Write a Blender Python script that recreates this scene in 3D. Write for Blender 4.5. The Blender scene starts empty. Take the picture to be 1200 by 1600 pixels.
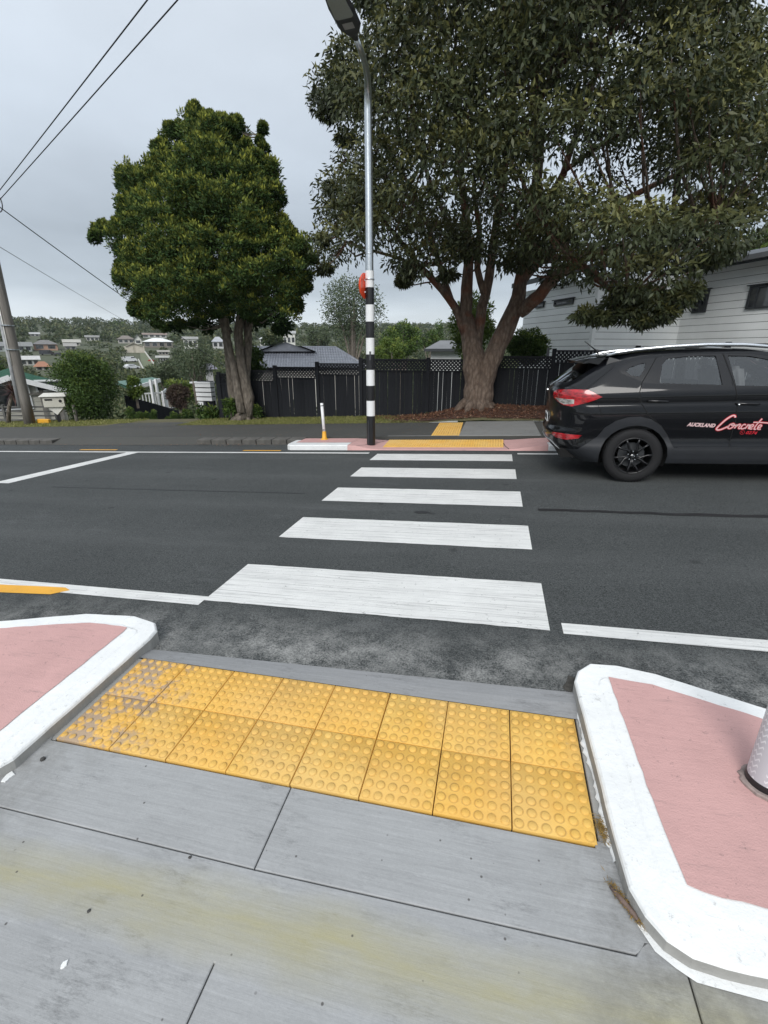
import bpy, bmesh, math, random
import numpy as np
from math import radians as R, sin, cos, pi
from mathutils import Vector, Matrix
from mathutils.geometry import delaunay_2d_cdt

C = bpy.context.scene
COL = C.collection
random.seed(7)
RNG = np.random.default_rng(7)

# ------------------------------------------------------------------ camera
CAMZ = 1.632
HAZE = 0.00022
YAW, PITCH, FPX = R(13.25), R(19.2), 726.0
cam_d = bpy.data.cameras.new('camera')
cam = bpy.data.objects.new('camera', cam_d); COL.objects.link(cam)
cam.location = (0, 0, CAMZ)
cam.rotation_euler = (R(90) - PITCH, 0, YAW)
cam_d.sensor_fit = 'VERTICAL'; cam_d.sensor_height = 24.0
cam_d.lens = 24.0 * FPX / 1600.0
cam_d.clip_start = 0.05; cam_d.clip_end = 3000
C.camera = cam

# ------------------------------------------------------------------ world: overcast sky
SUN_EL, SUN_ROT = 38, 182
w = bpy.data.worlds.new('World'); C.world = w; w.use_nodes = True
nt = w.node_tree; N = nt.nodes; L = nt.links
for n in list(N): N.remove(n)
out = N.new('ShaderNodeOutputWorld'); bg = N.new('ShaderNodeBackground'); bg.inputs[1].default_value = 0.1
sky = N.new('ShaderNodeTexSky'); sky.sky_type = 'NISHITA'; sky.sun_disc = False
sky.sun_elevation = R(SUN_EL); sky.sun_rotation = R(SUN_ROT)
tc = N.new('ShaderNodeTexCoord'); sep = N.new('ShaderNodeSeparateXYZ'); L.new(tc.outputs['Generated'], sep.inputs[0])
# cloud sheet: noise on a plane overhead (direction / (z + k)) so that it bands towards the horizon
addz = N.new('ShaderNodeMath'); addz.operation = 'ADD'; addz.inputs[1].default_value = 0.14; L.new(sep.outputs[2], addz.inputs[0])
mx = N.new('ShaderNodeMath'); mx.operation = 'MAXIMUM'; mx.inputs[1].default_value = 0.05; L.new(addz.outputs[0], mx.inputs[0])
cmb = N.new('ShaderNodeCombineXYZ')
for i in (0, 1):
    dv = N.new('ShaderNodeMath'); dv.operation = 'DIVIDE'; L.new(sep.outputs[i], dv.inputs[0]); L.new(mx.outputs[0], dv.inputs[1]); L.new(dv.outputs[0], cmb.inputs[i])
nz = N.new('ShaderNodeTexNoise'); nz.inputs['Scale'].default_value = 0.6; nz.inputs['Detail'].default_value = 6; nz.inputs['Roughness'].default_value = 0.5
L.new(cmb.outputs[0], nz.inputs['Vector'])
ramp = N.new('ShaderNodeValToRGB'); L.new(sep.outputs[2], ramp.inputs[0])
e = ramp.color_ramp.elements
e[0].position = 0.0; e[0].color = (0.62, 0.68, 0.72, 1)
e[1].position = 1.0; e[1].color = (0.74, 0.79, 0.85, 1)
for p, c in ((0.025, (0.66, 0.715, 0.755, 1)), (0.06, (0.58, 0.635, 0.68, 1)), (0.10, (0.41, 0.465, 0.52, 1)), (0.18, (0.40, 0.455, 0.515, 1)), (0.34, (0.50, 0.56, 0.63, 1)), (0.5, (0.60, 0.66, 0.73, 1))):
    el = ramp.color_ramp.elements.new(p); el.color = c
mr = N.new('ShaderNodeMapRange'); mr.inputs[1].default_value = 0.3; mr.inputs[2].default_value = 0.7; mr.inputs[3].default_value = 0.82; mr.inputs[4].default_value = 1.22
L.new(nz.outputs[0], mr.inputs[0])
vm = N.new('ShaderNodeVectorMath'); vm.operation = 'SCALE'; L.new(ramp.outputs[0], vm.inputs[0]); L.new(mr.outputs[0], vm.inputs['Scale'])
vm2 = N.new('ShaderNodeVectorMath'); vm2.operation = 'SCALE'; L.new(vm.outputs[0], vm2.inputs[0]); vm2.inputs['Scale'].default_value = 12.9
mix = N.new('ShaderNodeMix'); mix.data_type = 'RGBA'; mix.inputs[0].default_value = 0.93
L.new(sky.outputs[0], mix.inputs[6]); L.new(vm2.outputs[0], mix.inputs[7])
L.new(mix.outputs[2], bg.inputs[0]); L.new(bg.outputs[0], out.inputs[0])

sun_d = bpy.data.lights.new('sun', 'SUN'); sun_d.energy = 2.45; sun_d.angle = R(32); sun_d.color = (1.0, 0.97, 0.93)
sun = bpy.data.objects.new('sun', sun_d); COL.objects.link(sun)
sun.rotation_euler = (R(90 - SUN_EL), 0, R(180 - SUN_ROT))
C.view_settings.view_transform = 'Standard'; C.view_settings.look = 'None'
C.view_settings.gamma = 1; C.view_settings.use_curve_mapping = False; C.view_settings.exposure = 0.0

# ------------------------------------------------------------------ placing helpers (pixel of the photograph -> point in the world)
def ray(px, py):
    cx, cy, cz = px - 600, FPX, 800 - py
    y = cy * cos(PITCH) + cz * sin(PITCH); z = cz * cos(PITCH) - cy * sin(PITCH)
    return Vector((cx * cos(YAW) - y * sin(YAW), cx * sin(YAW) + y * cos(YAW), z))
def at(px, py, Y):
    d = ray(px, py); return Vector((0, 0, CAMZ)) + d * (Y / d.y)
def at_r(px, py, r):
    d = ray(px, py); return Vector((0, 0, CAMZ)) + d * (r / math.hypot(d.x, d.y))
def at_z(px, py, z):
    d = ray(px, py); return Vector((0, 0, CAMZ)) + d * ((z - CAMZ) / d.z)
def proj(p):
    X, Y, Z = p[0], p[1], p[2] - CAMZ
    x = X * cos(YAW) + Y * sin(YAW); y = -X * sin(YAW) + Y * cos(YAW)
    d = y * cos(PITCH) - Z * sin(PITCH); u = Z * cos(PITCH) + y * sin(PITCH)
    return 600 + FPX * x / d, 800 - FPX * u / d
def rz(x, y): return 0.0442 * x - 0.014 * y               # the road surface
def tz(x, y): return -0.120 + 0.0261 * x + 0.0395 * y     # the near footpath ramp
def sstep(a, b, v):
    t = min(1, max(0, (v - a) / (b - a))); return t * t * (3 - 2 * t)
def fz(x, y):                                             # far footpath and verge
    m = 0.0
    if y > 11.7:
        m = 0.19 * sstep(-2.6, 0.0, x) * sstep(11.7, 13.0, y)
        m += 0.13 * math.exp(-((x + 0.5) ** 2 + (y - 13.0) ** 2) / 0.8)
    return 0.12 + rz(x, y) + m

# ------------------------------------------------------------------ materials
def newmat(name):
    m = bpy.data.materials.new(name); m.use_nodes = True
    n = m.node_tree.nodes; b = n.get('Principled BSDF')
    return m, n, m.node_tree.links, b
def rgba(c): return (c[0], c[1], c[2], 1)
def tex_noise(n, l, vec, scale, detail=4, rough=0.55, sc=None):
    if sc:
        mp = n.new('ShaderNodeMapping'); mp.inputs['Scale'].default_value = sc; l.new(vec, mp.inputs[0]); vec = mp.outputs[0]
    t = n.new('ShaderNodeTexNoise'); t.inputs['Scale'].default_value = scale; t.inputs['Detail'].default_value = detail; t.inputs['Roughness'].default_value = rough
    l.new(vec, t.inputs['Vector']); return t.outputs[0]
def maprange(n, l, v, a, b, c=0.0, d=1.0):
    t = n.new('ShaderNodeMapRange'); t.inputs[1].default_value = a; t.inputs[2].default_value = b; t.inputs[3].default_value = c; t.inputs[4].default_value = d
    l.new(v, t.inputs[0]); return t.outputs[0]
def mathn(n, l, op, a, b):
    t = n.new('ShaderNodeMath'); t.operation = op
    for i, v in enumerate((a, b)):
        if v is None: continue
        if isinstance(v, (int, float)): t.inputs[i].default_value = v
        else: l.new(v, t.inputs[i])
    return t.outputs[0]
def mixc(n, l, f, a, b, mode='MIX'):
    t = n.new('ShaderNodeMix'); t.data_type = 'RGBA'; t.blend_type = mode
    if isinstance(f, (int, float)): t.inputs[0].default_value = f
    else: l.new(f, t.inputs[0])
    for i, v in ((6, a), (7, b)):
        if isinstance(v, tuple): t.inputs[i].default_value = rgba(v)
        else: l.new(v, t.inputs[i])
    return t.outputs[2]
def bump(n, l, b, h, dist, strength=1.0):
    t = n.new('ShaderNodeBump'); t.inputs['Distance'].default_value = dist; t.inputs['Strength'].default_value = strength
    l.new(h, t.inputs['Height']); l.new(t.outputs[0], b.inputs['Normal']); return t
def M(name, col, rough=0.6, var=0.15, scale=6, bmp=0.0, bscale=60, metal=0.0, sc=None, col2=None, coat=0.0, spec=0.5):
    """plain surface: base colour, soft mottling, fine relief"""
    m, n, l, b = newmat(name)
    t = n.new('ShaderNodeTexCoord'); o = t.outputs['Object']
    f = tex_noise(n, l, o, scale, 5, 0.6, sc)
    f = maprange(n, l, f, 0.3, 0.7)
    c2 = col2 if col2 else tuple(c * (1 - var) for c in col)
    c1 = tuple(min(1, c * (1 + var * 0.6)) for c in col) if not col2 else col
    l.new(mixc(n, l, f, c1, c2), b.inputs['Base Color'])
    b.inputs['Roughness'].default_value = rough; b.inputs['Metallic'].default_value = metal
    b.inputs['Specular IOR Level'].default_value = spec
    if coat: b.inputs['Coat Weight'].default_value = coat; b.inputs['Coat Roughness'].default_value = 0.03
    if bmp: bump(n, l, b, tex_noise(n, l, o, bscale, 6, 0.7, sc), bmp)
    return m
MAT = {}
def asphalt(name, base, light, speck, gutter=False, patchy=0.3, warm=0.0):
    m, n, l, b = newmat(name); o = n.new('ShaderNodeTexCoord').outputs['Object']
    fine = mathn(n, l, 'ADD', mathn(n, l, 'MULTIPLY', tex_noise(n, l, o, 190, 3, 0.7), 0.55), mathn(n, l, 'MULTIPLY', tex_noise(n, l, o, 75, 4, 0.8), 0.45))
    f = maprange(n, l, fine, 0.42, 0.60)
    c = mixc(n, l, f, base, light)
    v = n.new('ShaderNodeTexVoronoi'); v.inputs['Scale'].default_value = 95; l.new(o, v.inputs['Vector'])
    sp = maprange(n, l, v.outputs['Distance'], 0.0, 0.16, 1.0, 0.0)
    sel = n.new('ShaderNodeSeparateColor'); l.new(v.outputs['Color'], sel.inputs[0])
    sel2 = maprange(n, l, sel.outputs[0], 0.80, 0.84)
    c = mixc(n, l, mathn(n, l, 'MULTIPLY', sp, sel2), c, speck)
    big = maprange(n, l, tex_noise(n, l, o, 0.7, 5, 0.65), 0.35, 0.7)
    c = mixc(n, l, mathn(n, l, 'MULTIPLY', big, patchy), c, tuple(x * 1.75 for x in base))
    st = maprange(n, l, tex_noise(n, l, o, 1.3, 4, 0.7, (0.35, 2.6, 1)), 0.52, 0.75)
    c = mixc(n, l, mathn(n, l, 'MULTIPLY', st, 0.22), c, tuple(x * 2.1 for x in base))
    if gutter:   # cement dust lying on the asphalt next to the near kerb
        s = n.new('ShaderNodeSeparateXYZ'); l.new(o, s.inputs[0])
        g = maprange(n, l, s.outputs[1], 2.68, 2.20)
        n1 = maprange(n, l, mathn(n, l, 'ADD', mathn(n, l, 'MULTIPLY', tex_noise(n, l, o, 5, 6, 0.75), 0.6), mathn(n, l, 'MULTIPLY', tex_noise(n, l, o, 90, 3, 0.7), 0.4)), 0.43, 0.62)
        n2 = maprange(n, l, tex_noise(n, l, o, 1.1, 3, 0.6), 0.25, 0.55)
        c = mixc(n, l, mathn(n, l, 'MULTIPLY', mathn(n, l, 'MULTIPLY', g, n1), mathn(n, l, 'MULTIPLY', n2, 1.0)), c, (0.36, 0.36, 0.345))
        for yc, wd_ in ((3.75, .45), (5.0, .3), (6.55, .4), (7.9, .35)):
            tk = maprange(n, l, mathn(n, l, 'ABSOLUTE', mathn(n, l, 'SUBTRACT', s.outputs[1], yc), None), 0.0, wd_, 1.0, 0.0)
            c = mixc(n, l, mathn(n, l, 'MULTIPLY', mathn(n, l, 'MULTIPLY', tk, maprange(n, l, tex_noise(n, l, o, 1.2, 4, 0.65, (0.5, 2, 1)), 0.3, 0.7)), 0.30), c, (0.135, 0.14, 0.14))
        vo = n.new('ShaderNodeTexVoronoi'); vo.inputs['Scale'].default_value = 1.6; l.new(o, vo.inputs['Vector'])
        od = mathn(n, l, 'ADD', vo.outputs['Distance'], mathn(n, l, 'MULTIPLY', tex_noise(n, l, o, 18, 3, 0.6), 0.12))
        c = mixc(n, l, maprange(n, l, od, 0.09, 0.15, 0.6, 0.0), c, (0.018, 0.019, 0.02))
        sc_ = maprange(n, l, tex_noise(n, l, o, 2.2, 5, 0.7, (0.3, 1.2, 1)), 0.6, 0.72)
        c = mixc(n, l, mathn(n, l, 'MULTIPLY', sc_, 0.35), c, (0.13, 0.135, 0.14))
    l.new(c, b.inputs['Base Color']); b.inputs['Roughness'].default_value = 0.82
    b.inputs['Specular IOR Level'].default_value = 0.35
    bump(n, l, b, fine, 0.009, 1.0)
    return m
MAT['road'] = asphalt('road_asphalt', (0.012, 0.014, 0.014), (0.130, 0.139, 0.138), (0.26, 0.26, 0.25), gutter=True)
MAT['fpath'] = asphalt('old_footpath_asphalt', (0.052, 0.052, 0.048), (0.092, 0.091, 0.083), (0.3, 0.3, 0.28), patchy=0.45)

def concrete(name, base, stain=False, dirt=0.35, streak=1.0):
    m, n, l, b = newmat(name); o = n.new('ShaderNodeTexCoord').outputs['Object']
    s = n.new('ShaderNodeSeparateXYZ'); l.new(o, s.inputs[0])
    broom = mathn(n, l, 'ADD', mathn(n, l, 'MULTIPLY', tex_noise(n, l, o, 1.0, 6, 0.72, (5, 170, 5)), 0.5), mathn(n, l, 'MULTIPLY', tex_noise(n, l, o, 1.0, 5, 0.75, (3, 60, 3)), 0.5))
    f = maprange(n, l, broom, 0.35, 0.65)
    c = mixc(n, l, f, tuple(x * (1 - 0.20 * streak) for x in base), tuple(x * (1 + 0.10 * streak) for x in base))
    gr_ = maprange(n, l, tex_noise(n, l, o, 85, 4, 0.8), 0.35, 0.65, 0.0, 0.28)
    c = mixc(n, l, gr_, c, tuple(x * 0.62 for x in base))
    mott = maprange(n, l, tex_noise(n, l, o, 2.3, 6, 0.68), 0.32, 0.7)
    c = mixc(n, l, mathn(n, l, 'MULTIPLY', mott, dirt), c, tuple(x * 0.72 for x in base))
    scu = mathn(n, l, 'MULTIPLY', maprange(n, l, tex_noise(n, l, o, 13, 8, 0.85, (0.45, 1.6, 1)), 0.50, 0.64), maprange(n, l, tex_noise(n, l, o, 2.6, 4, 0.65), 0.44, 0.60))
    c = mixc(n, l, mathn(n, l, 'MULTIPLY', scu, 0.7), c, tuple(x * 0.42 for x in base))
    sm = maprange(n, l, tex_noise(n, l, o, 22, 5, 0.75, (0.5, 1.3, 1)), 0.6, 0.78)
    c = mixc(n, l, mathn(n, l, 'MULTIPLY', sm, 0.35), c, tuple(min(1, x * 1.35) for x in base))
    if stain:
        wob = mathn(n, l, 'MULTIPLY', maprange(n, l, tex_noise(n, l, o, 1.7, 4, 0.6), 0.2, 0.8, -1, 1), 0.06)
        cen = mathn(n, l, 'ADD', mathn(n, l, 'MULTIPLY', s.outputs[0], 0.018), 0.845)
        dd = mathn(n, l, 'ABSOLUTE', mathn(n, l, 'SUBTRACT', mathn(n, l, 'ADD', s.outputs[1], wob), cen), None)
        band = maprange(n, l, dd, 0.0, 0.14, 1.0, 0.0)
        br = maprange(n, l, tex_noise(n, l, o, 3.0, 5, 0.7, (1, 5, 1)), 0.2, 0.75, 0.35, 1.0)
        c = mixc(n, l, mathn(n, l, 'MULTIPLY', mathn(n, l, 'MULTIPLY', band, br), 0.85), c, (0.36, 0.33, 0.17))
        # grime along the foot of the right hand kerb
        gx = maprange(n, l, s.outputs[0], 0.22, 0.56, 0.0, 1.0)
        gn = maprange(n, l, tex_noise(n, l, o, 9, 6, 0.75), 0.35, 0.65)
        c = mixc(n, l, mathn(n, l, 'MULTIPLY', mathn(n, l, 'MULTIPLY', gx, gn), 0.55), c, (0.12, 0.115, 0.10))
        gl = maprange(n, l, s.outputs[0], -1.5, -1.93, 0.0, 1.0)
        c = mixc(n, l, mathn(n, l, 'MULTIPLY', mathn(n, l, 'MULTIPLY', gl, gn), 0.5), c, (0.13, 0.125, 0.11))
    v = n.new('ShaderNodeTexVoronoi'); v.inputs['Scale'].default_value = 26; l.new(o, v.inputs['Vector'])
    sel = n.new('ShaderNodeSeparateColor'); l.new(v.outputs['Color'], sel.inputs[0])
    sp = mathn(n, l, 'MULTIPLY', maprange(n, l, v.outputs['Distance'], 0.08, 0.14, 1.0, 0.0), maprange(n, l, sel.outputs[0], 0.90, 0.92))
    c = mixc(n, l, mathn(n, l, 'MULTIPLY', sp, 0.8), c, (0.06, 0.055, 0.05))
    l.new(c, b.inputs['Base Color']); b.inputs['Roughness'].default_value = 0.78; b.inputs['Specular IOR Level'].default_value = 0.35
    h = mathn(n, l, 'ADD', broom, mathn(n, l, 'MULTIPLY', tex_noise(n, l, o, 130, 4, 0.7), 0.6))
    bump(n, l, b, h, 0.0025, 0.6)
    return m
MAT['slab'] = concrete('broomed_concrete', (0.385, 0.392, 0.395), stain=True, dirt=0.45)
MAT['apron'] = concrete('apron_concrete', (0.29, 0.295, 0.30), dirt=0.5)
MAT['kerbgrey'] = concrete('kerb_concrete', (0.40, 0.395, 0.375), dirt=0.9)
MAT['pad'] = concrete('far_concrete', (0.27, 0.27, 0.26), dirt=0.6)
MAT['darkbed'] = M('dark_joint', (0.03, 0.028, 0.024), 0.9)

def painted(name, col, under, wear=0.25, scale=9, bscale=120, streak=None, rough=0.55, wlo=0.60, whi=0.70, bd=0.002):
    m, n, l, b = newmat(name); o = n.new('ShaderNodeTexCoord').outputs['Object']
    mott = maprange(n, l, tex_noise(n, l, o, 3.5, 5, 0.65), 0.3, 0.7)
    c = mixc(n, l, mott, tuple(min(1, x * 1.04) for x in col), tuple(x * 0.90 for x in col))
    wn = maprange(n, l, tex_noise(n, l, o, scale, 8, 0.75, streak), wlo, whi)
    c = mixc(n, l, mathn(n, l, 'MULTIPLY', wn, wear), c, under)
    fine = tex_noise(n, l, o, bscale, 5, 0.7, None)
    c = mixc(n, l, mathn(n, l, 'MULTIPLY', maprange(n, l, fine, 0.58, 0.75), 0.22), c, tuple(x * 0.6 for x in col))
    l.new(c, b.inputs['Base Color']); b.inputs['Roughness'].default_value = rough
    gk = maprange(n, l, tex_noise(n, l, o, 26, 7, 0.8, (1, 1, 1)), 0.60, 0.66)
    c = mixc(n, l, mathn(n, l, 'MULTIPLY', gk, wear * 0.9), c, tuple(x * 0.7 for x in under))
    sf = maprange(n, l, tex_noise(n, l, o, 5, 8, 0.8, (0.35, 2.2, 1)), 0.56, 0.72)
    c = mixc(n, l, mathn(n, l, 'MULTIPLY', sf, wear * 0.55), c, tuple(x * 0.72 for x in col))
    l.new(c, b.inputs['Base Color'])
    h = mathn(n, l, 'ADD', fine, tex_noise(n, l, o, 14, 5, 0.6, streak))
    bump(n, l, b, h, bd, 0.8)
    return m
MAT['line'] = painted('road_marking_white', (0.80, 0.80, 0.775), (0.16, 0.16, 0.16), 0.75, 6, 120, (0.2, 11, 1), wlo=0.50, whi=0.72, bd=0.007)
MAT['yline'] = painted('road_marking_yellow', (0.80, 0.40, 0.03), (0.2, 0.15, 0.08), 0.4, 30, 260)
MAT['kwhite'] = painted('kerb_white_paint', (0.80, 0.81, 0.80), (0.36, 0.35, 0.33), 0.45, 11, 26, None, 0.42, 0.64, 0.72, bd=0.0045)
MAT['pink'] = painted('pink_paint', (0.58, 0.345, 0.325), (0.23, 0.17, 0.16), 0.6, 10, 150, (0.5, 2.5, 1), 0.7, wlo=0.57, whi=0.72, bd=0.004)
def tactile_mat(name, gaz=True):
    m, n, l, b = newmat(name); o = n.new('ShaderNodeTexCoord').outputs['Object']
    geo = n.new('ShaderNodeNewGeometry').outputs['Position']
    mott = maprange(n, l, tex_noise(n, l, geo, 7, 6, 0.7), 0.3, 0.7)
    c = mixc(n, l, mott, (0.78, 0.51, 0.13), (0.66, 0.37, 0.065))
    big = maprange(n, l, tex_noise(n, l, geo, 1.9, 3, 0.5), 0.4, 0.6)
    c = mixc(n, l, mathn(n, l, 'MULTIPLY', big, 0.6), c, (0.68, 0.46, 0.17))
    fl = maprange(n, l, tex_noise(n, l, geo, 34, 6, 0.8), 0.62, 0.70)
    c = mixc(n, l, mathn(n, l, 'MULTIPLY', fl, 0.55), c, (0.34, 0.26, 0.17))
    v = n.new('ShaderNodeTexVoronoi'); v.inputs['Scale'].default_value = 60; l.new(geo, v.inputs['Vector'])
    sel = n.new('ShaderNodeSeparateColor'); l.new(v.outputs['Color'], sel.inputs[0])
    sp = mathn(n, l, 'MULTIPLY', maprange(n, l, v.outputs['Distance'], 0.08, 0.16, 1.0, 0.0), maprange(n, l, sel.outputs[0], 0.9, 0.93))
    c = mixc(n, l, mathn(n, l, 'MULTIPLY', sp, 0.7), c, (0.10, 0.05, 0.02))
    oi = n.new('ShaderNodeObjectInfo')
    c = mixc(n, l, maprange(n, l, oi.outputs['Random'], 0, 1, 0, 0.5), c, (0.72, 0.385, 0.06))
    sq = n.new('ShaderNodeSeparateXYZ'); l.new(o, sq.inputs[0])
    ex = [mathn(n, l, 'SUBTRACT', mathn(n, l, 'FRACT', mathn(n, l, 'DIVIDE', mathn(n, l, 'ADD', sq.outputs[i], 0.15), 0.05), None), 0.5) for i in (0, 1)]
    rr_ = mathn(n, l, 'SQRT', mathn(n, l, 'ADD', mathn(n, l, 'MULTIPLY', ex[0], ex[0]), mathn(n, l, 'MULTIPLY', ex[1], ex[1])), None)
    ring_ = maprange(n, l, mathn(n, l, 'ABSOLUTE', mathn(n, l, 'SUBTRACT', rr_, 0.37), None), 0.0, 0.075, 1.0, 0.0)
    rn_ = maprange(n, l, tex_noise(n, l, geo, 11, 4, 0.7), 0.32, 0.66)
    c = mixc(n, l, mathn(n, l, 'MULTIPLY', mathn(n, l, 'MULTIPLY', ring_, rn_), 0.72), c, (0.33, 0.20, 0.06))
    grime = maprange(n, l, tex_noise(n, l, geo, 4.5, 7, 0.78), 0.50, 0.68)
    c = mixc(n, l, mathn(n, l, 'MULTIPLY', grime, 0.38), c, (0.40, 0.24, 0.07))
    s = n.new('ShaderNodeSeparateXYZ'); l.new(geo, s.inputs[0])
    so = n.new('ShaderNodeSeparateXYZ'); l.new(o, so.inputs[0])
    if gaz:     # yellow coat worn through to grey at the left end, domes keep theirs
        gx = maprange(n, l, s.outputs[0], -1.36, -1.66, 0.0, 0.72)
        gx2 = maprange(n, l, s.outputs[0], -1.05, -1.9, 0.0, 0.26)
        gn = tex_noise(n, l, geo, 9, 6, 0.72)
        msk = maprange(n, l, mathn(n, l, 'ADD', gn, mathn(n, l, 'MULTIPLY', gx2, 0.75)), 0.60, 0.70)
        low = maprange(n, l, so.outputs[2], 0.0075, 0.0095, 1.0, 0.12)
        c = mixc(n, l, mathn(n, l, 'MULTIPLY', mathn(n, l, 'MULTIPLY', msk, gx), low), c, (0.29, 0.25, 0.235))
        # thin grey rubbed ring on some dome tops elsewhere
        top = maprange(n, l, so.outputs[2], 0.0095, 0.0102)
        tn = maprange(n, l, tex_noise(n, l, geo, 12, 3, 0.5), 0.6, 0.68)
        c = mixc(n, l, mathn(n, l, 'MULTIPLY', mathn(n, l, 'MULTIPLY', top, tn), 0.5), c, (0.46, 0.36, 0.25))
    l.new(c, b.inputs['Base Color']); b.inputs['Roughness'].default_value = 0.62
    bump(n, l, b, tex_noise(n, l, geo, 150, 5, 0.7), 0.002, 0.8)
    return m
MAT['tact'] = tactile_mat('tactile_yellow'); MAT['tact2'] = tactile_mat('tactile_yellow_far', False)

def leafmat(name, dark, light, tip, rough=0.6, trans=0.12, spec=0.25):
    """leaf: colour differs from leaf to leaf (attribute r) and towards clump tops (attribute t: new growth plus painted top light)"""
    m, n, l, b = newmat(name)
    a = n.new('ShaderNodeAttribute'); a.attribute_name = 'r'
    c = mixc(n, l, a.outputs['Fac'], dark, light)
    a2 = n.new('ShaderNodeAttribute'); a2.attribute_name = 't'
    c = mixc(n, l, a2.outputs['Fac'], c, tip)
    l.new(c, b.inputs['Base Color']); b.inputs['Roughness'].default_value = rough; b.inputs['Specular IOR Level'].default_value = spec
    tr = n.new('ShaderNodeBsdfTranslucent'); l.new(c, tr.inputs[0])
    ms = n.new('ShaderNodeMixShader'); ms.inputs[0].default_value = trans
    l.new(b.outputs[0], ms.inputs[1]); l.new(tr.outputs[0], ms.inputs[2])
    l.new(ms.outputs[0], n['Material Output'].inputs[0])
    return m
MAT['totara'] = leafmat('totara_leaf', (0.018, 0.040, 0.018), (0.075, 0.125, 0.036), (0.44, 0.44, 0.07), 0.8, 0.10, 0.1)
MAT['bigleaf'] = leafmat('broad_leaf', (0.020, 0.029, 0.015), (0.070, 0.085, 0.036), (0.31, 0.29, 0.085), 0.5, 0.10, 0.28)
MAT['bush'] = leafmat('bush_leaf', (0.018, 0.042, 0.012), (0.085, 0.145, 0.03), (0.26, 0.32, 0.06))
MAT['limebush'] = leafmat('lime_leaf', (0.07, 0.12, 0.025), (0.14, 0.20, 0.04), (0.30, 0.33, 0.07))
MAT['grey'] = leafmat('grey_green_leaf', (0.055, 0.08, 0.045), (0.11, 0.14, 0.075), (0.18, 0.20, 0.11))
MAT['maroon'] = leafmat('maroon_leaf', (0.05, 0.035, 0.03), (0.10, 0.07, 0.055), (0.13, 0.11, 0.06))
MAT['hill'] = leafmat('hill_leaf', (0.022, 0.042, 0.018), (0.085, 0.11, 0.045), (0.20, 0.20, 0.10))
MAT['grass'] = leafmat('grass_blade', (0.12, 0.145, 0.035), (0.23, 0.24, 0.07), (0.42, 0.38, 0.18))
MAT['needle'] = leafmat('dry_needle', (0.16, 0.10, 0.035), (0.36, 0.24, 0.08), (0.30, 0.20, 0.06))
MAT['mulchleaf'] = leafmat('dead_leaf', (0.10, 0.045, 0.027), (0.24, 0.115, 0.07), (0.40, 0.29, 0.18), 0.7, 0.0)
def bark(name, c1, c2, red=None):
    m, n, l, b = newmat(name); o = n.new('ShaderNodeTexCoord').outputs['Object']
    f = maprange(n, l, tex_noise(n, l, o, 14, 7, 0.75, (1, 1, 0.3)), 0.35, 0.68)
    c = mixc(n, l, f, c1, c2)
    v = n.new('ShaderNodeTexVoronoi'); v.inputs['Scale'].default_value = 16
    mp = n.new('ShaderNodeMapping'); mp.inputs['Scale'].default_value = (1, 1, 0.4); l.new(o, mp.inputs[0]); l.new(mp.outputs[0], v.inputs['Vector'])
    c = mixc(n, l, maprange(n, l, v.outputs['Distance'], 0.35, 0.7, 0, 0.5), c, tuple(x * 0.45 for x in c1))
    if red:
        s = n.new('ShaderNodeSeparateXYZ'); l.new(o, s.inputs[0])
        rn = maprange(n, l, tex_noise(n, l, o, 1.6, 4, 0.6), 0.5, 0.62)
        rm = mathn(n, l, 'MULTIPLY', rn, maprange(n, l, s.outputs[2], 1.6, 2.2))
        c = mixc(n, l, mathn(n, l, 'MULTIPLY', rm, 0.7), c, red)
    l.new(c, b.inputs['Base Color']); b.inputs['Roughness'].default_value = 0.85
    h = mathn(n, l, 'ADD', f, v.outputs['Distance'])
    bump(n, l, b, h, 0.03, 1.0); return m
MAT['bark1'] = bark('totara_bark', (0.20, 0.165, 0.13), (0.33, 0.29, 0.24))
MAT['bark2'] = bark('peeling_bark', (0.145, 0.098, 0.072), (0.30, 0.235, 0.185), (0.24, 0.085, 0.045))
MAT['polewood'] = M('weathered_pole_wood', (0.19, 0.175, 0.155), 0.85, 0.35, 3, 0.006, 40, sc=(6, 6, 0.4))
MAT['black'] = M('black_paint', (0.014, 0.014, 0.016), 0.35, 0.3)
MAT['white'] = M('white_paint', (0.78, 0.79, 0.79), 0.4, 0.06)
MAT['offwhite'] = M('offwhite_paint', (0.62, 0.61, 0.56), 0.5, 0.08)
MAT['steel'] = M('galvanised_steel', (0.60, 0.64, 0.67), 0.32, 0.14, 20, metal=0.85, bmp=0.0004, bscale=90)
MAT['darksteel'] = M('dark_grey_metal', (0.05, 0.053, 0.058), 0.4, 0.2)
MAT['lens'] = M('lamp_lens', (0.42, 0.45, 0.44), 0.15, 0.05, 40, metal=0.3)
def fence_mat():
    m, n, l, b = newmat('fence_black_stain'); o = n.new('ShaderNodeTexCoord').outputs['Object']
    oi = n.new('ShaderNodeObjectInfo')
    f = maprange(n, l, tex_noise(n, l, o, 5, 6, 0.7, (6, 6, 0.8)), 0.3, 0.7)
    c = mixc(n, l, f, (0.011, 0.012, 0.015), (0.020, 0.022, 0.026))
    c = mixc(n, l, mathn(n, l, 'MULTIPLY', oi.outputs['Random'], 0.35), c, (0.030, 0.032, 0.037))
    l.new(c, b.inputs['Base Color']); b.inputs['Roughness'].default_value = 0.7; b.inputs['Specular IOR Level'].default_value = 0.15
    bump(n, l, b, f, 0.003); return m
MAT['fence'] = fence_mat()
MAT['redplastic'] = M('orange_red_disc', (0.90, 0.09, 0.03), 0.3, 0.05)
b_ = MAT['redplastic'].node_tree.nodes['Principled BSDF']
MAT['yellowp'] = M('yellow_plastic', (0.75, 0.38, 0.03), 0.5, 0.1)
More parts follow.
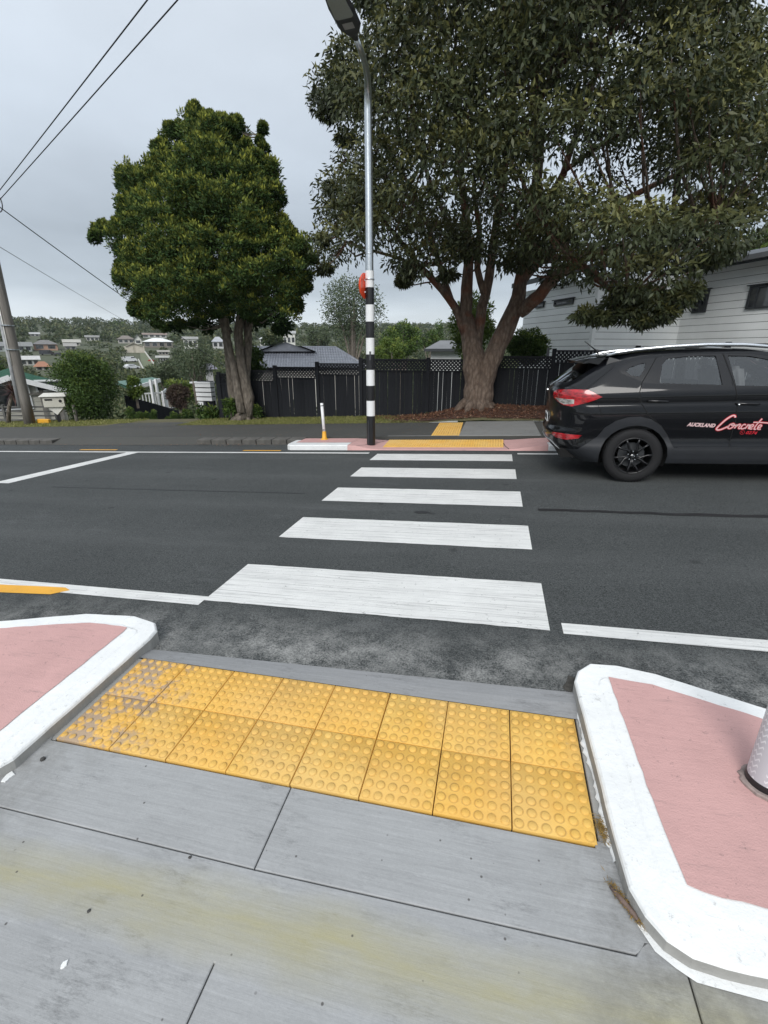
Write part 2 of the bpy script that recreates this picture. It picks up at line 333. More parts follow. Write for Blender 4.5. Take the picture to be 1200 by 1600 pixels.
def glass(name, tint, op=0.35, rough=0.02):
    m, n, l, b = newmat(name)
    b.inputs['Base Color'].default_value = (0.01, 0.012, 0.014, 1); b.inputs['Roughness'].default_value = rough
    tr = n.new('ShaderNodeBsdfTransparent'); tr.inputs[0].default_value = rgba(tint)
    ms = n.new('ShaderNodeMixShader'); fr = n.new('ShaderNodeFresnel'); fr.inputs[0].default_value = 1.5
    f = mathn(n, l, 'ADD', fr.outputs[0], op); gl_ = n.new('ShaderNodeBsdfGlossy'); gl_.inputs['Color'].default_value = (0.9, 0.93, 0.94, 1); gl_.inputs['Roughness'].default_value = rough
    l.new(f, ms.inputs[0]); l.new(tr.outputs[0], ms.inputs[1]); l.new(gl_.outputs[0], ms.inputs[2])
    l.new(ms.outputs[0], n['Material Output'].inputs[0]); return m
MAT['glass'] = glass('window_glass', (0.92, 0.95, 0.94), 0.07)
MAT['darkglass'] = glass('privacy_glass', (0.25, 0.26, 0.26), 0.06)
def hglass():
    m, n, l, b = newmat('house_glass'); b.inputs['Base Color'].default_value = (0.03, 0.035, 0.04, 1); b.inputs['Roughness'].default_value = 0.04
    b.inputs['Specular IOR Level'].default_value = 0.8
    o = n.new('ShaderNodeTexCoord').outputs['Object']
    l.new(mixc(n, l, maprange(n, l, tex_noise(n, l, o, 2, 2), 0.45, 0.55), (0.02, 0.024, 0.028), (0.07, 0.075, 0.075)), b.inputs['Base Color'])
    return m
MAT['hglass'] = hglass()

# ------------------------------------------------------------------ mesh helpers
def tag(o, label=None, cat=None, group=None, kind=None):
    if label: o['label'] = label
    if cat: o['category'] = cat
    if group: o['group'] = group
    if kind: o['kind'] = kind
    return o
def empty(name, loc, label, cat, group=None, rot=(0, 0, 0)):
    o = bpy.data.objects.new(name, None); COL.objects.link(o); o.location = loc; o.rotation_euler = rot; o.empty_display_size = 0.2
    return tag(o, label, cat, group)
class MB:
    def __init__(s): s.v = []; s.f = []; s.mi = []; s.cur = 0
    def add(s, vs, fs):
        k = len(s.v); s.v += [tuple(v) for v in vs]; s.f += [tuple(i + k for i in f) for f in fs]; s.mi += [s.cur] * len(fs); return s
    def box(s, c, d, rot=None):
        vs = [Vector((x * d[0] / 2, y * d[1] / 2, z * d[2] / 2)) for x in (-1, 1) for y in (-1, 1) for z in (-1, 1)]
        if rot is not None: vs = [rot @ v for v in vs]
        vs = [v + Vector(c) for v in vs]
        return s.add(vs, [(0, 1, 3, 2), (4, 6, 7, 5), (0, 4, 5, 1), (2, 3, 7, 6), (0, 2, 6, 4), (1, 5, 7, 3)])
    def quad(s, *p): return s.add(p, [tuple(range(len(p)))])
    def bar(s, a, b, wd, ht, up=(0, 0, 1)):
        a = Vector(a); b = Vector(b); d = (b - a); ln = d.length; d.normalize(); u = Vector(up); sd = d.cross(u)
        if sd.length < 1e-4: sd = d.cross(Vector((1, 0, 0)))
        sd.normalize(); u = sd.cross(d).normalized()
        m = Matrix((d, sd, u)).transposed()
        return s.box((a + b) / 2, (ln, wd, ht), m)
    def tube(s, pts, rad, seg=10, caps=True, wob=0.0):
        pts = [Vector(p) for p in pts]; n = len(pts)
        if not hasattr(rad, '__len__'): rad = [rad] * n
        k = len(s.v); prev = None
        for i, p in enumerate(pts):
            t = (pts[min(i + 1, n - 1)] - pts[max(i - 1, 0)]).normalized()
            if prev is None:
                a = t.cross(Vector((0, 1, 0))) if abs(t.y) < 0.9 else t.cross(Vector((1, 0, 0)))
            else: a = prev - t * prev.dot(t)
            a.normalize(); prev = a; b = t.cross(a)
            for j in range(seg):
                an = 2 * pi * j / seg; r = rad[i] * (1 + wob * (random.random() - 0.5) * 2)
                s.v.append(tuple(p + (a * cos(an) + b * sin(an)) * r))
        for i in range(n - 1):
            for j in range(seg):
                q = (k + i * seg + j, k + i * seg + (j + 1) % seg, k + (i + 1) * seg + (j + 1) % seg, k + (i + 1) * seg + j)
                s.f.append(q); s.mi.append(s.cur)
        if caps:
            s.f.append(tuple(k + j for j in range(seg))[::-1]); s.mi.append(s.cur)
            s.f.append(tuple(k + (n - 1) * seg + j for j in range(seg))); s.mi.append(s.cur)
        return s
    def lathe(s, prof, c=(0, 0, 0), axis='z', seg=24, close=False):
        k = len(s.v); n = len(prof)
        for r, h in prof:
            for j in range(seg):
                a = 2 * pi * j / seg
                p = (r * cos(a), r * sin(a), h) if axis == 'z' else ((r * cos(a), h, r * sin(a)) if axis == 'y' else (h, r * cos(a), r * sin(a)))
                s.v.append((p[0] + c[0], p[1] + c[1], p[2] + c[2]))
        m = n if close else n - 1
        for i in range(m):
            for j in range(seg):
                i2 = (i + 1) % n
                s.f.append((k + i * seg + j, k + i * seg + (j + 1) % seg, k + i2 * seg + (j + 1) % seg, k + i2 * seg + j)); s.mi.append(s.cur)
        return s
    def prism(s, poly, top, bot, edge=0.0, topmat=None, sidemat=None):
        """poly CCW; top/bot: function (x,y)->z"""
        n = len(poly); sm = s.cur if sidemat is None else sidemat; tm = s.cur if topmat is None else topmat
        k = len(s.v)
        s.v += [(x, y, bot(x, y)) for x, y in poly]
        s.v += [(x, y, top(x, y) - edge) for x, y in poly]
        for i in range(n):
            j = (i + 1) % n; s.f.append((k + i, k + j, k + n + j, k + n + i)); s.mi.append(sm)
        if edge > 0:
            ins = inset(poly, edge); s.v += [(x, y, top(x, y)) for x, y in ins]
            for i in range(n):
                j = (i + 1) % n; s.f.append((k + n + i, k + n + j, k + 2 * n + j, k + 2 * n + i)); s.mi.append(tm)
            s.f.append(tuple(k + 2 * n + i for i in range(n))); s.mi.append(tm)
        else:
            s.f.append(tuple(k + n + i for i in range(n))); s.mi.append(tm)
        return s
    def build(s, name, mats, parent=None, smooth=False, loc=None, angle=None):
        me = bpy.data.meshes.new(name); me.from_pydata(s.v, [], s.f)
        if not isinstance(mats, (list, tuple)): mats = [mats]
        for m in mats: me.materials.append(MAT[m] if isinstance(m, str) else m)
        if len(mats) > 1: me.polygons.foreach_set('material_index', s.mi)
        if smooth: me.polygons.foreach_set('use_smooth', [True] * len(me.polygons))
        me.update()
        if angle: 
            me.polygons.foreach_set('use_smooth', [True] * len(me.polygons)); me.set_sharp_from_angle(angle=R(angle))
        o = bpy.data.objects.new(name, me); COL.objects.link(o)
        if parent is not None: o.parent = parent
        if loc is not None: o.location = loc
        return o
def inset(poly, d):
    n = len(poly); res = []
    for i in range(n):
        p0, p1, p2 = Vector(poly[i - 1]), Vector(poly[i]), Vector(poly[(i + 1) % n])
        a = (p1 - p0).normalized(); b = (p2 - p1).normalized()
        na = Vector((-a.y, a.x)); nb = Vector((-b.y, b.x)); m = (na + nb)
        if m.length < 1e-6: m = na
        m.normalize(); k = d / max(0.35, m.dot(na)); q = p1 + m * k; res.append((q.x, q.y))
    return res
def rect(x0, y0, x1, y1): return [(x0, y0), (x1, y0), (x1, y1), (x0, y1)]
def sheet(name, poly, zf, off, mat, parent=None):
    m = MB(); m.add([(x, y, zf(x, y) + off) for x, y in poly], [tuple(range(len(poly)))]); return m.build(name, mat, parent)
def grid_sheet(name, x0, y0, x1, y1, nx, ny, zf, mat, parent=None, smooth=True):
    m = MB(); vs = [(x0 + (x1 - x0) * i / nx, y0 + (y1 - y0) * j / ny) for j in range(ny + 1) for i in range(nx + 1)]
    m.add([(x, y, zf(x, y)) for x, y in vs], [(j * (nx + 1) + i, j * (nx + 1) + i + 1, (j + 1) * (nx + 1) + i + 1, (j + 1) * (nx + 1) + i) for j in range(ny) for i in range(nx)])
    return m.build(name, mat, parent, smooth=smooth)
def dup(o, parent=None):
    c = o.copy(); COL.objects.link(c)
    if parent is not None: c.parent = parent
    return c
def copy_tree(root):
    r = dup(root)
    for ch in list(root.children):
        c = dup(ch, r)
        for g in list(ch.children): dup(g, c)
    return r

def leaf_obj(name, P, A, B, mat, parent=None, r=None, t=None, extra=None):
    """P base, A length vector, B half width vector (arrays n x 3): one four-cornered leaf each"""
    n = len(P); V = np.empty((n, 4, 3), np.float32)
    V[:, 0] = P; V[:, 1] = P + A * 0.45 + B; V[:, 2] = P + A; V[:, 3] = P + A * 0.45 - B
    me = bpy.data.meshes.new(name); me.vertices.add(4 * n); me.vertices.foreach_set('co', V.ravel())
    me.loops.add(4 * n); me.loops.foreach_set('vertex_index', np.arange(4 * n, dtype=np.int32))
    me.polygons.add(n); me.polygons.foreach_set('loop_start', np.arange(0, 4 * n, 4, dtype=np.int32))
    try: me.polygons.foreach_set('loop_total', np.full(n, 4, np.int32))
    except Exception: pass
    me.update(calc_edges=True)
    for nm, arr in (('r', r), ('t', t)):
        a = me.attributes.new(nm, 'FLOAT', 'FACE')
        a.data.foreach_set('value', np.asarray(arr if arr is not None else RNG.random(n), np.float32))
    me.materials.append(MAT[mat] if isinstance(mat, str) else mat)
    o = bpy.data.objects.new(name, me); COL.objects.link(o)
    if parent is not None: o.parent = parent
    return o
def unit(a): return a / np.maximum(np.linalg.norm(a, axis=1, keepdims=True), 1e-6)
def puff(c, rad, n, ln, wd, droop=0.3, out=0.8, shell=0.55, up=0.15, flat=(1, 1, 1), young_toplit=None):
    """leaves round clump centres c (k x 3), radii rad (k), n leaves each"""
    c = np.asarray(c, float); rad = np.asarray(rad, float); k = len(c)
    idx = np.repeat(np.arange(k), n); m = len(idx)
    d = unit(RNG.normal(size=(m, 3)) + np.array([0, 0, up]))
    rr = rad[idx] * (shell + (1.08 - shell) * RNG.random(m) ** 0.7)
    P = c[idx] + d * rr[:, None] * np.asarray(flat)
    A = unit(d * out + RNG.normal(size=(m, 3)) * 0.55 + np.array([0, 0, -droop])) * (ln * (0.6 + 0.7 * RNG.random(m)))[:, None]
    B = unit(np.cross(A, RNG.normal(size=(m, 3)))) * (wd * 0.5 * (0.7 + 0.6 * RNG.random(m)))[:, None]
    cl = RNG.random(k)[idx]
    r = np.clip(0.55 * RNG.random(m) + 0.45 * cl, 0, 1)
    if young_toplit is None: t = np.clip((d[:, 2] - 0.35) * 1.3, 0, 1) * (RNG.random(m) < 0.55) * (0.25 + 0.75 * RNG.random(k)[idx])
    else: t = np.clip((d[:, 2] - young_toplit) * 1.1 * rr / rad[idx], 0, 1) * (0.35 + 0.65 * RNG.random(k)[idx]) * (0.55 + 0.45 * RNG.random(m))  # clump tops brightened, undersides left dark: clump shading painted over new growth colour
    return P, A, B, r, t

# ================================================================== GROUND
def terr_profile(r):
    pts = [(0, -0.9), (14, -1.1), (18, -1.9), (25, -3.6), (40, -5.8), (60, -6.2), (90, -5.0), (130, -2.2), (180, 1.6), (250, 7.6), (330, 13.5), (420, 19.5), (520, 24), (700, 26), (1500, 24)]
    for (a, za), (b, zb) in zip(pts, pts[1:]):
        if r <= b: return za + (zb - za) * (r - a) / (b - a)
    return pts[-1][1]
def terrain(x, y):
    r = math.hypot(x, y); az = math.degrees(math.atan2(x, y))
    k = sstep(-5, 8, az); q = sstep(150, 110, abs(az + 20)) # east of the valley the ground stays up
    hill = terr_profile(r)
    flat = -1.0 + 0.0442 * max(-60, min(x, 60)) * 0.6 - 0.012 * min(r, 200) * 0.3
    z = hill * (1 - k) + flat * k if abs(az) < 120 else -1.0 + 0.0442 * max(-60, min(60, x))
    b = sstep(15, 19, r)
    near = -0.95 + 0.0442 * x
    return near * (1 - b) + z * b
m = MB(); rings = [0.5, 6, 12, 15, 17, 19, 22, 26, 32, 40, 50, 62, 78, 96, 118, 145, 175, 210, 250, 300, 360, 430, 520, 650, 850, 1200, 1800]; SG = 120
m.v.append((0, 0, terrain(0, 0.01)))
for r in rings:
    for j in range(SG):
        a = 2 * pi * j / SG; m.v.append((r * sin(a), r * cos(a), terrain(r * sin(a), r * cos(a))))
for j in range(SG): m.f.append((0, 1 + (j + 1) % SG, 1 + j)); m.mi.append(0)
for i in range(len(rings) - 1):
    for j in range(SG):
        m.f.append((1 + i * SG + j, 1 + i * SG + (j + 1) % SG, 1 + (i + 1) * SG + (j + 1) % SG, 1 + (i + 1) * SG + j)); m.mi.append(0)
MAT['ground'] = M('hillside_ground', (0.055, 0.07, 0.035), 0.9, 0.3, 0.08, col2=(0.085, 0.09, 0.05))
ground = m.build('ground', 'ground', smooth=True); tag(ground, kind='structure')
def hit_t(px, py, r0=14, r1=900):
    d = ray(px, py); h = math.hypot(d.x, d.y); r = r0
    while r < r1:
        p = Vector((0, 0, CAMZ)) + d * (r / h)
        if p.z < terrain(p.x, p.y): return p, r
        r *= 1.01
    return p, r

# road: one sheet, its near edge cut round the ramp
rp = [(-60, 1.3), (-2.3, 1.3), (-2.3, 1.6), (-2.12, 2.086), (0.56, 2.086), (0.7, 1.6), (0.7, 1.3), (60, 1.3), (60, 9.62), (-60, 9.62)]
rp = [(-60, 1.3), (-3.4, 1.3), (-3.4, 1.3), (-2.3, 1.3), (-2.06, 2.030), (0.55, 2.089), (0.66, 2.16), (0.90, 2.14), (1.32, 2.0), (2.2, 1.71), (3.5, 1.47), (8, 1.41), (60, 1.40), (60, 9.62), (-60, 9.62)]
del rp[2]
road = sheet('road', rp, rz, 0.0, 'road'); tag(road, kind='structure')
def paint(name, poly, mat='line', off=0.004, label=None):
    o = sheet(name, poly, rz, off, mat, road)
    if label: o['label'] = label
    return o
for y0, y1 in ((2.66, 3.314), (3.972, 4.602), (5.255, 5.90), (6.55, 7.17), (7.77, 8.345)):
    n = 40; top = []; bot = []
    m = MB(); n = 24; x0, x1 = (-2.0 - 0.018 * (y0 - 2.66), 0.435 - 0.018 * (y0 - 2.66))
    xs = [x0 + (x1 - x0) * i / n for i in range(n + 1)]
    lo = [(x, y0 + random.uniform(-.004, .004)) for x in xs]; hi = [(x, y1 + random.uniform(-.004, .004)) for x in xs]
    o = sheet('crossing_bar', lo + hi[::-1], rz, 0.004, 'line', road)
paint('edge_line', rect(-40, 2.585, -2.0, 2.715), label='white edge line left of the crossing')
paint('edge_line', rect(0.512, 2.635, 40, 2.76), label='white edge line right of the crossing')
paint('edge_line', rect(-60, 8.36, -2.27, 8.46)); paint('edge_line', rect(0.44, 8.36, 40, 8.46))
paint('limit_line', [(-7.95, 5.70), (-7.62, 5.70), (-7.38, 8.355), (-7.68, 8.355)], label='slanting white limit line before the crossing')
paint('centre_line', rect(-40, 5.62, -7.96, 5.75))
paint('no_stopping_line', [(-5.5, 2.36), (-3.29, 2.545), (-3.19, 2.63), (-3.27, 2.665), (-3.45, 2.655) , (-5.5, 2.50)], 'yline', 0.0045)
paint('no_stopping_line', rect(-5.05, 8.60, -4.2, 8.68), 'yline'); paint('no_stopping_line', rect(-9.2, 8.62, -8.2, 8.70), 'yline')
MAT['tar'] = M('tar_seam', (0.018, 0.018, 0.019), 0.5, 0.2)
sm = [(0.55 + i * 0.16, 5.12 + random.uniform(-.012, .012) + .015 * sin(i * .5)) for i in range(60)]
paint('tar_seam', sm + [(x, y + 0.09 + random.uniform(-.018, .018)) for x, y in sm[::-1]], 'tar', 0.003)
MAT['tar2'] = M('faint_tar_seam', (0.030, 0.032, 0.034), 0.7, 0.2)
sm = [(-6.6 + i * 0.42, 5.55 + random.uniform(-.012, .012)) for i in range(11)]
paint('tar_seam', sm + [(x, y + 0.022 + random.uniform(0, .02)) for x, y in sm[::-1]], 'tar2', 0.003)
# small round patch of tar between the bars
paint('tar_spot', [(-0.72 + .09 * cos(a), 4.93 + .05 * sin(a)) for a in [2 * pi * i / 12 for i in range(12)]], 'tar', 0.003)

# near footpath: dark bed, then single slabs, the apron strip and the tactile tiles
bed = sheet('footpath', [(-12, -4), (12, -4), (12, 1.45), (0.53, 1.45), (0.53, 1.99), (-2.0, 1.99), (-2.0, 1.45), (-12, 1.45)], tz, -0.020, 'darkbed'); tag(bed, kind='structure')
def slab(poly, mat='slab', name='concrete_slab', top=0.0, edge=0.003):
    m = MB(); m.prism(poly, lambda x, y: tz(x, y) + top, lambda x, y: tz(x, y) - 0.019, edge); return m.build(name, mat, bed)
g = 0.0025
slab([(-12, 1.0 + g), (-0.707 - g, 1.0 + g), (-0.709 - g, 1.322), (-1.94, 1.322), (-2.0, 1.44), (-12, 1.44)])
slab([(-0.707 + g, 1.0 + g), (0.53, 1.02 + g), (0.62, 1.09), (0.53, 1.35), (0.47, 1.35), (0.47, 1.322), (-0.709 + g, 1.322)])
slab([(-12, -4), (-0.69 - g, -4), (-0.698 - g, 0.735), (-0.698 + g, 0.735), (-0.69 + g, -4), (0.69 - g, -4), (0.662 - g, 1.06), (0.56, 1.06), (0.53, 1.02 - g), (-0.707, 1.0 - g), (-12, 1.0 - g)])
slab([(0.69 + g, -4), (12, -4), (12, 1.40), (0.72, 1.40), (0.662 + g, 1.06)])
def apz(x, y, d=0.0):
    k = sstep(1.936, 2.04, y); return (tz(x, y) - .002) * (1 - k) + (rz(x, y) + .003) * k + d
m = MB(); ax = [-2.02 + i * .127 for i in range(21)]; ay = (0.0, .5, 1.0)
vs = [(x, 1.934 * (1 - v_) + (2.035 + .055 * (x + 2.02) / 2.54) * v_) for v_ in ay for x in ax]
m.add([(x, y, apz(x, y)) for x, y in vs], [(j * 21 + i, j * 21 + i + 1, (j + 1) * 21 + i + 1, (j + 1) * 21 + i) for j in range(2) for i in range(20)])
m.build('apron_strip', 'apron', bed)
slab([(0.487, 1.35), (0.525, 1.35), (0.525, 1.98), (0.487, 1.98)], 'kerbgrey', 'apron_edge', -0.006)
slab([(-1.99, 1.33), (-1.925, 1.33), (-1.925, 1.93), (-1.99, 1.93)], 'kerbgrey', 'apron_edge', -0.006)

def tile_mesh():
    m = MB(); h = 0.1476; z0, z1 = -0.02, 0.004
    def flat(x, y): return z1
    m.prism([(-h, -h), (h, -h), (h, h), (-h, h)], flat, lambda x, y: z0, 0.002)
    for i in range(6):
        for j in range(6):
            cx, cy = (i - 2.5) * 0.05, (j - 2.5) * 0.05
            m.lathe([(0.0175, z1 - 0.0005), (0.0155, z1 + 0.0035), (0.0125, z1 + 0.0055)], (cx, cy, 0), 'z', 14)
            k = len(m.v) - 14; m.f.append(tuple(range(k, k + 14))); m.mi.append(0)
    return m
t0 = tile_mesh().build('tactile_tile', 'tact', bed, angle=50)
nx_, ny_ = 0.0261, 0.0395
k = 0
for j in range(2):
    for i in range(8):
        o = t0 if k == 0 else dup(t0, bed); k += 1
        x = -1.92 + 0.15 + i * 0.3; y = 1.33 + 0.15 + (1 - j) * 0.3
        x += random.uniform(-.0007, .0007); y += random.uniform(-.0007, .0007)
        o.location = (x, y, tz(x, y) + random.uniform(-.001, .0005)); o.rotation_euler = (math.atan(ny_), -math.atan(nx_), random.choice((0, 0)) + random.uniform(-.002, .002))

# kerb islands: grey concrete sides, white painted rim, pink painted middle
def smooth_poly(pts, it=2):
    for _ in range(it):
        q = []
        for i in range(len(pts)):
            a, b = pts[i], pts[(i + 1) % len(pts)]
            if math.hypot(a[0] - b[0], a[1] - b[1]) < 0.6: q += [(a[0] * .75 + b[0] * .25, a[1] * .75 + b[1] * .25), (a[0] * .25 + b[0] * .75, a[1] * .25 + b[1] * .75)]
            else:
                d = 0.12 / math.hypot(a[0] - b[0], a[1] - b[1]); q += [(a[0] + (b[0] - a[0]) * d, a[1] + (b[1] - a[1]) * d), (b[0] + (a[0] - b[0]) * d, b[1] + (a[1] - b[1]) * d)]
        pts = q
    return pts
def dense(pts, step):
    q = []
    for i in range(len(pts)):
        a, b = pts[i], pts[(i + 1) % len(pts)]; n = max(1, int(math.hypot(a[0] - b[0], a[1] - b[1]) / step))
        q += [(a[0] + (b[0] - a[0]) * j / n, a[1] + (b[1] - a[1]) * j / n) for j in range(n)]
    return q
def island(name, outer, pink, h, sidemat='kerbgrey'):
    hf = h if callable(h) else (lambda x, y: h)
    outer = dense(outer, 0.06); rr = random.Random(3)
    m = MB(); n = len(outer)
    rings_ = [(0.0, -0.12), (0.0, -0.016), (0.004, -0.006), (0.011, 0.0)]
    top = lambda x, y: tz(x, y) + hf(x, y)
    for q, (ins, dz) in enumerate(rings_):
        pl = inset(outer, ins) if ins else outer
        for x, y in pl:
            jx, jy = (rr.uniform(-.0012, .0012), rr.uniform(-.0012, .0012)) if q else (0, 0)
            m.v.append((x + jx, y + jy, (top(x, y) if q else tz(x, y)) + dz))
    for q in range(3):
        for i in range(n):
            j = (i + 1) % n; m.f.append((q * n + i, q * n + j, (q + 1) * n + j, (q + 1) * n + i)); m.mi.append(0 if q == 0 else 1)
    m.f.append(tuple(3 * n + i for i in range(n))); m.mi.append(1)
    o = m.build(name, [sidemat, 'kwhite']); tag(o, kind='structure')
    ins_ = inset(outer, 0.105); m = MB(); nn = len(ins_)
    m.v = [(x, y, top(x, y) - .0005) for x, y in ins_] + [(x, y, top(x, y) + .0035 + rr.uniform(0, .0008)) for x, y in inset(outer, 0.116)]
    m.f = [(i, (i + 1) % nn, nn + (i + 1) % nn, nn + i) for i in range(nn)] + [tuple(nn + i for i in range(nn))]; m.mi = [0] * len(m.f); m.build('painted_margin', 'kwhite', o)
    pk = dense(pink, 0.05); pk = [(x + rr.uniform(-.003, .003), y + rr.uniform(-.003, .003)) for x, y in pk]
    m = MB(); m.add([(x, y, top(x, y) + 0.0075) for x, y in pk], [tuple(range(len(pk)))])
    m.build('pink_surface', 'pink', o)
    return o
Lout = [(-1.952, 1.16), (-1.952, 2.04), (-1.965, 2.12), (-2.03, 2.19), (-2.22, 2.235), (-2.57, 2.20), (-3.08, 2.02), (-3.8, 1.78), (-5.0, 1.55), (-8, 1.46), (-8, 1.02), (-2.15, 1.02), (-2.0, 1.06)]
Lpk = [(-2.155, 1.24), (-2.155, 2.06), (-2.165, 2.10), (-2.45, 2.10), (-3.0, 1.935), (-3.8, 1.68), (-5.0, 1.45), (-8, 1.36), (-8, 1.16), (-2.3, 1.17)]
island('kerb_island', Lout, Lpk, 0.062)
Rout = [(0.490, 2.10), (0.515, 2.175), (0.585, 2.245), (0.72, 2.255), (0.894, 2.223), (1.32, 2.07), (2.2, 1.78), (3.5, 1.52), (8, 1.46), (8, 1.015), (0.87, 1.012), (0.75, 1.010), (0.67, 1.018), (0.61, 1.045), (0.565, 1.098), (0.535, 1.17), (0.522, 1.32), (0.512, 1.65)][::-1]
Rpk = [(0.655, 2.14), (0.85, 2.125), (1.26, 1.99), (2.15, 1.69), (3.5, 1.42), (8, 1.36), (8, 1.185), (0.92, 1.185), (0.75, 1.19), (0.712, 1.205), (0.697, 1.32), (0.682, 1.55)][::-1]
risl = island('kerb_island', Rout, Rpk, lambda x, y: 0.062 + 0.026 * (y - 1.0))
# ragged paint that ran down onto the concrete at the foot of the right kerb
m = MB(); rr = random.Random(5); ys = [1.28 + 0.0125 * i for i in range(66)]
wv = []; cur = 0.012
for y in ys:
    cur = max(0.003, min(0.024, cur + rr.uniform(-.006, .006))); f = 1.0 if 1.38 < y < 2.08 else 0.25
    wv.append(cur * f * (0.72 + 0.28 * sin(y * 120)))
base = [0.4905 + 0.0 + (0.512 - 0.490) * (2.1 - y) / 0.45 if y > 1.65 else 0.512 + (0.522 - 0.512) * (1.65 - y) / 0.33 for y in ys]
vs = [(b + 0.002, y, tz(b, y) + 0.012) for b, y in zip(base, ys)] + [(b - wq * 0.7, y, tz(b, y) + 0.0075) for b, y, wq in zip(base, ys, wv)] + [(b - wq, y, tz(b, y) - 0.003) for b, y, wq in zip(base, ys, wv)]
n = len(ys); m.add(vs, [(q * n + i, q * n + i + 1, (q + 1) * n + i + 1, (q + 1) * n + i) for q in range(2) for i in range(n - 1)])
m.build('paint_drips', 'kwhite', risl, smooth=True)

# paint smears on the slab along the rounded corner, and dirt in the corner by the asphalt
m = MB(); crv = [(0.552, 1.10), (0.588, 1.048), (0.635, 1.016), (0.69, 0.996), (0.76, 0.988), (0.87, 0.990), (1.0, 0.997)]
inn = [(x + 0.02 if x < .6 else x, y + 0.03) for x, y in crv]
cr2 = [(x - 0.012 * rr.random(), y - 0.010 * rr.random()) for x, y in crv]
m.add([(x, y, tz(x, y) + 0.0035) for x, y in cr2] + [(x, y, tz(x, y) + 0.0035) for x, y in inn], [(i, i + 1, 7 + i + 1, 7 + i) for i in range(6)])
m.build('paint_smear', 'kwhite', risl)
for px, py, s_ in ((952, 1318, .022), (12, 1215, .03), (101, 1508, .012)):
    p = at_z(px, py, -0.05); p = at_z(px, py, tz(p.x, p.y)); p = at_z(px, py, tz(p.x, p.y))
    m = MB(); q = [(p.x + s_ * cos(a) * rr.uniform(.4, .8), p.y + s_ * 1.1 * sin(a) * rr.uniform(.6, 1.1)) for a in [2 * pi * i / 9 for i in range(9)]]
    m.prism(q, lambda x, y: tz(x, y) + 0.005, lambda x, y: tz(x, y) - .001, 0.001); m.build('paint_fleck', 'kwhite', bed)
m = MB(); q = [(0.455, 2.097), (0.48, 2.09), (0.492, 2.10), (0.505, 2.16), (0.52, 2.21), (0.485, 2.225), (0.47, 2.17), (0.445, 2.125)]
m.add([(x, y, rz(x, y) + 0.004) for x, y in q], [tuple(range(8))]); MAT['dirt'] = M('gutter_dirt', (0.10, 0.095, 0.085), 0.95, 0.7, 30, 0.012, 90, col2=(0.03, 0.027, 0.022))
m.build('gutter_dirt', 'dirt', road)

# far side: kerb build-outs in white and pink, flush pink ramp with tactile strip
def far_block(name, X0, X1, left):
    s = 1 if left else -1
    m = MB(); top = lambda x, y: rz(x, y) + 0.10
    if left: pl = [(X0 + .12, 8.72), (X1, 8.72), (X1, 9.56), (X0 + .02, 9.56), (X0 - 0.02, 9.3), (X0, 8.9), (X0 + .04, 8.78)]
    else: pl = [(X0, 8.72), (X1, 8.72), (X1, 9.56), (X0, 9.56)]
    m.prism(pl, top, lambda x, y: rz(x, y) - 0.05, 0.014); o = m.build(name, 'kwhite'); tag(o, kind='structure')
    pk = [(X0 + .12, 9.03), (X1, 9.03), (X1, 9.558), (X0 + .12, 9.558)] if left else [(X0, 9.03), (X1, 9.03), (X1, 9.558), (X0, 9.558)]
    sheet('pink_surface', pk, rz, 0.104, 'pink', o)
    return o
far_block('kerb_island', -4.15, -2.80, True); far_block('kerb_island', 0.98, 9.0, False)
m = MB()   # the pink ramp: flush with the road in front, falling in from both build-outs
def ramp_z(x, y):
    k = 0.012 + 0.05 * sstep(8.75, 9.55, y)
    a = sstep(-2.18, -2.80, x) if x < -1 else sstep(0.22, 0.98, x)
    return rz(x, y) + k * (1 - a) + 0.10 * a
xs = [-2.8, -2.65, -2.5, -2.35, -2.18, -1.0, 0.22, 0.4, 0.6, 0.8, 0.98]; ys = [8.70, 8.74, 9.0, 9.3, 9.558]
vs = []
for j, y in enumerate(ys):
    for x in xs:
        yy = y
        vs.append((x, yy, ramp_z(x, yy) if j else rz(x, yy) - 0.03))
m.add(vs, [(j * len(xs) + i, j * len(xs) + i + 1, (j + 1) * len(xs) + i + 1, (j + 1) * len(xs) + i) for j in range(len(ys) - 1) for i in range(len(xs) - 1)])
framp = m.build('crossing_ramp', 'pink'); tag(framp, kind='structure')
def small_tile():
    m = MB(); h = .147; m.prism([(-h, -h), (h, -h), (h, h), (-h, h)], lambda x, y: 0.006, lambda x, y: -0.02, 0.002)
    for i in range(6):
        for j in range(6):
            cx, cy = (i - 2.5) * .05, (j - 2.5) * .05; m.lathe([(.017, .006), (.011, .0115)], (cx, cy, 0), 'z', 6)
            k = len(m.v) - 6; m.f.append(tuple(range(k, k + 6))); m.mi.append(0)
    return m
st0 = small_tile().build('tactile_tile', 'tact2', framp)
k = 0
for j in range(2):
    for i in range(8):
        o = st0 if k == 0 else dup(st0, framp); k += 1
        x = -2.13 + .15 + i * 0.291; y = 8.94 + .15 + j * .29
        o.location = (x, y, ramp_z(x, y) + .003); o.rotation_euler = (math.atan(.055 if j == 0 else .05), -math.atan(.0442), 0)
# cracks / saw cuts in the pink ramp
for a, b in (((-2.15, 9.53), (-2.62, 8.76)), ((0.14, 9.54), (0.30, 8.76))):
    m = MB(); a = Vector(a); b = Vector(b); n = 8; p_ = []; q_ = []
    for i in range(n + 1):
        c = a.lerp(b, i / n); c.x += random.uniform(-.01, .01); p_.append((c.x - .008, c.y, ramp_z(c.x, c.y) + .006)); q_.append((c.x + .008, c.y, ramp_z(c.x, c.y) + .006))
    m.add(p_ + q_, [(i, i + 1, n + 2 + i, n + 1 + i) for i in range(n)]); m.build('saw_cut', 'darkbed', framp)

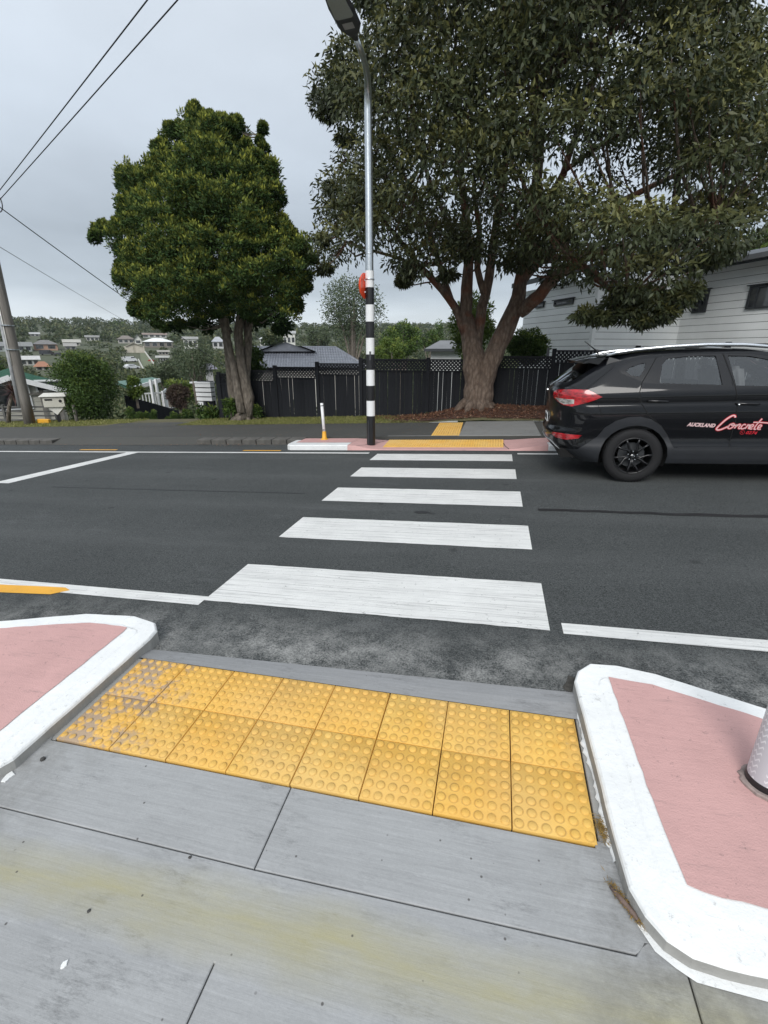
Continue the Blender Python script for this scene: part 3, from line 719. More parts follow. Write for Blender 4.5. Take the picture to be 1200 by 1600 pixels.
# far footpath with old channel, kerb stones, concrete pad, tactile tiles
m = MB(); nx = 80; xs = [-40 + 80 * i / nx for i in range(nx + 1)]; ys = [9.67, 10.3, 11.0, 11.95]
m.add([(x, y, fz(x, 9.7) - fz(x, 9.7) + 0.12 + rz(x, y)) for y in ys for x in xs], [(j * (nx + 1) + i, j * (nx + 1) + i + 1, (j + 1) * (nx + 1) + i + 1, (j + 1) * (nx + 1) + i) for j in range(3) for i in range(nx)])
m.add([(x, 9.67, rz(x, 9.67) - .05) for x in xs] + [(x, 9.67, rz(x, 9.67) + .12) for x in xs], [(i, i + 1, nx + 2 + i, nx + 1 + i) for i in range(nx)])
fpath = m.build('far_footpath', 'fpath'); tag(fpath, kind='structure')
MAT['channel'] = M('wet_dark_channel', (0.035, 0.033, 0.03), 0.8, 0.4, 8, 0.004, 40)
sheet('drain_channel', rect(-4.15, 9.56, 9, 9.67), rz, 0.035, 'channel', fpath)
MAT['kerbstone'] = M('old_kerb_stone', (0.11, 0.105, 0.095), 0.85, 0.4, 5, 0.01, 40)
kx = -30.0
kn = 0
while kx < -4.25:
    ln = 0.37 + random.uniform(-.02, .03) if kx > -14 else 0.9
    if not (-10.9 < kx < -6.9):
        h = 0.115; m = MB(); x0, x1 = kx + .012, kx + ln - .012; y0, y1 = 9.36, 9.66
        cx = (x0 + x1) / 2
        m.prism(rect(x0 - cx, -.15, x1 - cx, .15), lambda x, y: 0.122 - 0.012 * sstep(.0, -.15, y), lambda x, y: -.06, 0.010)
        o = m.build('kerb_stone', 'kerbstone', fpath); o.location = (cx, 9.51, rz(cx, 9.51)); o.rotation_euler = (0, -math.atan(.0442), random.uniform(-.01, .01))
    kx += ln
for x0, x1 in ((-11.25, -6.45),):
    m = MB(); m.add([(x0, 9.30, rz(x0, 9.3) + .004), (x1, 9.30, rz(x1, 9.3) + .004), (x1, 9.68, rz(x1, 9.68) + .125), (x0, 9.68, rz(x0, 9.68) + .125)], [(0, 1, 2, 3)]); m.build('driveway_lip', 'fpath', fpath)
pad = MB().prism(rect(-0.70, 9.70, 0.93, 12.06), lambda x, y: rz(x, y) + .132, lambda x, y: rz(x, y) + .05, .01).build('concrete_pad', 'pad', fpath)
sheet('concrete_strip', rect(-2.2, 9.68, -0.72, 9.76), rz, .126, 'pad', fpath)
for j in range(7):
    for i in range(2):
        o = dup(st0, fpath); x = -1.28 + .15 + i * .292 - 0.01 * j; y = 9.74 + .15 + j * .296; o.location = (x, y, rz(x, y) + .123); o.rotation_euler = (-.014, -math.atan(.0442), 0)

# verge: grass, bark mulch mound, driveway
verge = grid_sheet('verge', -40, 11.95, 14, 13.62, 200, 12, lambda x, y: fz(x, y) - 0.004 + 0.012 * math.sin(x * 7 + y * 5) * math.sin(y * 9), M('verge_soil', (0.15, 0.125, 0.07), 0.95, 0.3, 5, 0.02, 30, col2=(0.10, 0.105, 0.045)))
tag(verge, kind='structure')
def scatter_grass(name, x0, x1, y0, y1, n, ln, zf, dens=None, parent=None, mat='grass'):
    P = np.empty((n, 3)); P[:, 0] = RNG.uniform(x0, x1, n); P[:, 1] = RNG.uniform(y0, y1, n)
    if dens is not None: P = P[RNG.random(n) < np.array([dens(x, y) for x, y in P[:, :2]])]
    P[:, 2] = [zf(x, y) - .004 for x, y in P[:, :2]]; n = len(P)
    A = unit(RNG.normal(size=(n, 3)) * np.array([1, 1, .2]) + np.array([0, 0, 1.0])) * (ln * RNG.uniform(.5, 1.3, n))[:, None]
    B = unit(np.cross(A, RNG.normal(size=(n, 3)))) * (ln * .11)
    return leaf_obj(name, P, A, B, mat, parent, None, (RNG.random(n) < .35) * RNG.random(n))
def gdens(x, y):
    if x > -3.0: return sstep(-1.6, -3.2, x) * (1 if y < 12.3 else .3)
    return 1.0
o = scatter_grass('verge_grass', -9.05, -1.2, 11.9, 13.55, 26000, .05, fz, gdens); tag(o, 'short yellowing grass on the verge in front of the black fence', 'grass', kind='stuff')
def gdens2(x, y): return 1.0 if (y - 11.9) > 0.45 * max(0, (x + 12.7)) else 0
o = scatter_grass('verge_grass', -26, -11.3, 11.9, 13.6, 30000, .06, fz, gdens2); tag(o, 'mown green grass below the leaning wooden power pole', 'grass', kind='stuff')
dw = grid_sheet('driveway', -11.6, 11.7, -9.0, 19.5, 6, 16, lambda x, y: (fz(x, min(y, 12.6)) + .003 if y < 12.9 else fz(x, 12.6) - 0.30 * (y - 12.9)) , 'fpath'); tag(dw, kind='structure')
# mulch
n = 26000; P = np.empty((n, 3)); P[:, 0] = RNG.uniform(-3.6, 9, n); P[:, 1] = RNG.uniform(12.0, 13.7, n)
ed = 12.62 - .55 * np.clip((P[:, 0] + 3.0) / 2.2, 0, 1) + RNG.normal(0, .06, n)
P = P[(P[:, 1] > ed)]; P = P[~((P[:, 0] < -2.6) & (RNG.random(len(P)) < .6))]; n = len(P)
P[:, 2] = [fz(x, y) + .005 for x, y in P[:, :2]]; P[:, 2] += RNG.random(n) * .03
A = unit(RNG.normal(size=(n, 3)) * np.array([1, 1, .35])) * RNG.uniform(.03, .085, n)[:, None]; B = unit(np.cross(A, RNG.normal(size=(n, 3)) * .3 + np.array([0, 0, 1]))) * RNG.uniform(.006, .018, n)[:, None]
mulch = leaf_obj('bark_mulch', P, A, B, 'mulchleaf', None, RNG.random(n), (RNG.random(n) < .13) * RNG.random(n)); tag(mulch, 'reddish brown leaf and bark mulch heaped round the big tree', 'mulch', kind='stuff')
msoil = grid_sheet('mulch_bed', -2.7, 12.1, 9, 13.7, 60, 8, lambda x, y: fz(x, y) + 0.004 + .01 * random.random(), M('mulch_soil', (0.085, 0.042, 0.028), 0.95, 0.4, 30, 0.02, 60)); tag(msoil, kind='structure')
# dry leaves blown onto the path, the channel and the kerb
n = 900; P = np.empty((n, 3)); P[:, 0] = RNG.uniform(-10.5, 3, n); P[:, 1] = np.where(RNG.random(n) < .5, RNG.normal(9.3, .12, n), RNG.uniform(9.8, 12, n))
P[:, 2] = np.where(P[:, 1] > 9.67, rz(P[:, 0], P[:, 1]) + .136, rz(P[:, 0], P[:, 1]) + np.where(P[:, 0] > -4.2, .108, .02))
P = P[(P[:, 0] < -4.2) | (P[:, 1] > 9.7) | (RNG.random(n) < .1)]; n = len(P)
A = unit(RNG.normal(size=(n, 3)) * np.array([1, 1, .1])) * RNG.uniform(.02, .06, n)[:, None]; B = unit(np.cross(A, np.array([[0, 0, 1.0]]))) * .009
o = leaf_obj('fallen_leaves', P, A, B, 'mulchleaf', None, RNG.random(n), RNG.random(n) * .5); tag(o, 'dry brown leaves scattered on the far footpath and gutter', 'leaves', kind='stuff')

# near litter
def litter(px, py, n, sx, sy, ang, label, ln=.035):
    p = at_z(px, py, -.05)
    for _ in range(3): p = at_z(px, py, tz(p.x, p.y))
    P = np.empty((n, 3)); u_ = RNG.normal(0, 1, n) * sx; v_ = RNG.normal(0, 1, n) * sy
    P[:, 0] = p.x + u_ * cos(ang) - v_ * sin(ang); P[:, 1] = p.y + u_ * sin(ang) + v_ * cos(ang)
    P[:, 2] = tz(P[:, 0], P[:, 1]) + .002 + RNG.random(n) * .014
    A = unit(RNG.normal(size=(n, 3)) * np.array([1, 1, .3])) * RNG.uniform(.5, 1.2, n)[:, None] * ln; B = unit(np.cross(A, RNG.normal(size=(n, 3)))) * .0011
    o = leaf_obj('plant_litter', P - A / 2, A, B, 'needle', None, RNG.random(n), RNG.random(n)); tag(o, label, 'litter', kind='stuff'); return p
litter(941, 1299, 260, .010, .024, .2, 'small tuft of dry brown needles at the corner of the yellow tiles', .028)
p = litter(975, 1412, 330, .006, .034, .55, 'dry needle debris beside the rounded white kerb', .026)
m = MB(); m.tube([p + Vector((-.034, .040, .006)), p + Vector((-.008, .004, .010)), p + Vector((.022, -.034, .010)), p + Vector((.034, -.052, .006))], [.005, .009, .008, .003], 8)
tw = m.build('bark_twig', M('twig_bark', (0.17, 0.12, 0.10), .8, .4, 40), smooth=True); tag(tw, 'short curled strip of bark lying by the rounded white kerb', 'twig')
MAT['pebble'] = M('pebble', (0.05, 0.048, 0.045), .7)
for i, (px, py, s_, lb) in enumerate(((67, 1187, .012, 'dark pebble on the concrete left of the yellow tiles'), (297, 1340, .006, 'tiny dark stone just above the long saw cut'), (139, 1424, .006, 'tiny dark stone on the yellow stain, left part'))):
    p = at_z(px, py, -.1)
    for _ in range(3): p = at_z(px, py, tz(p.x, p.y))
    bm = bmesh.new(); bmesh.ops.create_icosphere(bm, subdivisions=2, radius=s_)
    for v in bm.verts: v.co *= random.uniform(.8, 1.15); v.co.z *= .6
    me = bpy.data.meshes.new('pebble'); bm.to_mesh(me); bm.free(); me.materials.append(MAT['pebble']); o = bpy.data.objects.new('pebble', me); COL.objects.link(o); o.location = p + Vector((0, 0, s_ * .4)); tag(o, lb, 'pebble')

# ================================================================== STREET FURNITURE
px_, py_ = -2.405, 9.07; zb = ramp_z(px_, py_)
pole = empty('street_lamp', (px_, py_, zb), 'tall galvanised lamp post with black and white bands on the far pink kerb', 'street lamp')
def zat(y): return at(579, y, py_).z - zb
m = MB(); tip = at(557, 62, 8.05) - pole.location
zs = zat(172)
pts = [(0, 0, 0), (0, 0, zat(430)), (0, 0, zs * .8), (0, 0, zs)]; rad = [.083, .072, .066, .062]
p0 = Vector((0, 0, zs)); p3 = tip; p1 = p0 + Vector((0, 0, .38)); p2 = p3 - Vector((-.05, -.55, .12))
for i in range(1, 11):
    t = i / 10; q = p0 * (1 - t) ** 3 + p1 * 3 * t * (1 - t) ** 2 + p2 * 3 * t * t * (1 - t) + p3 * t ** 3; pts.append(q); rad.append(.062 - .024 * t)
m.tube(pts, rad, 20); m.build('pole', 'steel', pole, smooth=True)
bands = [423.2, 449.4, 476.2, 502.7, 528, 553.7, 577.7, 602.5, 625.8, 649.6]
zz = [zat(y) for y in bands] + [0.0]
for i in range(len(zz) - 1):
    m = MB(); r0, r1 = [.0855 - .0023 * z for z in (zz[i + 1], zz[i])]
    m.lathe([(r0, zz[i + 1] + .001), (r1, zz[i] - .001)], seg=24); m.build('band', 'white' if i % 2 == 0 else 'black', pole, smooth=True)
m = MB(); m.tube([(0, 0, zz[0] - .15), (0, 0, zz[0] - .13)], .088, 20); m.build('steel_strap', 'steel', pole, smooth=True)
m = MB(); m.tube([(0, 0, zs * .62), (0, 0, zs * .62 + .02)], .072, 20); m.build('steel_strap', 'steel', pole, smooth=True)
m = MB(); m.box((.02, -.088, zat(556)), (.03, .012, .16)); m.build('access_cover', 'darksteel', pole)
m = MB(); m.box((-.03, -.086, .25), (.012, .01, .5)); m.build('cable_strip', 'darksteel', pole)
# lamp head
hd = Vector((-.10, -.95, .15)).normalized(); sd = hd.cross(Vector((0, 0, 1))).normalized(); up = sd.cross(hd)
HM = Matrix((hd, sd, up)).transposed()
m = MB(); prof = [(0, .035, .03), (.08, .045, .04), (.13, .10, .05), (.24, .165, .055), (.55, .17, .05), (.82, .13, .035), (.88, .07, .02)]
ring = []
for x, hw, hh in prof:
    ring.append([tip + HM @ Vector((x, s1 * hw * (1 if abs(s1) < 1 or True else 1), z)) for s1, z in ((-1, 0), (-.8, -hh * .5), (.8, -hh * .5), (1, 0), (.7, hh), (-.7, hh))])
vs = [v for rg in ring for v in rg]; fs = [(i * 6 + j, i * 6 + (j + 1) % 6, (i + 1) * 6 + (j + 1) % 6, (i + 1) * 6 + j) for i in range(len(prof) - 1) for j in range(6)] + [tuple(range(6))[::-1], tuple(len(vs) - 6 + j for j in range(6))]
m.add(vs, fs); head = m.build('lamp_head', 'darksteel', pole)
m = MB(); q = [(.40, -.10), (.43, -.13), (.70, -.115), (.73, -.09), (.73, .09), (.70, .115), (.43, .13), (.40, .10)]
m.add([tip + HM @ Vector((a, b, -.034)) for a, b in q] + [tip + HM @ Vector((a, b, -.022)) for a, b in q], [tuple(range(8))] + [(i, (i + 1) % 8, 8 + (i + 1) % 8, 8 + i) for i in range(8)]); m.build('lens', 'lens', head)
m = MB(); m.add([tip + HM @ Vector(v) for v in ((.23, -.075, -.031), (.33, -.075, -.031), (.33, .075, -.031), (.23, .075, -.031))], [(0, 1, 2, 3)]); m.build('rating_label', M('label_grey', (.35, .35, .34), .5), head)
# the disc
disc = empty('warning_disc', (px_ - .105, py_ - .03, zb + zat(447)), 'round orange red crossing disc strapped to the striped lamp post, seen nearly edge on', 'sign', rot=(0, 0, R(-6)))
m = MB(); m.lathe([(.0001, -.065), (.10, -.058), (.17, -.03), (.205, 0.0), (.215, .012), (.215, .022), (.0001, .022)], axis='x', seg=36); m.build('disc', 'redplastic', disc, angle=35)
for dz_ in (.1, -.1): m = MB(); m.bar((.02, 0, dz_), (.17, .03, dz_), .02, .03); m.build('bracket', 'steel', disc)

# flexible post, far left island
p = at(507, 685, 9.42); po = empty('flexible_post', (p.x, 9.42, rz(p.x, 9.42) + .103), 'slim white plastic post with yellow foot on the far left kerb build-out', 'post')
hh = at(505, 630, 9.42).z - po.location.z
m = MB(); m.tube([(0, 0, .10), (-.03, 0, hh)], .032, 14); m.build('tube', 'white', po, smooth=True)
m = MB(); m.lathe([(.085, 0), (.08, .012), (.05, .03), (.04, .16), (.034, .18)], seg=18); m.build('foot', 'yellowp', po, smooth=True)
m = MB(); m.tube([(-.006, 0, .20), (-.010, 0, .215)], .0345, 14); m.build('dark_band', 'darksteel', po)
m = MB(); m.tube([(-.026, 0, hh - .06), (-.028, 0, hh - .045)], .0345, 14); m.build('dark_band', 'darksteel', po)
m = MB(); m.bar((-.036, -.02, .22), (-.058, -.02, hh - .02), .01, .01); m.build('dark_strip', 'darksteel', po)
# near bollard on the right island
p = at_z(1199, 1224, tz(1.15, 1.64) + .088)
bo = empty('bollard', (p.x - .004, p.y, tz(p.x, p.y) + .0865), 'white reflective round bollard with black foot ring on the near pink island', 'bollard')
def sleeve():
    m_, n, l, b = newmat('prismatic_sleeve'); o = n.new('ShaderNodeTexCoord').outputs['Object']
    wv_ = n.new('ShaderNodeTexWave'); wv_.wave_type = 'BANDS'; wv_.bands_direction = 'Z'; wv_.inputs['Scale'].default_value = 26; wv_.inputs['Distortion'].default_value = 0.0
    s = n.new('ShaderNodeSeparateXYZ'); l.new(o, s.inputs[0])
    an = mathn(n, l, 'ARCTAN2', s.outputs[1], s.outputs[0]); zig = mathn(n, l, 'PINGPONG', mathn(n, l, 'MULTIPLY', an, 5.0), 1.0)
    cz = mathn(n, l, 'ADD', mathn(n, l, 'MULTIPLY', s.outputs[2], 70.0), mathn(n, l, 'MULTIPLY', zig, 1.3)); st = mathn(n, l, 'PINGPONG', cz, 1.0)
    k_ = maprange(n, l, st, .62, .8); on = maprange(n, l, mathn(n, l, 'PINGPONG', mathn(n, l, 'MULTIPLY', an, 1.6), 1.0), .35, .4)
    l.new(mixc(n, l, mathn(n, l, 'MULTIPLY', k_, on), (0.50, 0.50, 0.53), (0.72, 0.72, 0.74)), b.inputs['Base Color']); b.inputs['Roughness'].default_value = .3; return m_
m = MB(); m.lathe([(.067, .012), (.067, .85), (.062, .88), (.0001, .89)], seg=40); m.build('sleeve', sleeve(), bo, angle=40)
m = MB(); m.lathe([(.0685, .004), (.0695, .02), (.0685, .034), (.0675, .036)], seg=40); m.build('foot_ring', 'black', bo, smooth=True)
m = MB(); pl = [(.084 * cos(a) * random.uniform(.95, 1.1), .084 * sin(a) * random.uniform(.95, 1.1)) for a in [2 * pi * i / 30 for i in range(30)]]
m.prism(pl, lambda x, y: .008, lambda x, y: -.01, .004); m.build('grout_ring', M('grout', (.30, .24, .22), .8, .4, 20, .003, 80), bo, smooth=False)

# wooden power pole, far left
P0 = at(46, 659, 12.7); P0.z = fz(P0.x, 12.7) - .05
pp = empty('power_pole', P0, 'weathered wooden power pole standing on the grass at the far left', 'power pole')
topx = .36
m = MB(); m.tube([(topx * t, 0, 9.0 * t) for t in (0, .1, .25, .5, 1)], [.165, .15, .14, .13, .11], 18, wob=.02); m.build('pole', 'polewood', pp, smooth=True)
m = MB(); m.tube([(-.12 + topx * t, -.13, 9 * t) for t in (.07, .2, .38)], [.062, .058, .055], 10); m.build('cable_guard', M('grey_cable_guard', (.30, .31, .315), .6, .3, 6), pp, smooth=True)
m = MB(); m.tube([(-.03 + topx * t, -.155, 9 * t) for t in (.22, .3, .45)], .016, 8); m.build('service_pipe', 'offwhite', pp, smooth=True)
for t in (.27, .35): m = MB(); m.tube([(topx * t - .03, -.02, 9 * t), (topx * t - .028, -.02, 9 * t + .03)], .185, 16); m.build('steel_band', 'steel', pp)
hs = at(-6, 318, 12.5)
m = MB(); a = hs - P0; m.tube([a + Vector((.05 + .16 * cos(t), .0, .22 * sin(t))) for t in [(-1.7 + 3.6 * i / 10) for i in range(11)]], .014, 6); m.lathe([(.03, 0), (.05, .03), (.02, .06), (.05, .09), (.02, .12)], a + Vector((.03, 0, .12)), seg=10); m.box(a + Vector((-.25, 0, .08)), (.7, .1, .1))
m.build('insulator', 'darksteel', pp)
def wire(a, b, r, sag, label, n=24):
    a = Vector(a); b = Vector(b); m = MB(); m.tube([a.lerp(b, i / n) - Vector((0, 0, sag * 4 * (i / n) * (1 - i / n))) for i in range(n + 1)], r, 6, False)
    return tag(m.build('overhead_wire', 'black', smooth=True), label, 'wire')
def ext(a, b, k): a = Vector(a); b = Vector(b); return a + (b - a) * k
wire(at(-12, 312, 12.5), ext(at(-12, 312, 12.5), at_z(228, 0, 7.0), 2.4), .011, .02, 'upper of the two overhead wires running from the wooden pole to the top edge')
wire(at(-3, 315, 12.5), ext(at(-3, 315, 12.5), at_z(275, 0, 7.0), 2.4), .011, .02, 'lower of the two overhead wires running from the wooden pole to the top edge')
wire(at(-8, 318, 12.6), at(360, 578, 21), .015, .10, 'thick black service wire sloping down behind the totara tree')
wire(at(-10, 380, 12.6), at_r(262, 532, 90), .010, .35, 'thin wire sloping down towards the hillside')
wire(at(-3, 420, 12.6), at_r(32, 540, 60), .008, .1, 'thin slack wire beside the wooden power pole')

# ================================================================== BLACK FENCE
FY = 13.62
fence = empty('paling_fence', (0, FY, 0), 'long black paling fence with lattice top stepping up the street behind the trees', 'fence')
tops = [(-8.55, -7.98, .93), (-7.98, -6.62, 1.035), (-6.62, -5.25, 1.14), (-5.25, -3.9, 1.25), (-3.9, -1.93, 1.375), (-1.93, 0.02, 1.375), (0.02, 1.40, 1.46), (1.40, 3.40, 1.61), (3.40, 5.4, 1.68), (5.4, 7.6, 1.76)]
FZ = 1.0 + (FY - 13.5) * -.03
pal = {}
def paling(h):
    h = round(h, 2)
    if h not in pal:
        m = MB(); m.box((0, 0, h / 2), (.118, .018, h)); pal[h] = m.build('paling', 'fence', fence).data; o = [c for c in fence.children if c.data == pal[h]][0]; return o
    o = bpy.data.objects.new('paling', pal[h]); COL.objects.link(o); o.parent = fence; return o
for i, (x0, x1, t) in enumerate(tops):
    t = t * 1.009 - .012
    lat0 = t - .30
    zf0 = fz((x0 + x1) / 2, 13.5) - .05
    m = MB(); m.box((x0, .0, (t + .06 + zf0 - .1) / 2), (.10, .10, t + .06 - zf0 + .1)); m.build('fence_post', 'fence', fence)
    m = MB(); m.box(((x0 + x1) / 2, -.022, t), (x1 - x0 - .1, .05, .045)); m.build('top_rail', 'fence', fence)
    m = MB(); m.box(((x0 + x1) / 2, -.022, lat0), (x1 - x0 - .1, .05, .04)); m.build('middle_rail', 'fence', fence)
    if i < 9:   # two layers of crossing laths, their holes show the light
        m = MB(); w_ = x1 - x0 - .1; h_ = t - lat0 - .04; xa = x0 + .05; za = lat0 + .02; stp = .098
        for s in (1, -1):
            k = -h_
            while k < w_:
                a0, a1 = (k, 0), (k + h_, h_)
                if a0[0] < 0: a0 = (0, -k)
                if a1[0] > w_: a1 = (w_, w_ - k)
                if s < 0: a0, a1 = (w_ - a0[0], a0[1]), (w_ - a1[0], a1[1])
                m.bar((xa + a0[0], -.012 - .006 * s, za + a0[1]), (xa + a1[0], -.012 - .006 * s, za + a1[1]), .011, .044, (0, 1, 0)) if False else m.bar((xa + a0[0], -.012 - .006 * s, za + a0[1]), (xa + a1[0], -.012 - .006 * s, za + a1[1]), .044, .010, (0, 1, 0))
                k += stp
        tag(m.build('lattice', 'fence', fence), kind='stuff')
    x = x0 + .11
    while x < x1 - .05:
        o = paling(lat0 - zf0 - .02 + .06); gap = random.choice((.003, .003, .004, .005, .009, .013)) if x < -.3 else .004
        o.location = (x + random.uniform(-.002, .002), random.uniform(-.004, .004), fz(x, 13.5) - .06); o.rotation_euler = (random.uniform(-.004, .004), random.uniform(-.005, .005), 0)
        o.scale.z = (lat0 + .015 - o.location.z) / round(lat0 - zf0 - .02 + .06, 2)
        x += .118 + gap
# return fence running back downhill from the left end, with a white boarded letterbox wall
rf = empty('side_gate', (-8.55, FY, 0), 'dark board gate and fence running back downhill left of the totara trunk', 'gate')
for i in range(14):
    y = .12 + i * .135; z1 = .78 - i * .045 + (.10 if i < 4 else 0); z0 = -1.6
    m = MB(); m.box((-.02 - i * .045, y, (z0 + z1) / 2), (.02, .128, z1 - z0)); m.build('board', 'fence', rf)
m = MB(); m.box((-.06, .02, -.1), (.1, .1, 2.0)); m.build('gate_post', 'fence', rf)
lb = at(322, 640, 14.6); wb = empty('board_wall', (lb.x, 14.6, 0), 'white weatherboard pillar with a dark opening beside the side gate', 'wall')
sx = (at(334, 620, 14.6).x - at(309, 620, 14.6).x)
za, zb_ = at(320, 600, 14.6).z, at(320, 642, 14.6).z
for i in range(9):
    zz_ = za - .04 - i * (za - zb_) / 6
    if i < 4: m = MB(); m.box((0.06, 0, zz_), (sx * .95, .25, .115)); m.build('board', 'white', wb)
    else: m = MB(); m.box((-.10, 0, zz_), (sx * .34, .25, .115)); m.build('board', 'white', wb)
m = MB(); m.box((-.02, 0, za + .05), (sx * 1.25, .30, .05)); m.build('cap', 'white', wb)
m = MB(); m.box((0.06, .06, za - .8), (sx * .9, .12, 1.8)); m.build('backing', 'fence', wb)

# ================================================================== TREES
def in_poly(x, y, poly):
    c = False; n = len(poly); j = n - 1
    for i in range(n):
        xi, yi = poly[i]; xj, yj = poly[j]
        if (yi > y) != (yj > y) and x < (xj - xi) * (y - yi) / (yj - yi + 1e-9) + xi: c = not c
        j = i
    return c
def edge_dist(x, y, poly):
    b = 1e9
    for i in range(len(poly)):
        x0, y0 = poly[i - 1]; x1, y1 = poly[i]; dx, dy = x1 - x0, y1 - y0
        t = max(0, min(1, ((x - x0) * dx + (y - y0) * dy) / (dx * dx + dy * dy + 1e-9))); b = min(b, math.hypot(x - x0 - t * dx, y - y0 - t * dy))
    return b
# --- left tree
T1 = (-7.55, 13.15)
tr = empty('totara_tree', (T1[0], T1[1], fz(*T1)), 'dense dark green tree with yellowish tips standing on the verge left of the lamp post', 'tree')
O1 = tr.location.copy()
def rel(px, py, Y, O=O1): return at(px, py, Y) - O
m = MB(); st = []
for path, rad in ((((384, 655, 13.1), (388, 620, 13.1), (376, 570, 13.15), (372, 520, 13.2), (380, 470, 13.2), (372, 400, 13.2), (350, 320, 13.2)), (.22, .175, .14, .13, .115, .09, .05)),
                  (((374, 655, 13.3), (362, 610, 13.3), (357, 560, 13.3), (350, 510, 13.3), (335, 470, 13.3), (300, 400, 13.2), (270, 340, 13.1)), (.16, .12, .105, .095, .085, .06, .03)),
                  (((388, 640, 13.3), (384, 590, 13.35), (388, 540, 13.4), (386, 500, 13.5), (400, 440, 13.5), (420, 380, 13.5), (430, 320, 13.4)), (.15, .13, .12, .11, .09, .06, .03)),
                  (((378, 645, 12.9), (368, 590, 12.95), (356, 530, 13.0), (352, 490, 12.9), (352, 430, 12.7), (330, 350, 12.6)), (.14, .10, .09, .08, .06, .03)),
                  (((384, 535, 13.3), (392, 510, 13.3), (398, 495, 13.2), (405, 470, 13.1)), (.06, .05, .04, .02)),
                  (((362, 520, 13.2), (338, 490, 13.1), (318, 470, 13.0), (290, 440, 12.9)), (.05, .045, .035, .02)),
                  (((350, 500, 13.3), (300, 470, 13.4), (240, 430, 13.4)), (.05, .04, .02)),
                  (((380, 480, 13.2), (430, 440, 13.2), (460, 410, 13.1)), (.05, .04, .02)),
                  (((350, 320, 13.2), (330, 250, 13.2), (310, 190, 13.2)), (.05, .035, .015)),
                  (((430, 320, 13.4), (412, 260, 13.4), (410, 215, 13.4)), (.03, .02, .012))):
    q = [rel(*p) for p in path]; fine = []
    rr_ = []
    for i in range(len(q) - 1):
        for t in (0, .5): fine.append(q[i].lerp(q[i + 1], t)); rr_.append(rad[i] * (1 - t) + rad[i + 1] * t)
    fine.append(q[-1]); rr_.append(rad[-1]); m.tube(fine, rr_, 12, wob=.07); st += [(f, r) for f, r in zip(fine, rr_)]
for a in range(7):
    an = a * .95; m.tube([Vector((.03, 0, .22)), Vector((cos(an) * .25, sin(an) * .25, .04)), Vector((cos(an) * .5, sin(an) * .5, -.1))], [.13, .09, .03], 8, wob=.1)
m.build('trunk', 'bark1', tr, smooth=True)
oc = [(570,60),(650,110),(700,130),(800,140),(830,230),(870,290),(935,330),(1020,400),(1010,500),(1040,520),(1010,620),(1080,680),(1160,790),(1150,900),(1110,1010),(1060,1110),(1000,1165),(900,1120),(760,1080),(640,1110),(540,1150),(420,1150),(290,1100),(230,1000),(210,940),(190,850),(230,800),(180,760),(80,720),(75,660),(170,630),(230,600),(190,540),(230,490),(195,390),(280,370),(390,320),(400,250),(450,170),(530,160),(530,90)]
oc = [(x / 3.158 + 120, y / 3.158 + 150) for x, y in oc]
def crown_puffs(poly, K, Yc, depth, rmin, rmax, rs, back=.9, wmul=1.0, sep=.5, front=None, lim=.62):
    out_ = []; xs_ = [p[0] for p in poly]; ys_ = [p[1] for p in poly]; tries = 0
    while len(out_) < K and tries < K * 60:
        tries += 1; x = rs.uniform(min(xs_), max(xs_)); y = rs.uniform(max(min(ys_), -260), max(ys_))
        if not in_poly(x, y, poly): continue
        ed = edge_dist(x, y, poly); k = min(1, ed / (wmul * 110.0)); half = depth * math.sqrt(1 - (1 - k) ** 2)
        u_ = rs.random(); yy = Yc - half * (1 if u_ < .45 else (rs.uniform(-back, 1)))
        if front: yy += front(x, y)
        r_ = rs.uniform(rmin, rmax)
        need = r_ * 52 * lim
        if ed < need: r_ = max(rmin * .42, ed / (52 * lim))
        p = at(x, y, yy)
        if any((p - Vector(c)).length < sep * (r_ + r2) * .5 for c, r2 in out_): continue
        out_.append((tuple(p), r_))
    return out_
rs = random.Random(11)
pf = crown_puffs(oc, 250, 13.2, 2.7, .34, .56, rs, sep=.76, lim=.95)
core = [((c[0] - .12 * (c[0] - O1.x), c[1] + .35, c[2] - .1), r_ * .9) for c, r_ in crown_puffs(oc, 90, 13.5, 1.6, .5, .6, rs, sep=.7, lim=1.5)]
# upright leader tufts
for x, y in ((300, 170), (306, 174), (293, 200), (330, 182), (346, 196), (373, 190), (368, 196), (263, 200), (244, 232), (411, 200), (410, 205), (406, 222), (412, 235), (402, 245), (300, 176), (303, 190), (335, 190), (372, 200), (366, 215), (270, 205), (405, 262)): pf.append((tuple(at(x, y, 13.2)), .09 if y < 225 else .13))
cs = np.array([c for c, r in pf]) - np.array(O1); rad_ = np.array([r for c, r in pf])
cc = np.array([0, 0, 3.6]); sub, sr = [], []
for c, r_ in zip(cs, rad_ * .9):       # plumes: small tufts thrown outwards and upwards from every clump
    o_ = (c - cc) * np.array([1, 1, .6]); o_ /= np.linalg.norm(o_) + 1e-6
    for k_ in range(7):
        d = o_ + RNG.normal(0, .55, 3) + np.array([0, 0, .35]); d /= np.linalg.norm(d)
        sub.append(c + d * r_ * .8); sr.append(r_ * RNG.uniform(.28, .42)); sub.append(c + d * r_ * 1.12); sr.append(r_ * RNG.uniform(.16, .28))
Pa = puff(cs, rad_ * .9, 420, .10, .034, droop=-.3, out=.8, shell=.5, up=.35, flat=(1.05, 1.05, .68), young_toplit=.15)  # upper leaves yellowed: new growth and painted light on each clump
Pc = puff(np.array([c for c, r_ in core]) - np.array(O1), np.array([r_ for c, r_ in core]), 240, .14, .05, shell=.2); Pc[3][:] *= .3; Pc[4][:] = 0  # core leaves darkened: inner crown shade put into their colour
Pb = puff(np.array(sub), np.array(sr), 44, .085, .030, droop=-.6, out=.9, shell=.1, up=.3, young_toplit=.0)
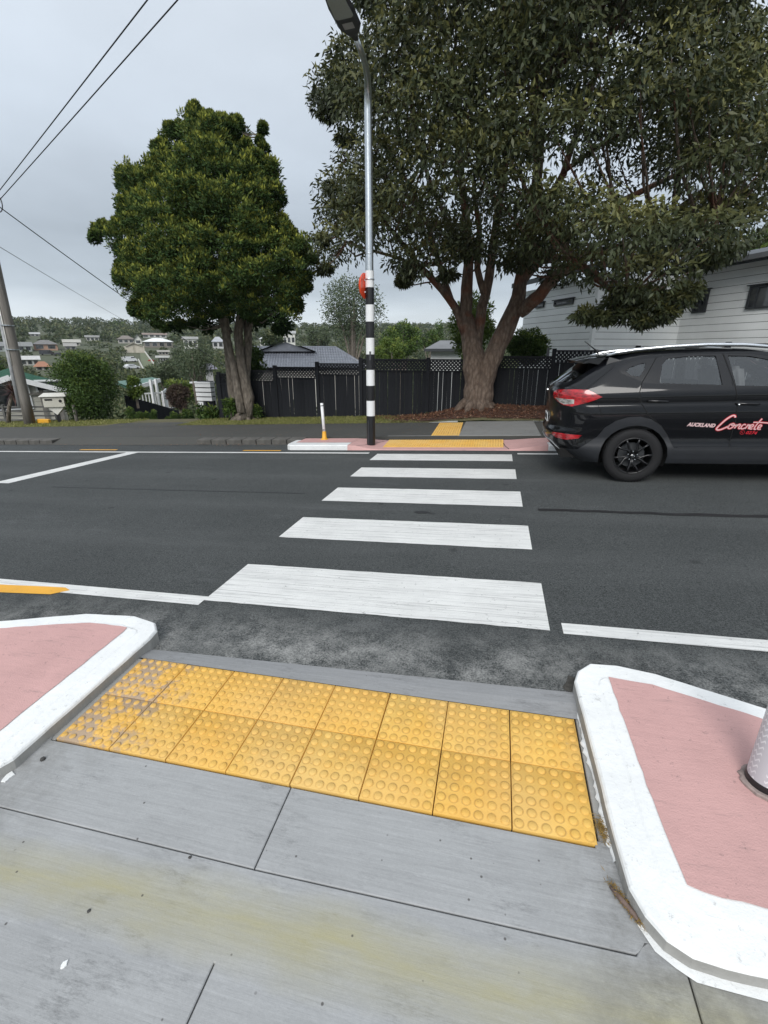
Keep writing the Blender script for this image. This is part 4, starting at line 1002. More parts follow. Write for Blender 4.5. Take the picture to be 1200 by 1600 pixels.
Pb[4][:] = np.clip(Pb[4] * 1.0, 0, 1)
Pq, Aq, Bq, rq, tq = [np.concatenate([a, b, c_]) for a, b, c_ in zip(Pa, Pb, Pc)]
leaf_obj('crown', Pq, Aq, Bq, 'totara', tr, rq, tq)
def twigs(name, centres, nodes, O, mat, parent, rs, r0=.022, minz=None, seg=5):
    m = MB(); nd = [Vector(a) for a, r in nodes]
    for c in centres:
        c = Vector(c); best = min(nd, key=lambda a: (a - c).length + (1.2 * max(0, a.z - c.z)))
        mid = best.lerp(c, .5) + Vector((rs.uniform(-.12, .12), rs.uniform(-.12, .12), -.10 * (c - best).length))
        L_ = (c - best).length; ra = r0 * (0.6 + .35 * L_)
        q1 = best.lerp(mid, .5) + Vector((rs.uniform(-.05, .05),) * 3); m.tube([best, q1, mid, mid.lerp(c, .5), c], [ra, ra * .85, ra * .65, ra * .45, ra * .2], seg, False)
    return m.build(name, mat, parent, smooth=True)
twigs('branches', list(cs[::3]), st, O1, 'bark1', tr, rs)

# --- the big tree
T2 = (-.52, 13.0)
tr = empty('spreading_tree', (T2[0], T2[1], fz(*T2) - .05), 'huge spreading broadleaf tree with a forked grey trunk on the mulch mound', 'tree'); O2 = tr.location.copy()
m = MB(); st = []
limbs = [(((747, 640, 13.0), (746, 620, 13.0), (744, 595, 13.0), (742, 572, 13.02), (738, 545, 13.05), (731, 515, 13.1), (728, 490, 13.1), (729, 450, 13.1), (733, 400, 13.1), (726, 330, 13.0), (718, 230, 12.8), (705, 110, 12.5)), (.50, .42, .375, .35, .30, .235, .19, .16, .135, .11, .08, .05)),
         (((752, 632, 12.95), (756, 600, 12.95), (764, 570, 12.95), (778, 538, 13.0), (794, 508, 13.0), (808, 478, 13.0), (813, 445, 13.0), (822, 390, 13.0), (835, 320, 12.9), (842, 230, 12.8), (838, 120, 12.5), (830, 0, 12.2)), (.34, .31, .285, .27, .25, .225, .18, .16, .14, .12, .09, .06)),
         (((728, 520, 13.05), (716, 490, 13.0), (700, 465, 12.9), (680, 440, 12.8), (655, 415, 12.6), (620, 370, 12.4), (580, 320, 12.2)), (.15, .125, .11, .095, .08, .055, .03)),
         (((720, 500, 13.05), (705, 470, 13.1), (690, 420, 13.2), (672, 360, 13.3), (640, 290, 13.3), (600, 220, 13.2)), (.10, .09, .08, .07, .05, .03)),
         (((745, 545, 13.1), (750, 500, 13.2), (758, 460, 13.3), (768, 410, 13.3), (776, 350, 13.3), (788, 270, 13.3), (800, 170, 13.2), (812, 60, 13.1)), (.17, .15, .135, .12, .105, .085, .065, .04)),
         (((757, 462, 13.3), (745, 420, 13.2), (748, 360, 13.2), (740, 280, 13.1), (760, 180, 13.0)), (.10, .09, .075, .055, .035)),
         (((812, 488, 12.95), (826, 476, 12.8), (842, 462, 12.6), (868, 432, 12.3), (905, 405, 12.0), (950, 390, 11.6), (1000, 378, 11.2), (1060, 362, 10.9), (1120, 340, 10.6)), (.19, .18, .165, .14, .115, .09, .07, .05, .03)),
         (((816, 440, 13.0), (840, 410, 12.9), (872, 382, 12.8), (915, 350, 12.7), (965, 318, 12.5), (1020, 290, 12.3), (1080, 262, 12.1), (1140, 240, 12.0)), (.12, .115, .10, .09, .075, .06, .045, .03)),
         (((825, 380, 13.0), (850, 330, 13.1), (880, 270, 13.2), (905, 200, 13.2), (930, 120, 13.2), (960, 30, 13.1)), (.11, .10, .085, .07, .055, .035)),
         (((905, 405, 12.0), (930, 430, 11.4), (950, 450, 10.9), (975, 465, 10.5)), (.06, .05, .035, .02)),
         (((880, 270, 13.2), (940, 225, 13.0), (1000, 190, 12.7), (1060, 165, 12.4), (1110, 140, 12.2)), (.06, .055, .045, .035, .02)),
         (((733, 400, 13.1), (700, 350, 13.5), (660, 250, 13.8), (640, 160, 13.8)), (.08, .065, .05, .03)),
         (((840, 410, 12.9), (900, 400, 13.4), (980, 360, 13.9), (1050, 330, 14.2)), (.08, .065, .05, .03)),
         (((655, 415, 12.6), (610, 400, 12.4), (560, 385, 12.3), (525, 370, 12.2)), (.045, .04, .03, .02)),
         (((640, 290, 13.3), (590, 270, 13.0), (540, 250, 12.8)), (.04, .03, .02)),
         (((718, 230, 12.8), (650, 190, 12.5), (590, 170, 12.3), (530, 160, 12.2)), (.06, .05, .04, .02)),
         (((838, 160, 12.6), (880, 90, 12.2), (930, 0, 11.8), (980, -80, 11.5)), (.06, .05, .04, .02)),
         (((705, 110, 12.5), (670, 40, 12.2), (640, -60, 11.9)), (.05, .04, .02))]
for path, rad in limbs:
    q = [at(*p) - O2 for p in path]; fine = []; rr_ = []
    for i in range(len(q) - 1):
        for t in (0, .5): fine.append(q[i].lerp(q[i + 1], t) + Vector((rs.uniform(-.02, .02), rs.uniform(-.03, .03), 0))); rr_.append(rad[i] * (1 - t) + rad[i + 1] * t)
    fine.append(q[-1]); rr_.append(rad[-1]); rr_ = [r * .88 for r in rr_]; m.tube(fine, rr_, 16 if rad[0] > .2 else 10, wob=.06); st += [(f, r) for f, r in zip(fine, rr_) if r < .2]
for a in range(9):
    an = a * .72; m.tube([Vector((0.02, 0, .35)), Vector((cos(an) * .42, sin(an) * .42, .06)), Vector((cos(an) * .62, sin(an) * .62, -.12))], [.17, .10, .03], 10, wob=.08)
m.build('trunk', 'bark2', tr, smooth=True)
bp = [(555, 40), (535, 90), (502, 135), (492, 170), (515, 200), (545, 222), (520, 255), (515, 290), (512, 330), (500, 380), (505, 425), (560, 418), (585, 425), (625, 415), (640, 445), (680, 440), (720, 400), (800, 415), (850, 436), (880, 448), (940, 462), (1000, 472), (1045, 450), (1085, 425), (1130, 400), (1180, 372), (1210, 320), (1260, 250), (1225, 170), (1192, 130), (1200, 95), (1172, 70), (1168, 30), (1140, -40), (1080, -240), (620, -240), (575, -20)]
def frontbias(x, y):
    return -1.6 * sstep(880, 980, x) * sstep(250, 440, y) - .5 * sstep(700, 500, y) * .3
rs = random.Random(23)
pf = crown_puffs(bp, 400, 12.9, 3.3, .44, .74, rs, back=.8, wmul=1.5, sep=.68, front=frontbias)
gaps = [(1000, 283, 34), (1075, 300, 18), (905, 270, 12), (830, 300, 10), (1095, 60, 22), (560, 112, 12), (950, 40, 14), (880, 140, 12), (700, 225, 10), (1030, 235, 12), (620, 285, 10), (760, 440, 24), (790, 420, 14), (715, 455, 14), (655, 470, 30), (590, 215, 10), (730, 330, 10)]
keep = []
for c, r in pf:
    x, y = proj(c)
    if any(math.hypot(x - gx, y - gy) < gr + r * 16 for gx, gy, gr in gaps): continue
    keep.append((c, r))
pf = keep
for x, y, Y, r in ((915, 493, 10.2, .20), (940, 497, 10.1, .18), (960, 478, 10.2, .25), (985, 492, 10.0, .24), (1005, 503, 9.9, .14), (1035, 492, 9.9, .2), (1020, 480, 10, .25), (1060, 470, 10, .22), (1075, 455, 10.1, .22), (760, 270, 11.4, .3), (505, 160, 12.3, .3), (520, 150, 12.3, .3), (512, 178, 12.4, .2), (550, 165, 12.4, .3), (640, 420, 12.2, .2), (700, 430, 12.2, .2), (630, 440, 12.4, .16)): pf.append((tuple(at(x, y, Y)), r))
cs = np.array([c for c, r in pf]) - np.array(O2); rad_ = np.array([r for c, r in pf])
Pq, Aq, Bq, rq, tq = puff(cs, rad_, 420, .130, .043, droop=.55, out=.6, shell=.42, up=.35, flat=(1.15, 1.15, .60), young_toplit=.1); tq = np.clip(tq * .8, 0, 1)  # leaf tops tinted olive, partly new growth, partly clump light painted in
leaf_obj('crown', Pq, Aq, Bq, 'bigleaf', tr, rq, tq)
twigs('branches', list(cs), st, O2, 'bark2', tr, rs, .026)
print('puffs', len(pf))

# ================================================================== CAR (x forward, y left, origin on the road under the rear axle)
def carpaint():
    m_, n, l, b = newmat('black_car_paint'); b.inputs['Base Color'].default_value = (0.0045, 0.005, 0.0065, 1); b.inputs['Roughness'].default_value = .32
    b.inputs['Coat Weight'].default_value = 0.75; b.inputs['Coat Roughness'].default_value = .04; b.inputs['Specular IOR Level'].default_value = .06
    o = n.new('ShaderNodeTexCoord').outputs['Object']; s = n.new('ShaderNodeSeparateXYZ'); l.new(o, s.inputs[0])
    d = maprange(n, l, s.outputs[2], .6, .3, 0, .12); dn = maprange(n, l, tex_noise(n, l, o, 6, 6, .7), .35, .75)
    l.new(mixc(n, l, mathn(n, l, 'MULTIPLY', d, dn), (0.0045, 0.005, 0.0065), (0.05, 0.047, 0.042)), b.inputs['Base Color'])   # road dust low down
    return m_
MAT['cpaint'] = carpaint()
MAT['clad'] = M('grey_black_cladding', (0.017, 0.019, 0.023), .6, .2, 8, .0006, 250)
MAT['trimb'] = M('gloss_black_trim', (0.008, 0.008, 0.009), .12, .1)
MAT['gap'] = M('panel_gap', (0.003, 0.003, 0.003), .9, 0)
MAT['tyre'] = M('tyre_rubber', (0.007, 0.007, 0.008), .8, .3, 6)
MAT['rim'] = M('black_alloy', (0.008, 0.008, 0.009), .3, .1)
MAT['chrome'] = M('bright_metal', (0.75, 0.77, 0.79), .18, .05, metal=1.0)
MAT['seat'] = M('dark_seat_cloth', (0.12, 0.12, 0.125), .9, .2)
MAT['cabin'] = M('cabin_lining', (0.09, 0.09, 0.09), .9, .2)
def lampmat(name, c, r=.08):
    m_, n, l, b = newmat(name); b.inputs['Base Color'].default_value = rgba(c); b.inputs['Roughness'].default_value = .25; b.inputs['Coat Weight'].default_value = 1; b.inputs['Coat Roughness'].default_value = .02
    o = n.new('ShaderNodeTexCoord').outputs['Object']; f = maprange(n, l, tex_noise(n, l, o, 11, 4, .6, (1, 1, 2.5)), .4, .6)
    l.new(mixc(n, l, f, c, tuple(x * .35 for x in c)), b.inputs['Base Color']); return m_
MAT['redlamp'] = lampmat('red_tail_lens', (0.50, 0.010, 0.018)); MAT['clearlamp'] = lampmat('clear_lens', (0.55, 0.53, 0.50))
def interp(t, x):
    if x <= t[0][0]: return t[0][1]
    for (a, va), (b, vb) in zip(t, t[1:]):
        if x <= b:
            k = (x - a) / (b - a); return va + (vb - va) * k
    return t[-1][1]
XR = [(.20, -.72), (.26, -.80), (.34, -.92), (.42, -1.0), (.52, -1.065), (.60, -1.085), (.66, -1.075), (.70, -1.045), (.80, -1.03), (.92, -1.04), (1.05, -1.05), (1.15, -1.055), (1.22, -1.035), (1.27, -.985), (1.38, -.84), (1.50, -.66), (1.60, -.50)]
XF = [(.20, 3.30), (.3, 3.48), (.5, 3.56), (.7, 3.56), (.85, 3.50), (.95, 3.40), (1.02, 3.25), (1.06, 3.15), (1.1, 3.15), (1.3, 3.15)]
WD = [(.20, .83), (.30, .875), (.40, .895), (.46, .90), (.50, .885), (.58, .875), (.68, .895), (.80, .915), (.90, .918), (.98, .908), (1.03, .892), (1.065, .905), (1.12, .902), (1.18, .885), (1.24, .855), (1.30, .825), (1.40, .775), (1.50, .722), (1.56, .685), (1.62, .64), (1.7, .60)]
TOP = [(-.62, 1.565), (-.40, 1.595), (0, 1.625), (.4, 1.635), (.8, 1.632), (1.2, 1.60), (1.45, 1.545), (1.7, 1.45), (2.0, 1.30), (2.25, 1.16), (2.38, 1.075), (2.7, 1.04), (3.0, .98), (3.25, .90), (3.42, .80), (3.6, .70)]
DR, DF, NP = .55, .55, 2.7
def Pcar(q, z):
    """q: 0..1 rear centre to corner, then metres along the side, then the front corner"""
    w = interp(WD, z); xr = interp(XR, z); xf = interp(XF, z); Ls = (xf - DF) - (xr + DR)
    if q <= 1:
        th = max(q, 0) * pi / 2; return xr + DR * (1 - cos(th) ** (2 / NP)), w * sin(th) ** (2 / NP)
    if q <= 1 + Ls: return xr + DR + (q - 1), w
    th = min(1, (q - 1 - Ls)) * pi / 2; return xf - DF * (1 - max(0, sin(th)) ** (2 / NP)) if False else xf - DF + DF * sin(th) ** (2 / NP), w * max(0, cos(th)) ** (2 / NP)
def qy(y, z, front=False):
    w = interp(WD, z); k = min(1, max(0, y / w))
    if not front: return math.asin(k ** (NP / 2)) / (pi / 2)
    xr = interp(XR, z); xf = interp(XF, z); Ls = (xf - DF) - (xr + DR); return 1 + Ls + math.acos(k ** (NP / 2)) / (pi / 2)
def qx(x, z):
    xr = interp(XR, z); xf = interp(XF, z); Ls = (xf - DF) - (xr + DR)
    if x < xr + DR: return math.acos(min(1, max(0, 1 - (x - xr) / DR)) ** (NP / 2)) / (pi / 2)
    if x <= xf - DF: return 1 + x - xr - DR
    return 1 + Ls + math.asin(min(1, (x - xf + DF) / DF) ** (NP / 2)) / (pi / 2)
def toq(p):
    k, a, z = p
    return (qx(a, z) if k == 'x' else qy(a, z, k == 'Y'), z)
def densq(poly, step=.06, closed=True):
    out_ = []; n = len(poly)
    for i in range(n if closed else n - 1):
        a, b = poly[i], poly[(i + 1) % n]
        if a[0] == b[0]:
            k = max(1, int(math.hypot(a[1] - b[1], a[2] - b[2]) / step))
            out_ += [toq((a[0], a[1] + (b[1] - a[1]) * j / k, a[2] + (b[2] - a[2]) * j / k)) for j in range(k)]
        else:
            qa, qb = toq(a), toq(b); k = 8
            out_ += [(qa[0] + (qb[0] - qa[0]) * j / k, qa[1] + (qb[1] - qa[1]) * j / k) for j in range(k)]
    if not closed: out_.append(toq(poly[-1]))
    return out_
def X(*pts): return [('x', a, b) for a, b in pts]
WX, WZ, WR = -.03, .352, .345
FX = 2.64
def arch(cx, rx, top, base, n=14, rev=False):
    a0 = math.asin(max(-1, (base - .34) / (top - .34))); pts = []
    for i in range(n + 1):
        a = (pi - a0) + (a0 - (pi - a0)) * i / n; pts.append((cx + rx * cos(a), .34 + (top - .34) * sin(a)))
    return pts[::-1] if rev else pts
bottom = .255
ain1 = arch(WX, .405, .745, bottom); ain2 = arch(FX, .405, .745, bottom)
aout1 = [(-.475, .60), (-.40, .72), (-.28, .805), (-.14, .85), (0, .855), (.13, .82), (.25, .735), (.34, .62), (.40, .51), (.43, .455)]
aout2 = [(2.21, .455), (2.25, .56), (2.33, .69), (2.45, .785), (2.60, .83), (2.75, .82), (2.89, .755), (3.0, .66), (3.08, .56), (3.14, .46)]
outline = [('y', 0, bottom + .05)] + [('y', .55, bottom + .02)] + X((-.60, bottom), (ain1[0][0], bottom)) + X(*ain1) + X((ain1[-1][0], bottom), (ain2[0][0], bottom)) + X(*ain2) + X((ain2[-1][0], bottom), (3.2, bottom)) + [('Y', .5, bottom + .02), ('Y', 0, bottom + .04), ('Y', 0, .70), ('Y', .5, .72)] + X(*[(x, z) for x, z in TOP[::-1] if x < 3.2 and x > -.45]) + [('x', -.36, 1.59), ('y', .55, 1.585), ('y', 0, 1.585)]
polys = {}
polys['rear_window'] = [('y', 0, 1.285), ('y', .60, 1.285), ('y', .66, 1.31), ('y', .64, 1.40), ('y', .60, 1.50), ('y', .5, 1.53), ('y', 0, 1.54)]
polys['tail_lamp_clear'] = [('y', .56, 1.065), ('y', .80, 1.055), ('y', .835, 1.045), ('x', -.70, 1.075), ('x', -.78, 1.02), ('x', -.90, 1.0), ('y', .68, 1.01)]
polys['tail_lamp_clear'] = [('y', .56, 1.085), ('y', .70, 1.08), ('y', .845, 1.075), ('y', .835, 1.02), ('y', .74, 1.005), ('y', .66, 1.03)]
polys['tail_lamp'] = [('y', .48, 1.10), ('y', .50, 1.16), ('y', .56, 1.185), ('y', .80, 1.20), ('x', -.64, 1.195), ('x', -.55, 1.15), ('x', -.465, 1.105), ('x', -.53, 1.075), ('x', -.66, 1.03), ('x', -.76, 1.0), ('y', .835, .985), ('y', .74, .995), ('y', .62, 1.04)]
polys['reflector'] = [('y', .58, .60), ('y', .60, .625), ('y', .75, .63), ('x', -.66, .62), ('x', -.70, .575), ('x', -.84, .55), ('y', .66, .56)]
polys['quarter_glass'] = X((-.20, 1.405), (-.145, 1.45), (-.05, 1.483), (.03, 1.495), (.015, 1.43), (-.04, 1.335), (-.14, 1.355))
polys['quarter_trim'] = X((-.285, 1.43), (-.20, 1.485), (-.08, 1.525), (.06, 1.545), (.135, 1.545), (.07, 1.42), (-.01, 1.275), (-.14, 1.335), (-.25, 1.38))
polys['rear_door_glass'] = X((.185, 1.275), (.215, 1.47), (.27, 1.535), (.45, 1.552), (.62, 1.555), (.80, 1.548), (.86, 1.215), (.50, 1.235), (.19, 1.255))
polys['rear_door_trim'] = X((-.005, 1.262), (.08, 1.41), (.155, 1.55), (.28, 1.572), (.60, 1.58), (.870, 1.57), (.972, 1.19), (.6, 1.215), (.2, 1.24))
polys['front_door_glass'] = X((1.00, 1.205), (.93, 1.545), (1.15, 1.53), (1.38, 1.475), (1.62, 1.375), (1.86, 1.25), (1.93, 1.165), (1.4, 1.185))
polys['front_door_trim'] = X((1.003, 1.187), (.893, 1.565), (1.12, 1.565), (1.38, 1.52), (1.64, 1.41), (1.92, 1.265), (2.05, 1.15), (1.5, 1.165))
polys['cladding'] = [('y', 0, bottom - .1), ('y', 0, .44), ('y', .55, .43), ('x', -.93, .425), ('x', -.70, .43)] + X(*aout1) + X((.43, .455), (2.21, .455)) + X(*aout2) + [('Y', .7, .42), ('Y', 0, .42), ('Y', 0, bottom - .1)] + [('x', 3.0, bottom - .1), ('x', -.5, bottom - .1)]
polys['rear_door'] = X((.43, .455), (.34, .62), (.25, .735), (.09, .87), (-.01, 1.02), (-.04, 1.15), (-.015, 1.262), (.155, 1.56), (.5, 1.585), (.875, 1.58), (.99, 1.185), (1.035, 1.0), (1.045, .8), (1.04, .455))
polys['front_door'] = X((1.04, .455), (1.045, .8), (1.035, 1.0), (.99, 1.185), (.875, 1.58), (1.2, 1.56), (1.65, 1.42), (2.06, 1.16), (2.13, 1.0), (2.14, .8), (2.10, .455))
polys['tailgate'] = [('y', 0, .66), ('y', .60, .66), ('y', .66, .80), ('y', .66, .98), ('y', .64, 1.2), ('y', .74, 1.26), ('y', .68, 1.45), ('y', .60, 1.56), ('y', 0, 1.57)]
polys['head_lamp'] = [('Y', .48, .80), ('Y', .60, .86)] + X((3.25, .90), (2.95, .95), (2.92, .88), (3.15, .78)) + [('Y', .62, .74)]
polys['grille'] = [('Y', 0, .55), ('Y', 0, .82), ('Y', .40, .82), ('Y', .46, .70), ('Y', .36, .55)]
order = ['rear_window', 'tail_lamp_clear', 'tail_lamp', 'reflector', 'quarter_glass', 'quarter_trim', 'rear_door_glass', 'rear_door_trim', 'front_door_glass', 'front_door_trim', 'cladding', 'head_lamp', 'grille', 'rear_door', 'front_door', 'tailgate']
matof = {'rear_window': 'darkglass', 'tail_lamp_clear': 'clearlamp', 'tail_lamp': 'redlamp', 'reflector': 'redlamp', 'quarter_glass': 'glass', 'quarter_trim': 'trimb', 'rear_door_glass': 'glass', 'rear_door_trim': 'trimb', 'front_door_glass': 'glass', 'front_door_trim': 'trimb', 'cladding': 'clad', 'head_lamp': 'clearlamp', 'grille': 'trimb'}
raise_ = {'cladding': .004, 'tail_lamp': .006, 'tail_lamp_clear': .006, 'reflector': .004, 'rear_window': -.002, 'rear_door_glass': -.010, 'front_door_glass': -.010, 'quarter_glass': -.008, 'rear_door_trim': -.001, 'front_door_trim': -.001}
PQ = {k: densq(v) for k, v in polys.items()}
OQ = densq(outline)
verts = []; edges = []
def addloop(l_):
    k = len(verts); verts.extend(Vector(p) for p in l_); edges.extend((k + i, k + (i + 1) % len(l_)) for i in range(len(l_)))
addloop(OQ)
for k_ in order: addloop([(a + 1e-5, b) for a, b in PQ[k_]])
zq = bottom
for i in range(0, 130):
    for j in range(0, 36):
        a = .02 + i * (.05 if i > 20 else .05); b = bottom + j * .039
        if in_poly(a, b, OQ): verts.append(Vector((a + (j % 2) * .012, b)))
vq, eq, fq, _, _, _ = delaunay_2d_cdt(verts, edges, [], 0, 1e-5, True)
cls = {}
for f in fq:
    cx = sum(vq[i].x for i in f) / len(f); cy = sum(vq[i].y for i in f) / len(f)
    if not in_poly(cx, cy, OQ): continue
    for k_ in order:
        if in_poly(cx, cy, PQ[k_]): cls.setdefault(k_, []).append(f); break
    else: cls.setdefault('body', []).append(f)
cz = rz(1.82, 7.38)
car = empty('suv_car', (1.83, 7.385, cz), 'black compact SUV with white and red door lettering on the far lane', 'car', rot=(-.014, -math.atan(.0442), R(-.6)))
def Ppos(q, z, s, off=0.0):
    x, y = Pcar(q, z)
    if off:
        x2, y2 = Pcar(q + .004, z); x3, y3 = Pcar(q, z + .01); t1 = Vector((x2 - x, y2 - y, 0)); t2 = Vector((x3 - x, y3 - y, .01)); n_ = t1.cross(t2)
        if n_.length < 1e-9: n_ = Vector((-1, 0, 0)) if q < .5 else Vector((1, 0, 0))
        n_.normalize()
        if n_.dot(Vector((x - 1.2, y, 0))) < 0: n_ = -n_
        x += n_.x * off; y += n_.y * off; z += n_.z * off
    return (x, s * y, z)
def Pn(q, z, s):
    a = Pcar(max(0, q - .02), z); b = Pcar(q + .02, z); c = Pcar(q, z - .018); d = Pcar(q, z + .018)
    t1 = Vector((b[0] - a[0], b[1] - a[1], 0)); t2 = Vector((d[0] - c[0], d[1] - c[1], .036)); n_ = t1.cross(t2)
    if q < .012: n_ = Vector((-1, 0, (d[0] - c[0]) / .036))
    if n_.length < 1e-9: n_ = Vector((-1, 0, 0))
    n_.normalize(); x, y = Pcar(q, z)
    if q < .6:
        if n_.x > 0: n_ = -n_
    elif n_.dot(Vector((0, 1, 0)) if 1 < q < 3.9 else Vector((x - 1.2, y, 0))) < 0: n_ = -n_
    return Vector((n_.x, n_.y * s, n_.z))
def set_n(o, qs):
    o.data.normals_split_custom_set_from_vertices([tuple(Pn(a, b, s_)) for a, b, s_ in qs])
body_parts = {}
for k_, fl in cls.items():
    joined = k_ in ('body', 'cladding', 'tailgate', 'rear_window', 'grille')
    if joined:
        m = MB()
        for s in (-1, 1):
            used = {}
            for f in fl:
                for i in f: used.setdefault(i, None)
            base_k = len(m.v)
            for n_i, i in enumerate(used): used[i] = base_k + n_i; m.v.append(Ppos(vq[i].x, vq[i].y, s, raise_.get(k_, 0)))
            for f in fl:
                t = tuple(used[i] for i in f); m.f.append(t if s < 0 else t[::-1]); m.mi.append(0)
        o = m.build(k_, matof.get(k_, 'cpaint'), car, smooth=True)
        set_n(o, [(vq[i].x, vq[i].y, s_) for s_ in (-1, 1) for i in used])
    else:
        par = car
        for s in (-1, 1):
            m = MB(); used = {}
            for f in fl:
                for i in f: used.setdefault(i, len(used))
            m.v = [Ppos(vq[i].x, vq[i].y, s, raise_.get(k_, 0)) for i in used]
            for f in fl: t = tuple(used[i] for i in f); m.f.append(t if s < 0 else t[::-1]); m.mi.append(0)
            nm = {'rear_door_glass': 'window', 'front_door_glass': 'window', 'quarter_glass': 'window', 'rear_door_trim': 'window_frame', 'front_door_trim': 'window_frame', 'quarter_trim': 'window_frame', 'tail_lamp_clear': 'reversing_lamp', 'rear_door': 'door', 'front_door': 'door'}.get(k_, k_)
            o = m.build(nm, matof.get(k_, 'cpaint'), car, smooth=True); set_n(o, [(vq[i].x, vq[i].y, s) for i in used])
# roof, windscreen and bonnet: the surface between the two top edges
def top_pt(x, v):
    z = interp(TOP, x); w_ = interp(WD, z); 
    if x > 2.4: w_ = min(w_, Pcar(qx(min(x, 3.3), min(z, .98)), min(z, .98))[1])
    cr = interp([(-.7, .02), (0, .025), (1.2, .03), (1.6, .07), (2.1, .10), (2.45, .05), (3.0, .06), (3.5, .03)], x)
    xo = interp([(-.6, 0), (1.2, 0), (1.5, .06), (2.3, .14), (2.45, .05), (3.5, 0)], x)
    return (x + xo * (1 - v * v), v * w_, z + cr * (1 - abs(v) ** 2.4))
for nm, x0, x1, mt, nn in (('roof', -.56, 1.42, 'cpaint', 30), ('windscreen', 1.42, 2.34, 'glass', 14), ('bonnet', 2.34, 3.45, 'cpaint', 16)):
    m = MB(); nv = 16
    vs = [top_pt(x0 + (x1 - x0) * i / nn, -1 + 2 * j / nv) for i in range(nn + 1) for j in range(nv + 1)]
    m.add(vs, [(i * (nv + 1) + j, (i + 1) * (nv + 1) + j, (i + 1) * (nv + 1) + j + 1, i * (nv + 1) + j + 1) for i in range(nn) for j in range(nv)]); m.build(nm, mt, car, smooth=True)
# spoiler
m = MB(); ns = 12
vs = []
for j in range(ns + 1):
    v = -1 + 2 * j / ns; tipx = -.80 + .10 * abs(v) ** 3; zc = 1.600 - .025 * v * v - .012 * abs(v) ** 4
    for x, z in ((-.42, zc + .018), (-.60, zc + .006), (tipx, zc - .035), (tipx + .01, zc - .052), (-.62, zc - .045), (-.50, zc - .07)): vs.append((x, v * .66, z))
m.add(vs, [(j * 6 + a, j * 6 + a + 1, (j + 1) * 6 + a + 1, (j + 1) * 6 + a) for j in range(ns) for a in range(5)] + [tuple(range(6)), tuple(ns * 6 + a for a in range(6))[::-1]])
m.build('spoiler', 'cpaint', car, angle=40)
# roof rails
for s in (-1, 1):
    m = MB(); m.tube([(-.42, s * .665, 1.600), (-.30, s * .668, 1.632), (-.1, s * .668, 1.655), (.3, s * .668, 1.676), (.7, s * .668, 1.68), (1.1, s * .668, 1.66), (1.35, s * .67, 1.628), (1.5, s * .672, 1.575)], [.012, .022, .024, .024, .024, .022, .020, .010], 10); m.build('roof_rail', 'chrome', car, smooth=True)
m = MB(); m.tube([(-.40, 0, 1.648), (-.44, 0, 1.672)], [.030, .016], 12); m.tube([(-.43, 0, 1.665), (-.60, 0, 1.80)], [.009, .005], 8); m.build('aerial', 'trimb', car, smooth=True)
# seams between panels, lying on the surface
def ribbon(name, pts, w_, mat, s, off=.0015, parent=car):
    q = densq(pts, .03, False); m = MB(); n = len(q); vs = []
    P3 = [Vector(Ppos(a, b, s, off)) for a, b in q]
    for i, p in enumerate(P3):
        t = (P3[min(i + 1, n - 1)] - P3[max(i - 1, 0)]).normalized(); c = Vector((p.x - 1.2 if q[i][0] < 1.1 else 0, p.y, .05)).normalized() if q[i][0] < 1.0 else Vector((0, s, 0)); sd_ = t.cross(c).normalized() * w_ / 2; vs += [p + sd_, p - sd_]
    m.add(vs, [(2 * i, 2 * i + 1, 2 * i + 3, 2 * i + 2) for i in range(n - 1)]); return m.build(name, mat, parent)
for s in (-1, 1):
    ribbon('panel_gap', X(*[(.43, .455), (.34, .62), (.25, .735), (.09, .87), (-.01, 1.02), (-.04, 1.15), (-.015, 1.262), (.155, 1.56)]), .009, 'gap', s)
    ribbon('panel_gap', X((1.04, .455), (1.045, .8), (1.035, 1.0), (.99, 1.185), (.875, 1.575)), .009, 'gap', s)
    ribbon('panel_gap', X((2.10, .455), (2.14, .8), (2.13, 1.0), (2.06, 1.16)), .009, 'gap', s)
    ribbon('panel_gap', X((-.53, 1.07), (-.45, .87)), .007, 'gap', s)
    ribbon('panel_gap', [('y', .66, .80), ('y', .66, .98)], .008, 'gap', s)
    ribbon('panel_gap', X((-.66, 1.2), (-.50, 1.33), (-.35, 1.45), (-.31, 1.55)), .008, 'gap', s)
    ribbon('body_line', X((-.30, .93), (-.1, .935), (.09, .87)), .006, 'gap', s)
    ribbon('sill_strip', X((.47, .462), (1.2, .462), (2.18, .462)), .010, 'clad', s, .008)
    # door handles
    for hx, hz in ((.18, 1.045), (1.14, .985)):
        m = MB(); p = Vector(Ppos(qx(hx, hz), hz, s, .018)); m.tube([p + Vector((-.125, -s * .022, .004)), p + Vector((-.10, s * 0, .006)), p + Vector((.10, 0, -.004)), p + Vector((.125, -s * .022, -.006))], [.010, .014, .014, .010], 10); o = m.build('door_handle', 'trimb', car, smooth=True)
        if hx > 1: m = MB(); m.lathe([(.011, 0), (.0001, .004)], (p.x - .10, 0, p.z + .004), 'y', 10); o2 = m.build('key_cap', 'chrome', o); o2.location.y = p.y + s * .015
    # door mirror
    m = MB(); c = Vector((1.93, s * .98, 1.16)); bm = bmesh.new(); bmesh.ops.create_uvsphere(bm, u_segments=16, v_segments=10, radius=1)
    for v in bm.verts: v.co = Vector((v.co.x * .09 if v.co.x > 0 else v.co.x * .03, v.co.y * .12, v.co.z * .08)) + c
    me = bpy.data.meshes.new('door_mirror'); bm.to_mesh(me); bm.free(); me.materials.append(MAT['cpaint']); o = bpy.data.objects.new('door_mirror', me); COL.objects.link(o); o.parent = car
